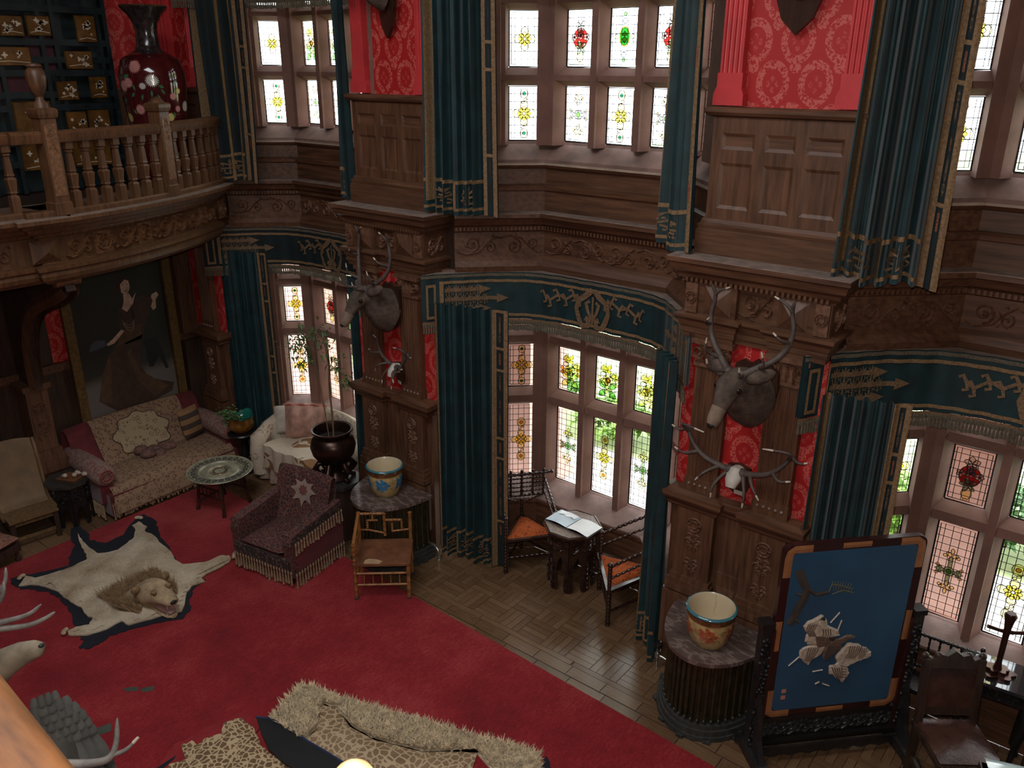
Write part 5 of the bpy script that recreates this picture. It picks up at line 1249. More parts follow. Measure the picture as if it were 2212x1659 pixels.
mb = MB(); quilt(mb, 1.16, .62, .16, .05, 12, (0,-.1,.27)); mb.build('seat_cushion', chintz, cs, 60)
mb = MB(); mb.surf(lambda u,v: Vector((-.64+1.28*u, -.42-.03*sin(u*40)-.03*(1-v), .03+.28*v)), 60, 3); mb.build('skirt', plain('pinkish_chintz_skirt', (.3,.2,.155), .9, var=.5, sc=9), cs, 60)
for sg in (-1,1):
    mb = MB(); mb.tube([(sg*.62,-.42,.1),(sg*.62,-.44,.35),(sg*.62,-.42,.52),(sg*.64,-.3,.58)], [.1,.1,.1,.08], 14); mb.build('arm_front', chintz, cs, 60)
    for y in (-.36,.2): MB().lathe([(.02,0),(.03,.06),(.03,.1)],10,(sg*.55,y,0)).build('leg', oakd, cs)
fw_ = MB()
def thr(u,v):
    x = -.5+.9*u; k = v*1.2; y = -.47+.55*min(1,max(0,(k-.35)/.85)); z = .465+.02*sin(u*9+v*5)+.03*sin(pi*u) if k > .35 else .465-(.35-k)*.75
    return Vector((x+.02*sin(v*8), y-.01*sin(u*30)*(k < .4), z+.012))
fw_.surf(thr, 24, 20); tag(fw_.build('brown_spotted_throw', paisley('spotted_throw', (.55,.45,.34), (.24,.115,.045), (.58,.48,.37), 3.2, .12), None, 60, (-7.22,5.5,0)), 'brown and cream throw spread over the cream sofa seat', 'throw')
pc = thing('pink_cushion', 'large faded pink silk cushion on the cream sofa', 'cushion', (-7.5, 5.5, .47)); pc.rotation_euler = (0,-.2,-.95); 
mb = MB(); cush(mb, .5, .4, .11, 0, 1, 14)
for i, v in enumerate(mb.v): mb.v[i] = (v[0]+.012*sin(v[1]*38), v[1], v[2])
mb.build('silk_cover', plain('faded_pink_silk', (.42,.22,.165), .55, var=.35, sc=10, bs=.4, bsc=22, sheen=.3), pc, 60)
mb = MB(); mb.tube([(0,-.24+.48*t/10,.4+.01*sin(t*2)) for t in range(11)], .016, 6); mb.build('frill', plain('coral_frill', (.42,.13,.09), .7), pc, 60)
wc_ = thing('white_cushion', 'white cushion behind the pink cushion on the cream sofa', 'cushion', (-7.74, 5.5, .47)); wc_.rotation_euler = (0,-.2,-.75)
mb = MB(); cush(mb, .42, .34, .08, 0, 1, 14); mb.build('linen_cover', plain('white_linen', (.5,.44,.37), .85, bs=.3, bsc=18), wc_, 60)
# ---------------------------------------------------------------- furniture, middle
kilim = paisley('dark_kilim', (.075,.018,.018), (.028,.014,.016), (.14,.075,.055), 16, .1)
kil2 = paisley('kilim_border', (.03,.02,.02), (.17,.115,.075), (.03,.02,.02), 30, .1)
# carpet-covered armchair (faces -y)
ac = thing('kilim_armchair', 'low armchair covered in dark oriental carpet with tasselled fringes', 'armchair', (-6.14, 4.2, 0), .16)
MB().box(-.33,-.36,.14,.33,.36,.30).build('base', velvet, ac)
mb = MB(); quilt(mb, .54, .62, .09, .03, 10, (0,-.06,.29)); mb.build('seat_cushion', kilim, ac, 60)
mb = MB()
def acb(u,v):
    x = (u-.5)*.68; pr = [(.12,.3),(.2,.5),(.27,.72),(.31,.84),(.345,.86),(.37,.84),(.36,.6),(.34,.14)]
    k = v*(len(pr)-1); i = min(int(k),len(pr)-2); f = k-i; return Vector((x, lerp(pr[i][0],pr[i+1][0],f)-.03*(2*u-1)**2, lerp(pr[i][1],pr[i+1][1],f)))
mb.surf(acb, 14, 24); bkp = mb.build('backrest', kilim, ac, 60)
st_ = MB(); star = []
for i in range(32): g = 2*pi*i/32; r = .17 if i % 4 == 0 else (.1 if i % 2 == 0 else .115); star.append(acb(.5+r*cos(g)/.68, .25+r*sin(g)*.62)+Vector((0,-.012,.004)))
st_.add([acb(.5,.25)+Vector((0,-.014,.005))]+star, [(0,1+i,1+(i+1)%32) for i in range(32)]); st_.build('star_medallion', plain('pale_wool_star', (.28,.2,.16), .9), bkp)
st_ = MB(); star = []
for i in range(24): g = 2*pi*i/24; r = .06 if i % 3 == 0 else .045; star.append(acb(.5+r*cos(g)/.68, .25+r*sin(g)*.62)+Vector((0,-.018,.007)))
st_.add([acb(.5,.25)+Vector((0,-.02,.007))]+star, [(0,1+i,1+(i+1)%24) for i in range(24)]); st_.build('star_centre', plain('dull_red_wool', (.16,.05,.045), .9), bkp)
for sg in (-1,1):
    prof = [(-.36,.12),(-.36,.34),(-.37,.46),(-.34,.55),(-.26,.56),(.3,.62),(.34,.62),(.34,.12)]
    mb = MB(); sd = Fr((sg*.335,0,0),(0,1,0),(0,0,1),(1,0,0)); mb.prism(sd, prof, -.055, .055); a = mb.build('arm', kilim, ac)
    MB().obox(sd,-.3,.17,.056 if sg > 0 else -.062,.33,.46,.062 if sg > 0 else -.056).build('velvet_panel', velvet, a)
    q = MB(); q.ribbon(sd, [(-.35,.50),(-.24,.515),(.32,.575)], .07, .06 if sg > 0 else -.06, 0); q.build('woven_border', kil2, a)
    q = MB(); x = sg*.4; tassels(q, (x,-.34,.48), (x,.34,.53), .12, .036, .012); tassels(q, (x,-.36,.17), (x,.34,.17), .15, .036, .012); tag(q.build('arm_fringe', frg, a), kind='stuff')
q = MB(); tassels(q, (-.38,-.375,.2), (.38,-.375,.2), .16, .036, .012); tag(q.build('front_fringe', frg, ac), kind='stuff')
MB().box(-.34,-.378,.2,.34,-.36,.31).build('front_border', kil2, ac)
for x in (-.3,.3):
    for y in (-.32,.32): MB().lathe([(.02,0),(.035,.04),(.02,.08),(.03,.14)],10,(x,y,0)).build('leg', rosew, ac, 50)
# bamboo chair (faces camera side)
bc = thing('bamboo_chair', 'low bamboo armchair with fretwork sides and torn leather seat in front of a radiator cover', 'chair', (-5.09, 4.47, 0), .72)
MB().cbox((0,0,.375),(.52,.44,.02)).build('seat', wood('seat_leather', (.11,.04,.02), (.22,.09,.045), (5,5,5), rough=.4), bc)
q = MB(); q.poly(Fr((0,0,.3865),(1,0,0),(0,1,0)), [(-.16,-.2),(-.02,-.21),(.01,-.17),(-.05,-.13),(-.12,-.12),(-.15,-.14)]); q.build('torn_patch', plain('bare_webbing', (.42,.27,.15), .9), bc)
def bam(mb, a, b, r=.014):
    a, b = Vector(a), Vector(b); pts = []; rr = []; n = 4
    for i in range(n+1):
        for t, k in ((-.03,1.),(0,1.25),(.03,1.)):
            s_ = min(1,max(0,i/n+t)); pts.append(a.lerp(b,s_)); rr.append(r*k)
    mb.tube(pts, rr, 8)
for x in (-.24,.24):
    for y in (-.2,.2):
        q = MB(); bam(q, (x,y,.03), (x,y,.37 if y < 0 else .68), .017); l = q.build('leg', bamboo, bc, 60)
        MB().lathe([(.022,0),(.02,.03),(.016,.05)],8,(x,y,0)).build('foot_cap', iron, l)
for y in (-.2,.2):
    for z in (.16,.28): q = MB(); bam(q, (-.24,y,z), (.24,y,z), .012); q.build('stretcher', bamboo, bc, 60)
    for i in range(1,6): q = MB(); bam(q, (-.24+.08*i,y,.17), (-.24+.08*i,y,.27), .006); q.build('spindle', bamboo, bc, 60)
for x in (-.24,.24): q = MB(); bam(q, (x,-.2,.2), (x,.2,.2), .012); q.build('stretcher', bamboo, bc, 60)
q = MB(); bam(q, (-.24,.2,.67), (.0,.2,.67)); bam(q, (.0,.2,.67), (.0,.2,.44)); bam(q, (-.16,.2,.6), (-.06,.2,.6), .01); bam(q, (-.16,.2,.6), (-.16,.2,.5), .01); bam(q, (-.16,.2,.5), (.0,.2,.46), .01); bam(q, (-.11,.2,.67), (-.11,.2,.6), .01); bam(q, (.0,.2,.6), (.16,.2,.6)); bam(q, (.16,.2,.6), (.16,.2,.5), .01); bam(q, (.07,.2,.57), (.07,.2,.48), .01); bam(q, (.07,.2,.48), (.24,.2,.5), .01); bam(q, (-.24,.2,.5), (-.16,.2,.5), .01)
q.build('fretwork_back', bamboo, bc, 60)
for sx in (-1,):
    q = MB(); bam(q, (-.24,.2,.68), (-.24,-.2,.58), .017); bam(q, (-.24,-.2,.58), (-.24,-.2,.37), .015); bam(q, (-.24,-.06,.6), (-.24,-.06,.4), .01); bam(q, (-.24,-.06,.5), (-.24,.2,.5), .01); q.build('arm', bamboo, bc, 60)
# octagonal dark pedestal with bronze cauldron
opd = thing('octagonal_pedestal', 'tall dark octagonal pedestal behind the kilim armchair', 'pedestal', (-6.2, 4.86, 0)); opd.scale = (1,1,.8)
MB().prism(FLOOR, octo(.26), .74, .78).build('top', plain('black_lacquer_top', (.035,.03,.028), .3, var=.3), opd)
for k in range(8):
    g = k*pi/4; fr = Fr((.21*cos(g),.21*sin(g),0),(-sin(g),cos(g),0),(0,0,1),(cos(g),sin(g),0)); mb = MB(); mb.obox(fr,-.086,0,-.012,.086,.74,.0); mb.recess(fr,-.07,.1,.07,.66,.001,-.01,.015); mb.build('side_panel', oakd, opd)
MB().prism(FLOOR, octo(.24), 0, .05).build('plinth', oakd, opd)
bronze = plain('dark_bronze', (.045,.022,.016), .32, .7, var=.4, sc=12)
cd_ = thing('bronze_planter', 'dark bronze cauldron planter on a scrolled base holding a tall thin plant', 'planter', (-6.2, 4.86, .626)); cd_.scale = (1.04,1.04,1.04)
MB().lathe([(.1,.2),(.16,.22),(.2,.28),(.22,.36),(.2,.43),(.165,.46),(.175,.5),(.2,.52),(.2,.535),(.18,.53),(.16,.47),(.17,.42),(.0,.4)], 36).build('bowl', bronze, cd_, 50)
MB().lathe([(.1,.0),(.13,.02),(.07,.06),(.06,.12),(.09,.17),(.12,.2)], 20).build('stem', bronze, cd_, 50)
for k in range(6):
    g = k*pi/3; q = MB(); q.tube([(.05*cos(g),.05*sin(g),.17),(.15*cos(g),.15*sin(g),.19),(.19*cos(g),.19*sin(g),.13),(.15*cos(g),.15*sin(g),.08),(.13*cos(g),.13*sin(g),.05),(.17*cos(g),.17*sin(g),.02),(.2*cos(g),.2*sin(g),.02)], [.02,.03,.035,.03,.024,.024,.02], 8); q.build('scroll_foot', bronze, cd_, 60)
MB().lathe([(0,.42),(.165,.43)], 24).build('soil', plain('soil', (.015,.01,.008), .95), cd_)
tr = MB(); branch = [(.02,.0,.42),(.0,.02,.7),(-.06,.05,.95),(-.08,.1,1.15),(-.12,.1,1.35)]; tr.tube(smooth_pts(branch), .010, 6); tr.tube(smooth_pts([(-.05,.0,.42),(-.14,.03,.8),(-.26,.08,1.1),(-.36,.08,1.25)]), .006, 6)
tips = [(-.36,.08,1.25),(-.12,.1,1.35)]; rl = random.Random(9)
for e in ((-.5,.05,1.35),(-.46,.1,1.12),(-.3,.0,1.42),(.02,.12,1.2),(.06,.15,1.05),(-.2,.12,1.45),(-.42,.05,1.42),(-.58,.06,1.26)):
    b0 = (-.3,.08,1.18) if e[0] < -.25 else (-.07,.08,1.1); tr.tube(smooth_pts([b0, ((b0[0]+e[0])/2, (b0[1]+e[1])/2, (b0[2]+e[2])/2+.06), e]), .004, 5); tips.append(e)
tr.build('stems', plain('plant_wood', (.13,.075,.035), .8), cd_, 60)
lf_ = MB()
for t in tips:
    for k in range(26):
        q = Vector(t)+Vector((rl.gauss(0,.055), rl.gauss(0,.05), rl.gauss(-.02,.06))); leaf(lf_, q, (rl.uniform(-1,1),rl.uniform(-1,1),rl.uniform(-.5,.4)), rl.uniform(.04,.075), .012, .5)
tag(lf_.build('foliage', lm, cd_), kind='stuff')
# radiator covers
marble = None
m_, nt_, b_ = _new('brown_veined_marble'); b_.inputs['Roughness'].default_value = .22; v_ = mp(nt_)
vv = noise(nt_, mp(nt_, (2,4.5,2)), 1.6, 6, .65); nt_.links.new(ramp(nt_, vv, [(.3,(.055,.034,.028)),(.46,(.105,.07,.06)),(.51,(.21,.155,.135)),(.54,(.1,.066,.056)),(.75,(.08,.05,.042))]), b_.inputs['Base Color']); marble = m_
def radiator(loc, label):
    o = thing('radiator_cover', label, 'radiator', loc)
    a, b = .40, .60
    half = lambda aa, bb, n=24: [(-aa*cos(pi*i/n), -bb*sin(pi*i/n)) for i in range(n+1)]
    MB().prism(FLOOR, [(x,y) for x,y in half(a,b)][::-1], .655, .685).build('marble_top', marble, o)
    MB().prism(FLOOR, half(a-.05,b-.06)[::-1], .05, .655).build('drum', irong, o)
    for k in range(25):
        g = pi*(k+.5)/25; x, y = -(a-.045)*cos(g), -(b-.05)*sin(g); q = MB(); q.tube([(x,y,.13),(x,y,.15),(x,y,.4),(x,y,.62),(x,y,.65)], [.012,.019,.015,.015,.016], 8); r = q.build('rib', irong, o, 60)
        q = MB(); q.ell((x*1.045,y*1.04,.155), (.01,.01,.014), 8, 6); q.build('drop_bead', iron, r, 60)
    q = MB(); bp2 = [(x,y) for x,y in half(a-.03,b-.04)]
    q.sweep([(.0,.12),(.012,.115),(.018,.09),(.03,.08),(.036,.03),(.05,.02),(.05,0)], [(x,y) for x,y in bp2], caps=False) if False else None
    for (z0,z1,d) in ((.0,.04,.05),(.04,.085,.035),(.085,.12,.02)): q.prism(FLOOR, half(a-.03+d,b-.04+d)[::-1], z0, z1)
    q.build('stepped_base', iron, o)
    for k in range(7): g = pi*(k+.5)/7; q = MB(); x, y = -(a+.015)*cos(g), -(b+.005)*sin(g); q.cbox((x,y,.0+.012),(.05,.05,.024), atan2(y,x)); q.build('foot_block', iron, o)
    return o
radiator((-5.5,5.145,0), 'curved cast-iron radiator cover with marble top behind the bamboo chair')
radiator((-2.03,5.145,0), 'curved cast-iron radiator cover with marble top beside the blue screen')
def valve(loc, label, rz):
    o = thing('radiator_valve', label, 'valve', loc, rz)
    MB().lathe([(.014,0),(.014,.09),(.024,.1),(.026,.14),(.018,.15),(.012,.16),(.012,.2)],12).build('body', chrome, o, 50)
    MB().lathe([(.03,.2),(.034,.21),(.034,.225),(.028,.235),(0,.237)],14).build('wheel', ebony, o, 50)
    q = MB(); q.tube([(0,0,.12),(.05,0,.12),(.1,0,.11)], .014, 10); q.build('elbow_pipe', chrome, o, 60)
valve((-2.54,5.09,0), 'chrome radiator valve with dark wheel beside the radiator cover next to the blue screen', 0)
o = thing('elbow_pipe', 'shiny bent pipe at the floor beside the bamboo chair and teal curtain', 'pipe', (-5.04,5.12,0), .2)
q = MB(); q.tube(smooth_pts([(-.1,.04,.13),(-.03,.02,.13),(.02,0,.11),(.03,-.005,.05),(.03,-.005,0)]), .018, 10); q.build('pipe', chrome, o, 60); MB().lathe([(.03,0),(.03,.012),(.02,.016)],14,(.03,-.005,0)).build('floor_collar', chrome, o)
# jardinieres
jcream = plain('jardiniere_cream', (.42,.30,.13), .18, var=.3, sc=14, coat=.4); jin = plain('jardiniere_inside', (.58,.47,.31), .25, var=.06, coat=.3); jbr = plain('jardiniere_brown_band', (.12,.045,.015), .2, var=.5, sc=40, coat=.4); jbl = plain('jardiniere_blue_lip', (.05,.18,.22), .15, coat=.4)
jol = plain('jardiniere_olive_scroll', (.22,.15,.045), .2, coat=.3)
def jardiniere(loc, label, flower, face, rz=0):
    o = thing('jardiniere', label, 'planter', loc, rz)
    prof = [(.11,.0),(.125,.02),(.15,.08),(.165,.15),(.166,.2),(.16,.235)]
    MB().lathe(prof, 40, cap=False).build('body', jcream, o, 50); MB().lathe([(.162,.232),(.17,.24),(.17,.272),(.165,.28)],40,cap=False).build('brown_band', jbr, o, 40)
    MB().lathe([(.165,.28),(.178,.284),(.182,.294),(.176,.304),(.166,.306)],40,cap=False).build('blue_lip', jbl, o, 50)
    MB().lathe([(.166,.306),(.155,.29),(.145,.2),(.12,.06),(.0,.03)],40,cap=False).build('inside', jin, o, 50)
    f = onprof(prof); q = MB(); r_ = random.Random(4)
    for du in (-1.25,-.1,1.15,2.6,-2.4):
        for n_ in range(5):
            blob(f, q, face+du+.25*cos(n_*1.26), .15+.035*sin(n_*1.26), .045, petals=3, dep=.3, c=.002+.0004*n_, asp=6., rot=n_*1.2)
    q.build('painted_flower', flower, o)['kind'] = 'stuff'
    q = MB()
    for k in range(22):
        u = face-2.9+k*.27; pts = spiral(0,0,.03,1.2,k,10); F = lambda a,b,c: f(u+a/.15, .1+.07*(k % 2)+b, .001+c)
        vs = []
        for i,(a,b) in enumerate(pts): vs += [F(a,b,0), F(a*.75,b*.75,0)]
        q.add(vs, [(2*i,2*i+1,2*i+3,2*i+2) for i in range(len(pts)-1)])
    q.build('scroll_decoration', jol, o)['kind'] = 'stuff'
    return o
jardiniere((-5.49,4.90,.687), 'cream jardiniere with blue flowers on a marble radiator top', plain('blue_flower_glaze', (.03,.17,.33), .2, var=.4, sc=40, coat=.3), -.85)
j2 = jardiniere((-2.01,4.82,.687), 'cracked cream jardiniere with rust-red flowers on a marble radiator top', plain('rust_flower_glaze', (.36,.09,.035), .2, var=.4, sc=40, coat=.3), -1.15)
q = MB(); q.tube([(-.04,.15,.3),(-.035,.148,.26),(-.03,.143,.22),(-.036,.135,.17),(-.03,.128,.12)], .0012, 4); q.build('crack', plain('crack_line', (.2,.15,.08), .8), j2)
# turned three-legged chairs
orange = paisley('orange_damask', (.34,.055,.005), (.19,.026,.004), (.42,.1,.015), 16, .1)
def tchair(loc, rz, label):
    o = thing('turned_armchair', label, 'chair', loc, rz, 'turned triangular chairs')
    for sx in (-1,1):
        q = MB(); q.tube([(sx*.27,0,0),(sx*.27,0,.03)], .022, 10); bobbin(q, (sx*.27,0,.03), (sx*.27,0,.36), .024, 9, 10); bobbin(q, (sx*.27,0,.36), (sx*.27,0,.6), .021, 7, 10); q.ell((sx*.27,0,.615), .026, 10, 8); q.build('leg', rosew, o, 60)
    q = MB(); bobbin(q, (0,.42,0), (0,.42,.4), .024, 9, 10); bobbin(q, (0,.42,.4), (0,.42,.6), .02, 5, 10); q.build('leg', rosew, o, 60)
    MB().prism(FLOOR, [(-.3,-.03),(.3,-.03),(.3,.02),(.04,.45),(-.04,.45),(-.3,.02)], .36, .385).build('seat_frame', rosew, o)
    q = MB()
    def sf(u,v): w = lerp(.26,.03,v); x = (u-.5)*2*w; return Vector((x, -.0+v*.4, .386+.045*(1-(2*u-1)**4)*(1-(2*v-1)**4)))
    q.surf(sf, 10, 10); q.build('seat_cushion', orange, o, 60)
    zt, zl = .87, .63
    q = MB(); q.ell((-.33,.42,zt), .02, 8, 6); bobbin(q, (-.31,.42,zt), (.31,.42,zt), .019, 12); q.ell((.33,.42,zt), .02, 8, 6); q.build('top_rail', rosew, o, 60)
    q = MB(); bobbin(q, (-.25,.42,zl), (.25,.42,zl), .015, 10); q.build('lower_rail', rosew, o, 60)
    for k in range(5): x = -.24+.12*k; q = MB(); bobbin(q, (x,.42,zl), (x,.42,zt+.05), .017, 7); q.build('back_spindle', rosew, o, 60)
    for k in range(4): z = zl+.048*(k+1); q = MB(); bobbin(q, (-.24,.42,z), (.24,.42,z), .011, 14, 6); q.build('cross_spindle', rosew, o, 60)
    for sx in (-1,1):
        q = MB(); bobbin(q, (sx*.25,.42,.8), (sx*.27,0,.6), .016, 9); q.build('arm', rosew, o, 60); q = MB(); bobbin(q, (sx*.24,.42,.68), (sx*.27,0,.48), .013, 9); q.build('arm', rosew, o, 60)
        q = MB(); bobbin(q, (sx*.04,.42,.56), (sx*.24,.42,zl), .012, 5); q.build('brace', rosew, o, 60)
        q = MB(); bobbin(q, (sx*.27,0,.14), (0,.42,.14), .013, 8); q.build('stretcher', rosew, o, 60)
    q = MB(); bobbin(q, (-.27,0,.17), (.27,0,.17), .014, 10); q.build('stretcher', rosew, o, 60)
    return o
tchair((-4.2,5.56,0), radians(52), 'turned triangular chair with orange seat between the broad teal curtain and the carved table').scale = (.93,.93,.97)
tchair((-3.325,5.50,0), radians(-49), 'turned triangular chair with orange seat half hidden by a teal curtain')
# carved octagonal table
ct = thing('carved_table', 'carved dark octagonal table holding an open book in the middle bay', 'table', (-3.79, 5.65, 0), .1)
carved_top = plain('carved_tabletop', (.2,.14,.11), .38, var=.55, sc=45, bs=.9, bsc=65)
MB().prism(FLOOR, octo(.275), .59, .62).build('top', rosew, ct); MB().prism(FLOOR, octo(.255), .62, .622).build('carved_surface', carved_top, ct)
q = MB(); q.ribbon(Fr((0,0,.622),(1,0,0),(0,1,0)), octo(.262), .014, 0, .004, closed=True); q.build('rim', rosew, ct)
for k in range(8):
    g = k*pi/4; fr = Fr((.2*cos(g),.2*sin(g),0),(-sin(g),cos(g),0),(0,0,1),(cos(g),sin(g),0)); q = MB()
    q.prism(fr, [(-.082,.0),(-.045,.0),(-.03,.06),(-.042,.2),(-.036,.3),(-.016,.34),(0,.38),(.016,.34),(.036,.3),(.042,.2),(.03,.06),(.045,.0),(.082,0),(.082,.59),(-.082,.59)], -.008, .008)
    relief(q, fr, -.075,.42,.15,.16,.009,.15,.01); relief(q, fr, -.08,.02,.03,.3,.009,.03,.008); relief(q, fr, .05,.02,.03,.3,.009,.03,.008); q.build('side_panel', rosew, ct)
bkk = thing('open_book', 'large open book with pale blue and white pages on the carved table', 'book', (-3.775, 5.65, .625), -.06)
pg1, pg2 = plain('pale_blue_page', (.48,.56,.63), .5, var=.12, sc=5), plain('white_page', (.75,.76,.76), .5, var=.04)
q = MB(); q.surf(lambda u,v: Vector((-.24*u-.004, (v-.5)*.23, .012+.012*sin(pi*min(1,u*1.1)))), 10, 4); q.surf(lambda u,v: Vector((-.24*u-.004, (v-.5)*.23, .004)), 10, 4); q.build('left_page', pg1, bkk, 60)
q = MB(); q.surf(lambda u,v: Vector((.24*u+.004, (v-.5)*.23, .012+.014*sin(pi*min(1,u*1.1)))), 10, 4); q.surf(lambda u,v: Vector((.24*u+.004, (v-.5)*.23, .004)), 10, 4); q.build('right_page', pg2, bkk, 60)
MB().box(-.25,-.12,0,.25,.12,.004).build('cover', plain('book_cover', (.1,.09,.09), .7), bkk)
q = MB(); q.poly(Fr((0,0,.0265),(1,0,0),(0,1,0)), [(-.22,.1),(-.2,.03),(-.15,.05),(-.11,.02),(-.06,.05),(-.02,.03),(-.02,.105)]); q.build('printed_sky', plain('printed_white_cloud', (.7,.73,.75), .5), bkk)
# ---------------------------------------------------------------- embroidered screen
sdir = Vector((cos(radians(47)),sin(radians(47)),0)); sn = Vector((.66,-.75,0)).normalized()
ang = atan2(sdir.y, sdir.x)
sc_ = thing('embroidered_screen', 'blue embroidered screen of fighting figures in a black carved stand', 'screen', (-1.185, 5.07, 0), ang)
SF = Fr((0,0,0),(1,0,0),(0,0,1),(0,-1,0))
W2, zb_, zt_ = .455, .39, 1.70
def rrect(w, z0, z1, r, n=5):
    p = []
    for cx_, cz_, a in ((w-r,z0+r,-pi/2),(w-r,z1-r,0),(-w+r,z1-r,pi/2),(-w+r,z0+r,pi)): p += arc(cx_,cz_,r,a,a+pi/2,n)
    return p
lacq = plain('dark_red_lacquer', (.03,.009,.008), .3, coat=.3)
MB().prism(SF, rrect(W2+.04, zb_-.04, zt_+.04, .06), -.025, .02).build('frame', lacq, sc_)
m_, nt_, b_ = _new('blue_silk'); b_.inputs['Roughness'].default_value = .55; b_.inputs['Sheen Weight'].default_value = .2
nt_.links.new(ramp(nt_, noise(nt_, mp(nt_), 2.2, 3), [(.3,(.001,.042,.10)),(.7,(.003,.068,.15))]), b_.inputs['Base Color'])
MB().prism(SF, rrect(W2-.02, zb_+.02, zt_-.02, .04), .0, .022).build('silk_panel', m_, sc_)
tan_l = plain('gilt_leather_mount', (.30,.125,.05), .5, var=.2)
for sx in (-1,1):
    for sz, zz in ((1,zt_),(-1,zb_)):
        q = MB(); q.ribbon(SF, [(sx*(W2+.008),zz-sz*.2),(sx*(W2+.008),zz-sz*.05),(sx*(W2-.0),zz-sz*.015),(sx*(W2-.03),zz+sz*.008),(sx*(W2-.15),zz+sz*.008)], .055, .0215, .003); q.build('corner_mount', tan_l, sc_)
    q = MB(); q.ribbon(SF, [(sx*(W2+.012),.92),(sx*(W2+.012),1.16)], .045, .0215, .003); q.build('edge_mount', tan_l, sc_)
for zz in (zb_-.012, zt_+.012): q = MB(); q.ribbon(SF, [(-.1,zz),(.1,zz)], .04, .0215, .003); q.build('edge_mount', tan_l, sc_)
# embroidery: figures and pine branch in silk relief
silk1, silk2, silk3 = plain('ivory_silk', (.5,.42,.33), .5, var=.3, sc=40, bs=.4, bsc=90), plain('brown_silk_thread', (.13,.085,.06), .6, var=.4, sc=60), plain('dark_silk', (.03,.025,.025), .6)
pine = plain('pine_bark_silk', (.045,.035,.03), .8, var=.4); pine2 = plain('pine_needle_silk', (.13,.12,.06), .7)
ux = lambda x, y: ((x-868)/770.0*(2*W2+.06)-W2-.03-((y-600)*0.0), zt_+.02-(y-195)/885.0*(zt_-zb_+.04))
def EP(pts): return [ux(x+(y-195)*.115 if True else x, y+(x-900)*.09) for x, y in pts]
def raised(poly, c, h, m, name):
    poly = rough_edge(poly, .006, random.Random(len(poly)), 3); q = MB(); n = len(poly); cx_ = sum(p[0] for p in poly)/n; cz_ = sum(p[1] for p in poly)/n
    vs = [SF.p(a,b,c) for a,b in poly]+[SF.p(lerp(cx_,a,.86),lerp(cz_,b,.86),c+h) for a,b in poly]
    q.add(vs, [(i,(i+1)%n,n+(i+1)%n,n+i) for i in range(n)]+[tuple(range(n,2*n))]); return q.build(name, m, sc_)
F1 = EP([(975,590),(1000,560),(1075,525),(1105,550),(1110,585),(1180,610),(1190,640),(1130,650),(1100,680),(1060,690),(1000,690),(985,660),(995,630)])
F2 = EP([(960,720),(1010,690),(1080,690),(1110,700),(1090,740),(1050,760),(1010,800),(985,780),(965,760)])
F3 = EP([(1110,680),(1180,650),(1250,630),(1280,640),(1230,660),(1190,680),(1210,700),(1150,740),(1100,770),(1090,740)])
F4 = EP([(1190,720),(1230,680),(1300,680),(1370,720),(1380,750),(1330,770),(1280,790),(1240,810),(1260,850),(1220,900),(1200,880),(1140,850),(1130,810),(1180,790),(1170,750)])
figs = [raised(F1,.023,.010,silk1,'warrior_figure'), raised(F2,.023,.008,silk1,'warrior_sleeve'), raised(F3,.026,.008,silk2,'striped_robe'), raised(F4,.023,.010,silk1,'warrior_figure')]
def stripes(par, pts_list, m=silk2, w=.008, c=.034):
    q = MB()
    for pts in pts_list: q.ribbon(SF, EP(pts), w, c, .002)
    q.build('embroidered_fold', m, par)['kind'] = 'stuff'
stripes(figs[0], [[(1000+i*12,575),(990+i*10,610),(1010+i*9,640)] for i in range(5)]); stripes(figs[3], [[(1250+i*14,690),(1245+i*12,730),(1225+i*10,760)] for i in range(6)]); stripes(figs[3], [[(1150+i*14,810),(1165+i*12,840),(1185+i*8,870)] for i in range(5)])
stripes(figs[2], [[(1130+i*16,690),(1115+i*12,730),(1105+i*8,760)] for i in range(5)], silk3); stripes(figs[1], [[(1010+i*14,700),(1000+i*12,740),(990+i*8,775)] for i in range(5)])
stripes(figs[0], [[(1085+i*14,600),(1090+i*14,630),(1075+i*12,660)] for i in range(4)]); stripes(figs[3], [[(1200+i*5,800+i*16),(1235+i*3,806+i*15)] for i in range(5)], silk2, .006); stripes(figs[3], [[(1310+i*12,700),(1320+i*10,730),(1300+i*8,760)] for i in range(4)], silk2, .006)
raised(EP([(1040,640),(1100,640),(1150,660),(1120,690),(1060,700)]), .03, .006, silk2, 'striped_robe'); raised(EP([(1120,640),(1160,640),(1150,665),(1125,660)]), .034, .006, silk3, 'warrior_hair')
raised(EP([(1060,560),(1080,545),(1095,555),(1090,585),(1070,590)]), .034, .006, silk1, 'warrior_face'); raised(EP([(1345,725),(1370,722),(1378,745),(1350,755)]), .034, .006, silk1, 'warrior_face')
raised(EP([(1062,548),(1080,532),(1100,545),(1085,552)]), .036, .006, silk3, 'warrior_hair')
for a, b in (((1130,570),(1180,515)),((1175,610),(1195,555)),((900,805),(960,755)),((1040,838),(1100,828)),((1100,905),(1145,920)),((1060,908),(1085,895))): q = MB(); q.ribbon(SF, EP([a,b]), .011, .023, .006); q.build('embroidered_weapon', silk1, sc_)
for pts, w in (([(935,300),(965,360),(985,400),(970,450),(930,520),(895,580)], .062), ([(985,395),(1040,425),(1110,410)], .034), ([(960,430),(925,420)], .02), ([(905,545),(950,570)], .02)): q = MB(); q.ribbon(SF, EP(pts), w, .023, .006); q.build('pine_branch', pine, sc_)
q = MB()
for pts in ([(1110,410),(1125,370),(1180,375),(1230,390)],[(1130,420),(1190,400),(1245,410)]): q.ribbon(SF, EP(pts), .008, .023, .003)
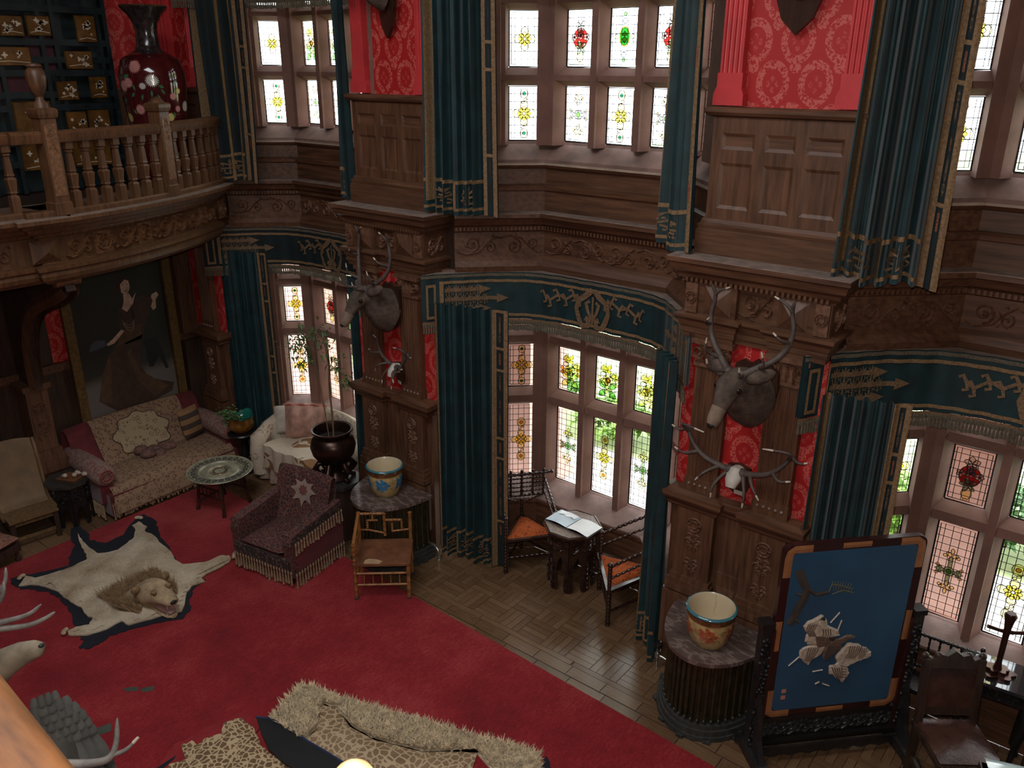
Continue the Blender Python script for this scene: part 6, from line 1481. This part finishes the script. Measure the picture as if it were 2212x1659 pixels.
for k in range(16): x, y = 1125+7.5*k, 370+.9*k+(20 if k % 2 else 0); q.ribbon(SF, EP([(x,y),(x+6,y-20)]), .004, .023, .002); q.ribbon(SF, EP([(x,y),(x+10,y+14)]), .004, .023, .002)
q.build('pine_needles', pine2, sc_)
for y0 in (935,972): q = MB(); x0 = 855; zs = zb_+(.17 if y0 < 950 else .115); q.poly(SF, [(-W2+.075,zs),(-W2+.108,zs),(-W2+.108,zs+.034),(-W2+.075,zs+.034)], .0245); q.build('red_seal', plain('pink_seal_%d' % y0, (.5,.22,.15), .6), sc_)
# stand: posts, cross rail with lattice carving, feet
for sx in (-1,1):
    q = MB(); x = sx*(W2+.09); q.box(x-.035,-.035,.1,x+.035,.035,1.12); p = q.build('post', blackcarve, sc_)
    q = MB(); pf = Fr((x,-.035,0),(1,0,0),(0,0,1),(0,-1,0)); relief(q, pf, -.03,.3,.06,.75,.0,.06,.012)
    for k in range(26): q.ell((x+random.uniform(-.035,.035),-.04,.15+k*.035), .014, 6, 4)
    q.build('post_carving', blackcarve, p, 60)['kind'] = 'stuff'
    MB().box(x-.045,-.045,1.12,x+.045,.045,1.16).build('post_cap', ebony, p)
    q = MB(); sd = Fr((x,0,0),(0,1,0),(0,0,1),(1,0,0)); q.prism(sd, [(-.3,0),(-.24,0),(-.2,.03),(.1,.03),(.13,0),(.18,0),(.18,.05),(.13,.1),(.05,.12),(-.05,.12),(-.2,.1),(-.3,.05)], -.045, .045); q.build('foot', blackcarve, sc_)
    for sy in (-1,1): q = MB(); ky = 1 if sy < 0 else .6; q.prism(sd, [(sy*.04,.1),(sy*.2*ky,.1),(sy*.12*ky,.25),(sy*.08,.45),(sy*.04,.6)], -.018, .018); q.build('carved_bracket', blackcarve, sc_)
    q = MB(); q.box(sx*(W2+.045)-.012,-.04,.1,sx*(W2+.045)+.012,-.02,1.1); q.build('slot_rail', lacq, sc_)
MB().box(-W2-.06,-.03,.32,W2+.06,.03,.35).build('rail', ebony, sc_); MB().box(-W2-.1,-.05,.13,W2+.1,.05,.17).build('rail', ebony, sc_)
MB().box(-W2-.06,-.012,.17,W2+.06,.012,.32).build('carved_panel', blackcarve, sc_)
q = MB(); pf = Fr((0,-.012,0),(1,0,0),(0,0,1),(0,-1,0)); relief(q, pf, -W2-.05,.175,2*W2+.1,.14,0,.1,.014); tag(q.build('panel_carving', plain('black_carving_sheen', (.03,.03,.03), .3), sc_), kind='stuff')
q = MB(); pts = [(-W2-.1,.13),(-W2-.1,.08)]
for k in range(17): x = lerp(-W2-.08,W2+.08,k/16); pts.append((x,.05+(.02 if k % 2 else 0)+.03*abs(k-8)/8*0))
pts += [(W2+.1,.08),(W2+.1,.13)]; q.prism(Fr((0,-.06,0),(1,0,0),(0,0,1),(0,-1,0)), pts, 0, .02); q.build('scalloped_apron', blackcarve, sc_)
# ---------------------------------------------------------------- right corner
rc = thing('leather_chair', 'dark oak side chair with brown leather seat and crested leather back', 'chair', (-.385, 5.2, 0), radians(37))
leath = plain('brown_leather', (.055,.024,.018), .25, var=.5, sc=7, bs=.25, bsc=30)
MB().box(-.21,-.21,.40,.21,.21,.44).build('seat_frame', oakd, rc)
q = MB(); quilt(q, .4, .4, .03, .012, 8, (0,0,.435)); q.build('leather_seat', leath, rc, 60)
q = MB()
for k in range(12):
    for sg in (-1,1): q.ell((-.19+k*.0345,sg*.212,.43), .006, 6, 4)
q.build('brass_studs', brass, rc)
for x in (-.18,.18):
    q = MB(); q.box(x-.022,-.2,0,x+.022,-.156,.4); q.build('leg', oakd, rc); q = MB(); q.prism(Fr((x,0,0),(0,1,0),(0,0,1),(1,0,0)), [(.16,0),(.205,0),(.205,.44),(.26,.93),(.215,.93),(.16,.44)], -.022, .022); q.build('leg', oakd, rc)
    MB().box(x-.012,-.16,.12,x+.012,.17,.16).build('stretcher', oakd, rc)
MB().box(-.16,-.19,.16,.16,-.165,.21).build('stretcher', oakd, rc)
bf = Fr((0,.2,.5),(1,0,0),(0,.115,.99),(0,-.99,.115)); q = MB(); q.obox(bf,-.17,.06,-.01,.17,.36,.015); q.build('leather_back', leath, rc)
MB().obox(bf,-.18,.0,-.015,.18,.06,.018).build('lower_rail', oakd, rc)
q = MB(); cr = [(-.2,.36),(.2,.36),(.21,.41),(.17,.44),(.13,.42),(.09,.46),(.05,.45),(0,.49),(-.05,.45),(-.09,.46),(-.13,.42),(-.17,.44),(-.21,.41)]; q.prism(bf, cr, -.02, .025)
for x in (-.19,-.1,0,.1,.19): q.ell(bf.p(x,.44,.0), (.028,.022,.028), 8, 6)
q.build('crest_rail', oakd, rc, 50)
# dark side table with bronze cross sculpture
rt_ = thing('ebony_side_table', 'glossy black side table under the near window', 'table', (-.28, 5.72, 0), .1)
gloss = plain('polished_black_top', (.02,.02,.022), .06, var=.3, coat=.6)
MB().box(-.24,-.17,.70,.24,.17,.725).build('top', gloss, rt_)
q = MB(); q.box(-.22,-.15,.6,.22,.15,.70); q.build('apron', ebony, rt_)
for x in (-.19,.19):
    for y in (-.12,.12): q = MB(); q.tube([(x,y,.6),(x*1.1,y*1.15,.5),(x*.98,y,.3),(x*.92,y*.9,.12),(x*1.12,y*1.15,.03),(x*1.12,y*1.15,0)], [.03,.032,.022,.018,.024,.026], 10); q.build('leg', ebony, rt_, 60)
q = MB(); F2 = Fr((0,-.151,0),(1,0,0),(0,0,1),(0,-1,0)); relief(q, F2, -.2,.61,.4,.08,0,.1,.01); q.build('apron_carving', ebony, rt_)
xs = thing('bronze_cross', 'dark bronze sword-shaped cross on a lobed base on the black side table', 'sculpture', (-.30, 5.70, .725), .35)
bz = plain('chocolate_bronze', (.05,.018,.013), .3, .6, var=.3)
pts = []
for i in range(40): g = 2*pi*i/40; r = .11*(1+.16*cos(6*g)); pts.append((r*cos(g), r*.75*sin(g)))
q = MB(); q.prism(FLOOR, pts, 0, .02); q.prism(FLOOR, [(x*.6,y*.6) for x,y in pts], .02, .045); q.build('lobed_base', bz, xs)
q = MB(); q.tube([(0,0,.04),(0,0,.1),(0,0,.3),(0,0,.4)], [.03,.018,.02,.024], 10); q.build('shaft', bz, xs, 50)
q = MB(); q.tube([(-.12,0,.36),(-.05,0,.345),(0,0,.34),(.05,0,.345),(.12,0,.36)], [.014,.012,.016,.012,.014], 8); q.build('cross_bar', bz, xs, 50)
q = MB(); q.tube([(0,0,.38),(0,0,.43),(0,0,.47),(0,0,.49)], [.024,.03,.042,.03], 10); q.build('pommel', bz, xs, 50)
sb = thing('spindle_rail_bench', 'black bobbin-turned bench with spindle back behind the crested chair', 'bench', (-.70, 5.74, 0), .05)
q = MB(); bobbin(q, (-.25,.1,.72), (.3,.1,.72), .014, 18); q.build('top_rail', ebony, sb, 60)
q = MB(); bobbin(q, (-.25,.1,.45), (.3,.1,.45), .013, 16); q.build('lower_rail', ebony, sb, 60)
for k in range(9): x = -.25+.55*k/8; q = MB(); bobbin(q, (x,.1,.45), (x,.1,.72), .009, 7); q.build('spindle', ebony, sb, 60)
MB().box(-.27,-.12,.36,.32,.12,.385).build('seat', ebony, sb)
for x in (-.24,.29):
    for y in (-.1,.1): q = MB(); bobbin(q, (x,y,0), (x,y,.36 if y < 0 else .78), .017, 8 if y < 0 else 16); q.build('leg', ebony, sb, 60)
gb = thing('glazed_showcase', 'pale glass-topped showcase in front of the leather chair', 'showcase', (.12, 4.86, 0), .35)
pgl = plain('pale_glass_top', (.5,.6,.6), .12, var=.05, coat=.5)
q = MB(); q.surf(lambda u,v: Vector((-.28+.56*u, -.22+.44*v, .60+.05*sin(pi*v)**.5)), 8, 12); q.surf(lambda u,v: Vector((-.28+.56*u, -.22+.44*v, .56)), 8, 12); q.build('glass_lid', pgl, gb, 60)
MB().box(-.29,-.23,.46,.29,.23,.56).build('case', oakd, gb)
for x in (-.25,.25):
    for y in (-.19,.19): MB().box(x-.02,y-.02,0,x+.02,y+.02,.46).build('leg', oakd, gb)
dt = thing('drop_leaf_table', 'dark glossy table beyond the leather chair, next to the side table', 'table', (.18, 5.5, 0), .2)
MB().box(-.2,-.2,.60,.3,.2,.62).build('top', gloss, dt); MB().box(-.18,-.18,.5,.28,.18,.6).build('apron', oakd, dt)
for x in (-.16,.26):
    for y in (-.16,.16): MB().lathe([(.02,0),(.028,.06),(.016,.2),(.024,.4),(.024,.5)],10,(x,y,0)).build('leg', oakd, dt, 50)
# ---------------------------------------------------------------- hunting trophies
furm = plain('stag_fur', (.085,.058,.043), .85, var=.5, sc=16, bs=.8, bsc=70); furl = plain('stag_muzzle_fur', (.2,.14,.1), .85, var=.3, sc=14); antm = plain('antler_bone', (.085,.062,.053), .6, var=.4, sc=9, bs=.3, bsc=60); tipm = plain('ivory_antler_tip', (.55,.47,.38), .5)
shieldm = wood('trophy_shield', (.02,.009,.006), (.06,.025,.015), rough=.3)
def antler(par, pts, r0, tines, mat=antm):
    P = smooth_pts([Vector(p) for p in pts], 2); n = len(P); q = MB(); q.tube(P, [lerp(r0, r0*.35, i/(n-1)) if i < n-3 else r0*.3*(n-1-i)/3+.002 for i in range(n)], 9); q.ell(P[0], r0*1.35, 9, 6); a = q.build('antler', mat, par, 60)
    for i0, tip, bend in tines:
        b = Vector(P[int(i0*(n-1))]); t = Vector(tip); mid = b.lerp(t,.5)+Vector(bend); T = smooth_pts([b, mid, t], 2); m = len(T)
        q = MB(); q.tube(T, [lerp(r0*.6, .003, i/(m-1)) for i in range(m)], 8); tn = q.build('tine', mat, a, 60)
        q = MB(); q.tube(T[-4:], [lerp(r0*.6,.003,(m-4+i)/(m-1))+.0012 for i in range(4)], 8); q.build('tine_tip', tipm, a, 60)
    return a
def stag(loc, label, turn=0.0, antl=True):
    o = thing('stag_head', label, 'trophy', loc, turn, 'mounted stag heads')
    SFr = Fr((0,.0,0),(1,0,0),(0,0,1),(0,-1,0))
    sh = [(0,-.25),(.09,-.2),(.15,-.1),(.17,.05),(.16,.16),(.1,.2),(.05,.18),(0,.22),(-.05,.18),(-.1,.2),(-.16,.16),(-.17,.05),(-.15,-.1),(-.09,-.2)]
    MB().prism(SFr, sh, .0, .025).build('shield', shieldm, o)
    q = MB()
    loft(q, [((0,-.02,-.05),.165,.22),((0,-.10,-.02),.155,.2),((0,-.18,.05),.125,.155),((0,-.25,.11),.1,.115),((0,-.31,.132),.094,.09),((0,-.36,.108),.09,.082),((0,-.40,.062),.073,.067),((0,-.435,.01),.055,.054),((-.005,-.465,-.04),.046,.047),((-.008,-.49,-.085),.045,.045),((-.01,-.507,-.115),.036,.033),((-.01,-.512,-.13),.014,.014)], 20, (0,-.5,1))
    h = q.build('head', furm, o, 70)
    q = MB(); loft(q, [((-.003,-.45,-.013),.052,.052),((-.005,-.467,-.04),.049,.05),((-.008,-.492,-.085),.048,.048),((-.01,-.509,-.115),.039,.036),((-.01,-.517,-.132),.017,.017)], 16, (0,-.5,1)); q.build('muzzle', furl, h, 70)
    q = MB(); q.ell((-.01,-.528,-.115), (.028,.016,.02), 10, 6); q.build('nose', black, h, 60)
    for sg in (-1,1):
        q = MB(); q.ell((sg*.082,-.375,.105), .02, 10, 8); q.build('eye', plain('glass_eye_%s%d' % (str(loc[0]),sg), (.01,.006,.004), .05), h, 60)
        q = MB(); q.ell((sg*.165,-.27,.2), (.1,.03,.045), 12, 8, Matrix.Rotation(-sg*.5,3,'Y') @ Matrix.Rotation(sg*.4,3,'Z')); q.build('ear', furm, h, 60)
        if antl:
            antler(h, [(sg*.05,-.30,.19),(sg*.12,-.27,.24),(sg*.26,-.2,.34),(sg*.31,-.17,.5),(sg*.27,-.17,.64),(sg*.3,-.2,.72)], .027,
                   [(.08,(sg*.12,-.47,.3),(sg*.03,-.06,-.03)), (.3,(sg*.2,-.36,.4),(sg*.05,-.03,-.03)), (.55,(sg*.23,-.3,.52),(sg*.02,-.04,-.01)), (.82,(sg*.16,-.2,.72),(sg*.02,0,.0))])
    return o
stag((-2.03,5.225,2.53), 'stag head with wide antlers on the near pier above a skull mount', -.12)
stag((-5.61,5.225,2.5), 'stag head in profile on the far pier above a skull mount', -.25)
def skull(loc, label, turn=0.):
    o = thing('antler_mount', label, 'trophy', loc, turn, 'antlers mounted on skull plates')
    q = MB(); q.prism(Fr((0,0,0),(1,0,0),(0,0,1),(0,-1,0)), [(0,-.13),(.06,-.09),(.085,0),(.07,.08),(0,.1),(-.07,.08),(-.085,0),(-.06,-.09)], 0, .02); q.build('plaque', shieldm, o)
    q = MB(); loft(q, [((0,-.02,.04),.05,.05),((0,-.06,.05),.055,.05),((0,-.1,.01),.045,.04),((0,-.12,-.03),.03,.025)], 12, (0,-.5,1)); q.build('skull_plate', plain('skull_bone_%d' % int(-loc[0]*10), (.55,.5,.44), .6, var=.2), o, 50)
    MB().cbox((.02,-.03,-.1),(.06,.006,.028)).build('name_tag', plain('tag_card_%d' % int(-loc[0]*10), (.55,.5,.42), .7), o)
    for sg in (-1,1):
        antler(o, [(sg*.04,-.06,.06),(sg*.1,-.08,.08),(sg*.2,-.1,.12),(sg*.28,-.1,.2),(sg*.33,-.08,.3)], .025,
               [(.1,(sg*.1,-.16,-.12),(sg*.03,-.04,.0)), (.3,(sg*.2,-.18,-.02),(0,-.05,.03)), (.6,(sg*.36,-.16,.16),(0,-.04,-.02)), (.85,(sg*.18,-.16,.32),(sg*.1,-.03,.05)), (.9,(sg*.42,-.1,.28),(0,0,-.03))])
    return o
skull((-2.08,5.23,1.84), 'antlers on a skull plate with a pale name tag on the near pier').scale = (1.2,1.2,1.1)
skull((-5.55,5.23,1.84), 'antlers on a skull plate above the blue-flowered jardiniere', -.3)
def shield_top(loc, label, turn, chin):
    o = thing('trophy_shield', label, 'trophy', loc, turn, 'trophies high on the piers')
    MB().prism(Fr((0,0,0),(1,0,0),(0,0,1),(0,-1,0)), [(0,-.24),(.1,-.15),(.16,0),(.18,.2),(.15,.4),(-.15,.4),(-.18,.2),(-.16,0),(-.1,-.15)], 0, .03).build('shield', shieldm, o)
    q = MB(); loft(q, [((0,-.02,.16),.13,.2),((0,-.1,.18),.12,.17),((0,-.2,.24),.1,.12),((-.02,-.32,.28),.075,.085),((-.03,-.42,.22),.055,.06),((-.03,-.5,.17),.04,.04),((-.03,-.53,.16),.015,.015)], 16, (0,-.5,1)); h = q.build('head', furm, o, 70)
    q = MB(); q.ell((-.03,-.53,.165), (.02,.012,.014), 8, 6); q.build('nose', black, h)
shield_top((-5.70,5.42,5.05), 'mounted deer head high on the far pier, only chin and shield in view', -.35, True)
shield_top((-2.11,5.42,5.02), 'dark shield of a mounted head high on the near pier', -.1, False)
# ---------------------------------------------------------------- things close to the camera
nb = thing('foreground_stag_head', 'pale stag head seen from behind, close by, above the carpet', 'trophy', (-2.95, .79, 2.55))
q = MB(); loft(q, [((-.16,-.1,-.16),.07,.07),((-.09,-.06,-.06),.062,.062),((-.03,-.015,.01),.055,.055),((.03,.035,.055),.045,.043),((.07,.062,.075),.036,.034),((.092,.076,.082),.026,.025),((.1,.08,.084),.008,.008)], 16); h = q.build('head', plain('pale_stag_fur', (.19,.15,.105), .85, var=.3, sc=16), nb, 70)
q = MB(); q.ell((.097,.08,.095), (.008,.012,.008), 8, 6); q.build('nose', black, h)
q = MB(); q.surf(lambda u,v: Vector((-.1+.1*v, -.05+.055*v, .075+.03*v+.012*sin(pi*v)))+Vector((.35,-.25,-.9))*((u-.5)*.05*sin(pi*min(1,v*.9+.08))**.7)+Vector((.03,-.04,.01)), 8, 8); q.build('ear', plain('brown_ear_fur', (.12,.085,.06), .85), h, 60)
ant2 = plain('grey_antler', (.17,.15,.135), .6, var=.35, sc=14, bs=.3, bsc=70)
def fromw(p, o): return o.matrix_world.inverted() @ Vector(p)
nb_m = Matrix.Translation((-2.95,.79,2.55)); inv = nb_m.inverted()
L3 = lambda *p: tuple(inv @ Vector(p))
antler(nb, [L3(-2.99,.74,2.72),L3(-2.9,.79,2.745),L3(-2.83,.84,2.76),L3(-2.78,.88,2.79),L3(-2.755,.905,2.815)], .014, [], ant2)
antler(nb, [L3(-2.99,.74,2.74),L3(-2.9,.8,2.77),L3(-2.83,.85,2.80),L3(-2.79,.88,2.845)], .013, [], ant2)
antler(nb, [L3(-2.99,.76,2.80),L3(-2.93,.79,2.83),L3(-2.9,.81,2.88),L3(-2.905,.82,2.92)], .013, [], ant2)
antler(nb, [L3(-2.99,.77,2.84),L3(-2.94,.81,2.87),L3(-2.92,.83,2.91),L3(-2.92,.84,2.96)], .012, [], ant2)
an2 = thing('foreground_antlers', 'forked antler tips poking up beside the feathered bird', 'antlers', (-2.42, .84, 2.36))
inv = Matrix.Translation((-2.42,.84,2.36)).inverted()
antler(an2, [L3(-2.56,.72,2.40),L3(-2.46,.8,2.40),L3(-2.40,.85,2.415),L3(-2.395,.88,2.46),L3(-2.41,.905,2.55)], .018, [(.62,L3(-2.34,.93,2.49),(0,0,-.02))], ant2)
bd = thing('feathered_bird', 'grey stuffed bird seen from above with overlapping scalloped feathers', 'bird', (-2.9, .86, 2.1))
feath = plain('grey_feather', (.026,.024,.02), .7, var=.35, sc=20); feath2 = plain('feather_shaft', (.036,.033,.027), .7)
q = MB(); loft(q, [((-.02,.07,.21),.02,.02),((-.03,.05,.18),.07,.06),((-.02,.02,.1),.1,.08),((.05,-.02,.0),.11,.09),((.12,-.06,-.12),.1,.08),((.2,-.1,-.3),.05,.04)], 16, (1,0,0)); bod = q.build('body', feath, bd, 70)
nvec = Vector((.93,-.33,.0)); 
vdir = Vector((0,0,4.6))-Vector((-2.9,.86,2.1)); vdir.normalize()
sx_ = vdir.cross(Vector((0,0,1))).normalized(); sy_ = sx_.cross(vdir).normalized()
cbird = Vector((-.02,0,.08))
nf = 0
for r_ in range(10):
    nrow = (4,6,8,9,10,10,9,8,7,6)[r_]; wrow = (.035,.065,.085,.1,.11,.118,.124,.124,.12,.1)[r_]; yy = .17-.032*r_
    for k in range(nrow):
        xx = lerp(-wrow, wrow, k/(nrow-1)); ln = .05 if r_ < 6 else .16; wd = wrow/nrow*1.55
        cpt = cbird+sx_*(-xx)+sy_*yy+vdir*(.085+.03*(1-(xx/wrow)**2)-.007*r_)
        d = (sy_*-1+sx_*(-xx*2.0)).normalized(); s2 = d.cross(vdir).normalized(); f = MB(); pts = []
        for t, w in ((0,.6),(.4,1.),(.75,.95),(.92,.68),(1.,.25)): pts.append((t,w))
        vs = [cpt+d*(t*ln)+s2*(w*wd)+vdir*(.0) for t,w in pts]+[cpt+d*(t*ln)-s2*(w*wd)+vdir*(.0) for t,w in pts]+[cpt+d*(t*ln)+vdir*(.006) for t,w in pts]
        n_ = len(pts); f.add(vs, [(i,i+1,2*n_+i+1,2*n_+i) for i in range(n_-1)]+[(2*n_+i,2*n_+i+1,n_+i+1,n_+i) for i in range(n_-1)]); f.build('feather', feath if (r_+k) % 3 else feath2, bd, 60)
# gallery handrail and newel finial below the camera
hr = thing('gallery_handrail', 'varnished orange gallery handrail close to the viewer', 'handrail', (-.95, .2, 3.6))
A_ = Vector((-1.22,.22,4.0))-Vector((-.95,.2,3.6)); 
q = MB(); p0 = Vector((-1.30,.331,3.7)); p1 = Vector((-1.01,.315,3.7))
d_ = (p1-p0).normalized(); up_n = Vector((0,0,1)); side = d_.cross(up_n).normalized(); upp = side.cross(d_)
o_ = Vector((-.95,.2,3.6)); pr = [(-.0,-.05),(.004,-.02),(.0,-.012),(-.006,-.004),(-.02,.003),(-.055,.007),(-.09,.003),(-.104,-.004),(-.11,-.02),(-.105,-.05)]
pr = [(-a, b) for a, b in pr]
vs = [p0-d_*.5+side*(a*1.0-.0)*(1)+upp*b-o_ for a,b in pr]+[p1+d_*.6+side*a+upp*b-o_ for a,b in pr]
n_ = len(pr); q.add(vs, [(i,i+1,n_+i+1,n_+i) for i in range(n_-1)]+[(n_-1,0,n_,2*n_-1)]); q.build('rail', railw, hr, 30)
fn_ = thing('newel_finial', 'brightly lit tip of a pale wooden newel finial', 'finial', (-.565, .435, 3.5))
MB().lathe([(.05,0),(.05,.2),(.06,.22),(.045,.26),(.02,.29),(.03,.31),(.035,.34),(.03,.365),(.02,.385),(.006,.398),(0,.4)], 20).build('turned_tip', wood('pale_finial_wood', (.55,.33,.14), (.75,.5,.25), rough=.35), fn_, 50)
# ---------------------------------------------------------------- outside the windows
og = thing('ground_outside', 'pale paving and lawn outside the windows', 'ground', kind='structure')
MB().box(-30,6.45,-.45,30,8.9,-.3).build('paving', plain('pale_paving', (.7,.68,.64), .9, var=.1, sc=3), og)
MB().box(-30,8.9,-.5,30,60,-.32).build('lawn', plain('lawn', (.5,.58,.3), .95, var=.3, sc=3), og)
for k, (x, y, w, ww) in enumerate(((-5.85,7.55,.38,'middle bay'),(-.98,7.65,.2,'near bay'),(-9.75,7.5,.3,'far bay'))):
    o = thing('stone_pillar', 'pink sandstone veranda pillar outside the %s' % ww, 'pillar', (x,y,-.3), 0, 'veranda pillars outside')
    MB().box(-w,-w,.2,w,w,3.2).build('shaft', stoneo, o); MB().box(-w-.08,-w-.08,0,w+.08,w+.08,.14).build('plinth', stoneo, o); MB().box(-w-.05,-w-.05,.14,w+.05,w+.05,.2).build('base_moulding', stoneo, o)
rl = random.Random(21); lg = [plain('hedge_leaf_%d' % k, c, .6, var=.4, sc=6) for k, c in enumerate(((.1,.26,.03),(.2,.38,.06),(.05,.15,.03)))]
for k, (x, y, rx, h, w) in enumerate(((-7.0,9.4,.7,.8,'middle window, nearest the pillar'),(-5.6,9.3,.6,.6,'middle window, in the centre'),(-4.5,9.8,.7,.6,'middle window, farthest from the pillar'),(-11.2,9.4,.9,.9,'far window'),(-1.7,9.0,.6,.8,'near window behind its curtain'),(-.75,9.6,.7,.7,'near window beside the pillar'),(.3,9.2,.7,.7,'near window at the frame edge'))):
    o = thing('garden_shrub', 'leafy green shrub outside the %s' % w, 'shrub', (x,y,-.32), 0, 'shrubs outside the windows'); q = MB()
    for n in range(700):
        a, b, r = rl.uniform(0,2*pi), rl.uniform(-.2,1.), rl.uniform(.6,1.); c_ = sqrt(max(0,1-max(0,b)**2)); leaf(q, (rx*r*c_*cos(a), rx*.8*r*c_*sin(a), h*.5+h*.5*b*r), (rl.uniform(-1,1),rl.uniform(-1,1),rl.uniform(-.6,.6)), .13, .04)
    q.build('foliage', lg[k % 3], o)['kind'] = 'stuff'
    q = MB(); q.tube([(0,0,0),(.02,.01,h*.4),(0,0,h*.7)], [.05,.04,.02], 8); q.build('trunk', plain('shrub_trunk_%d' % k, (.1,.07,.04), .9), o)
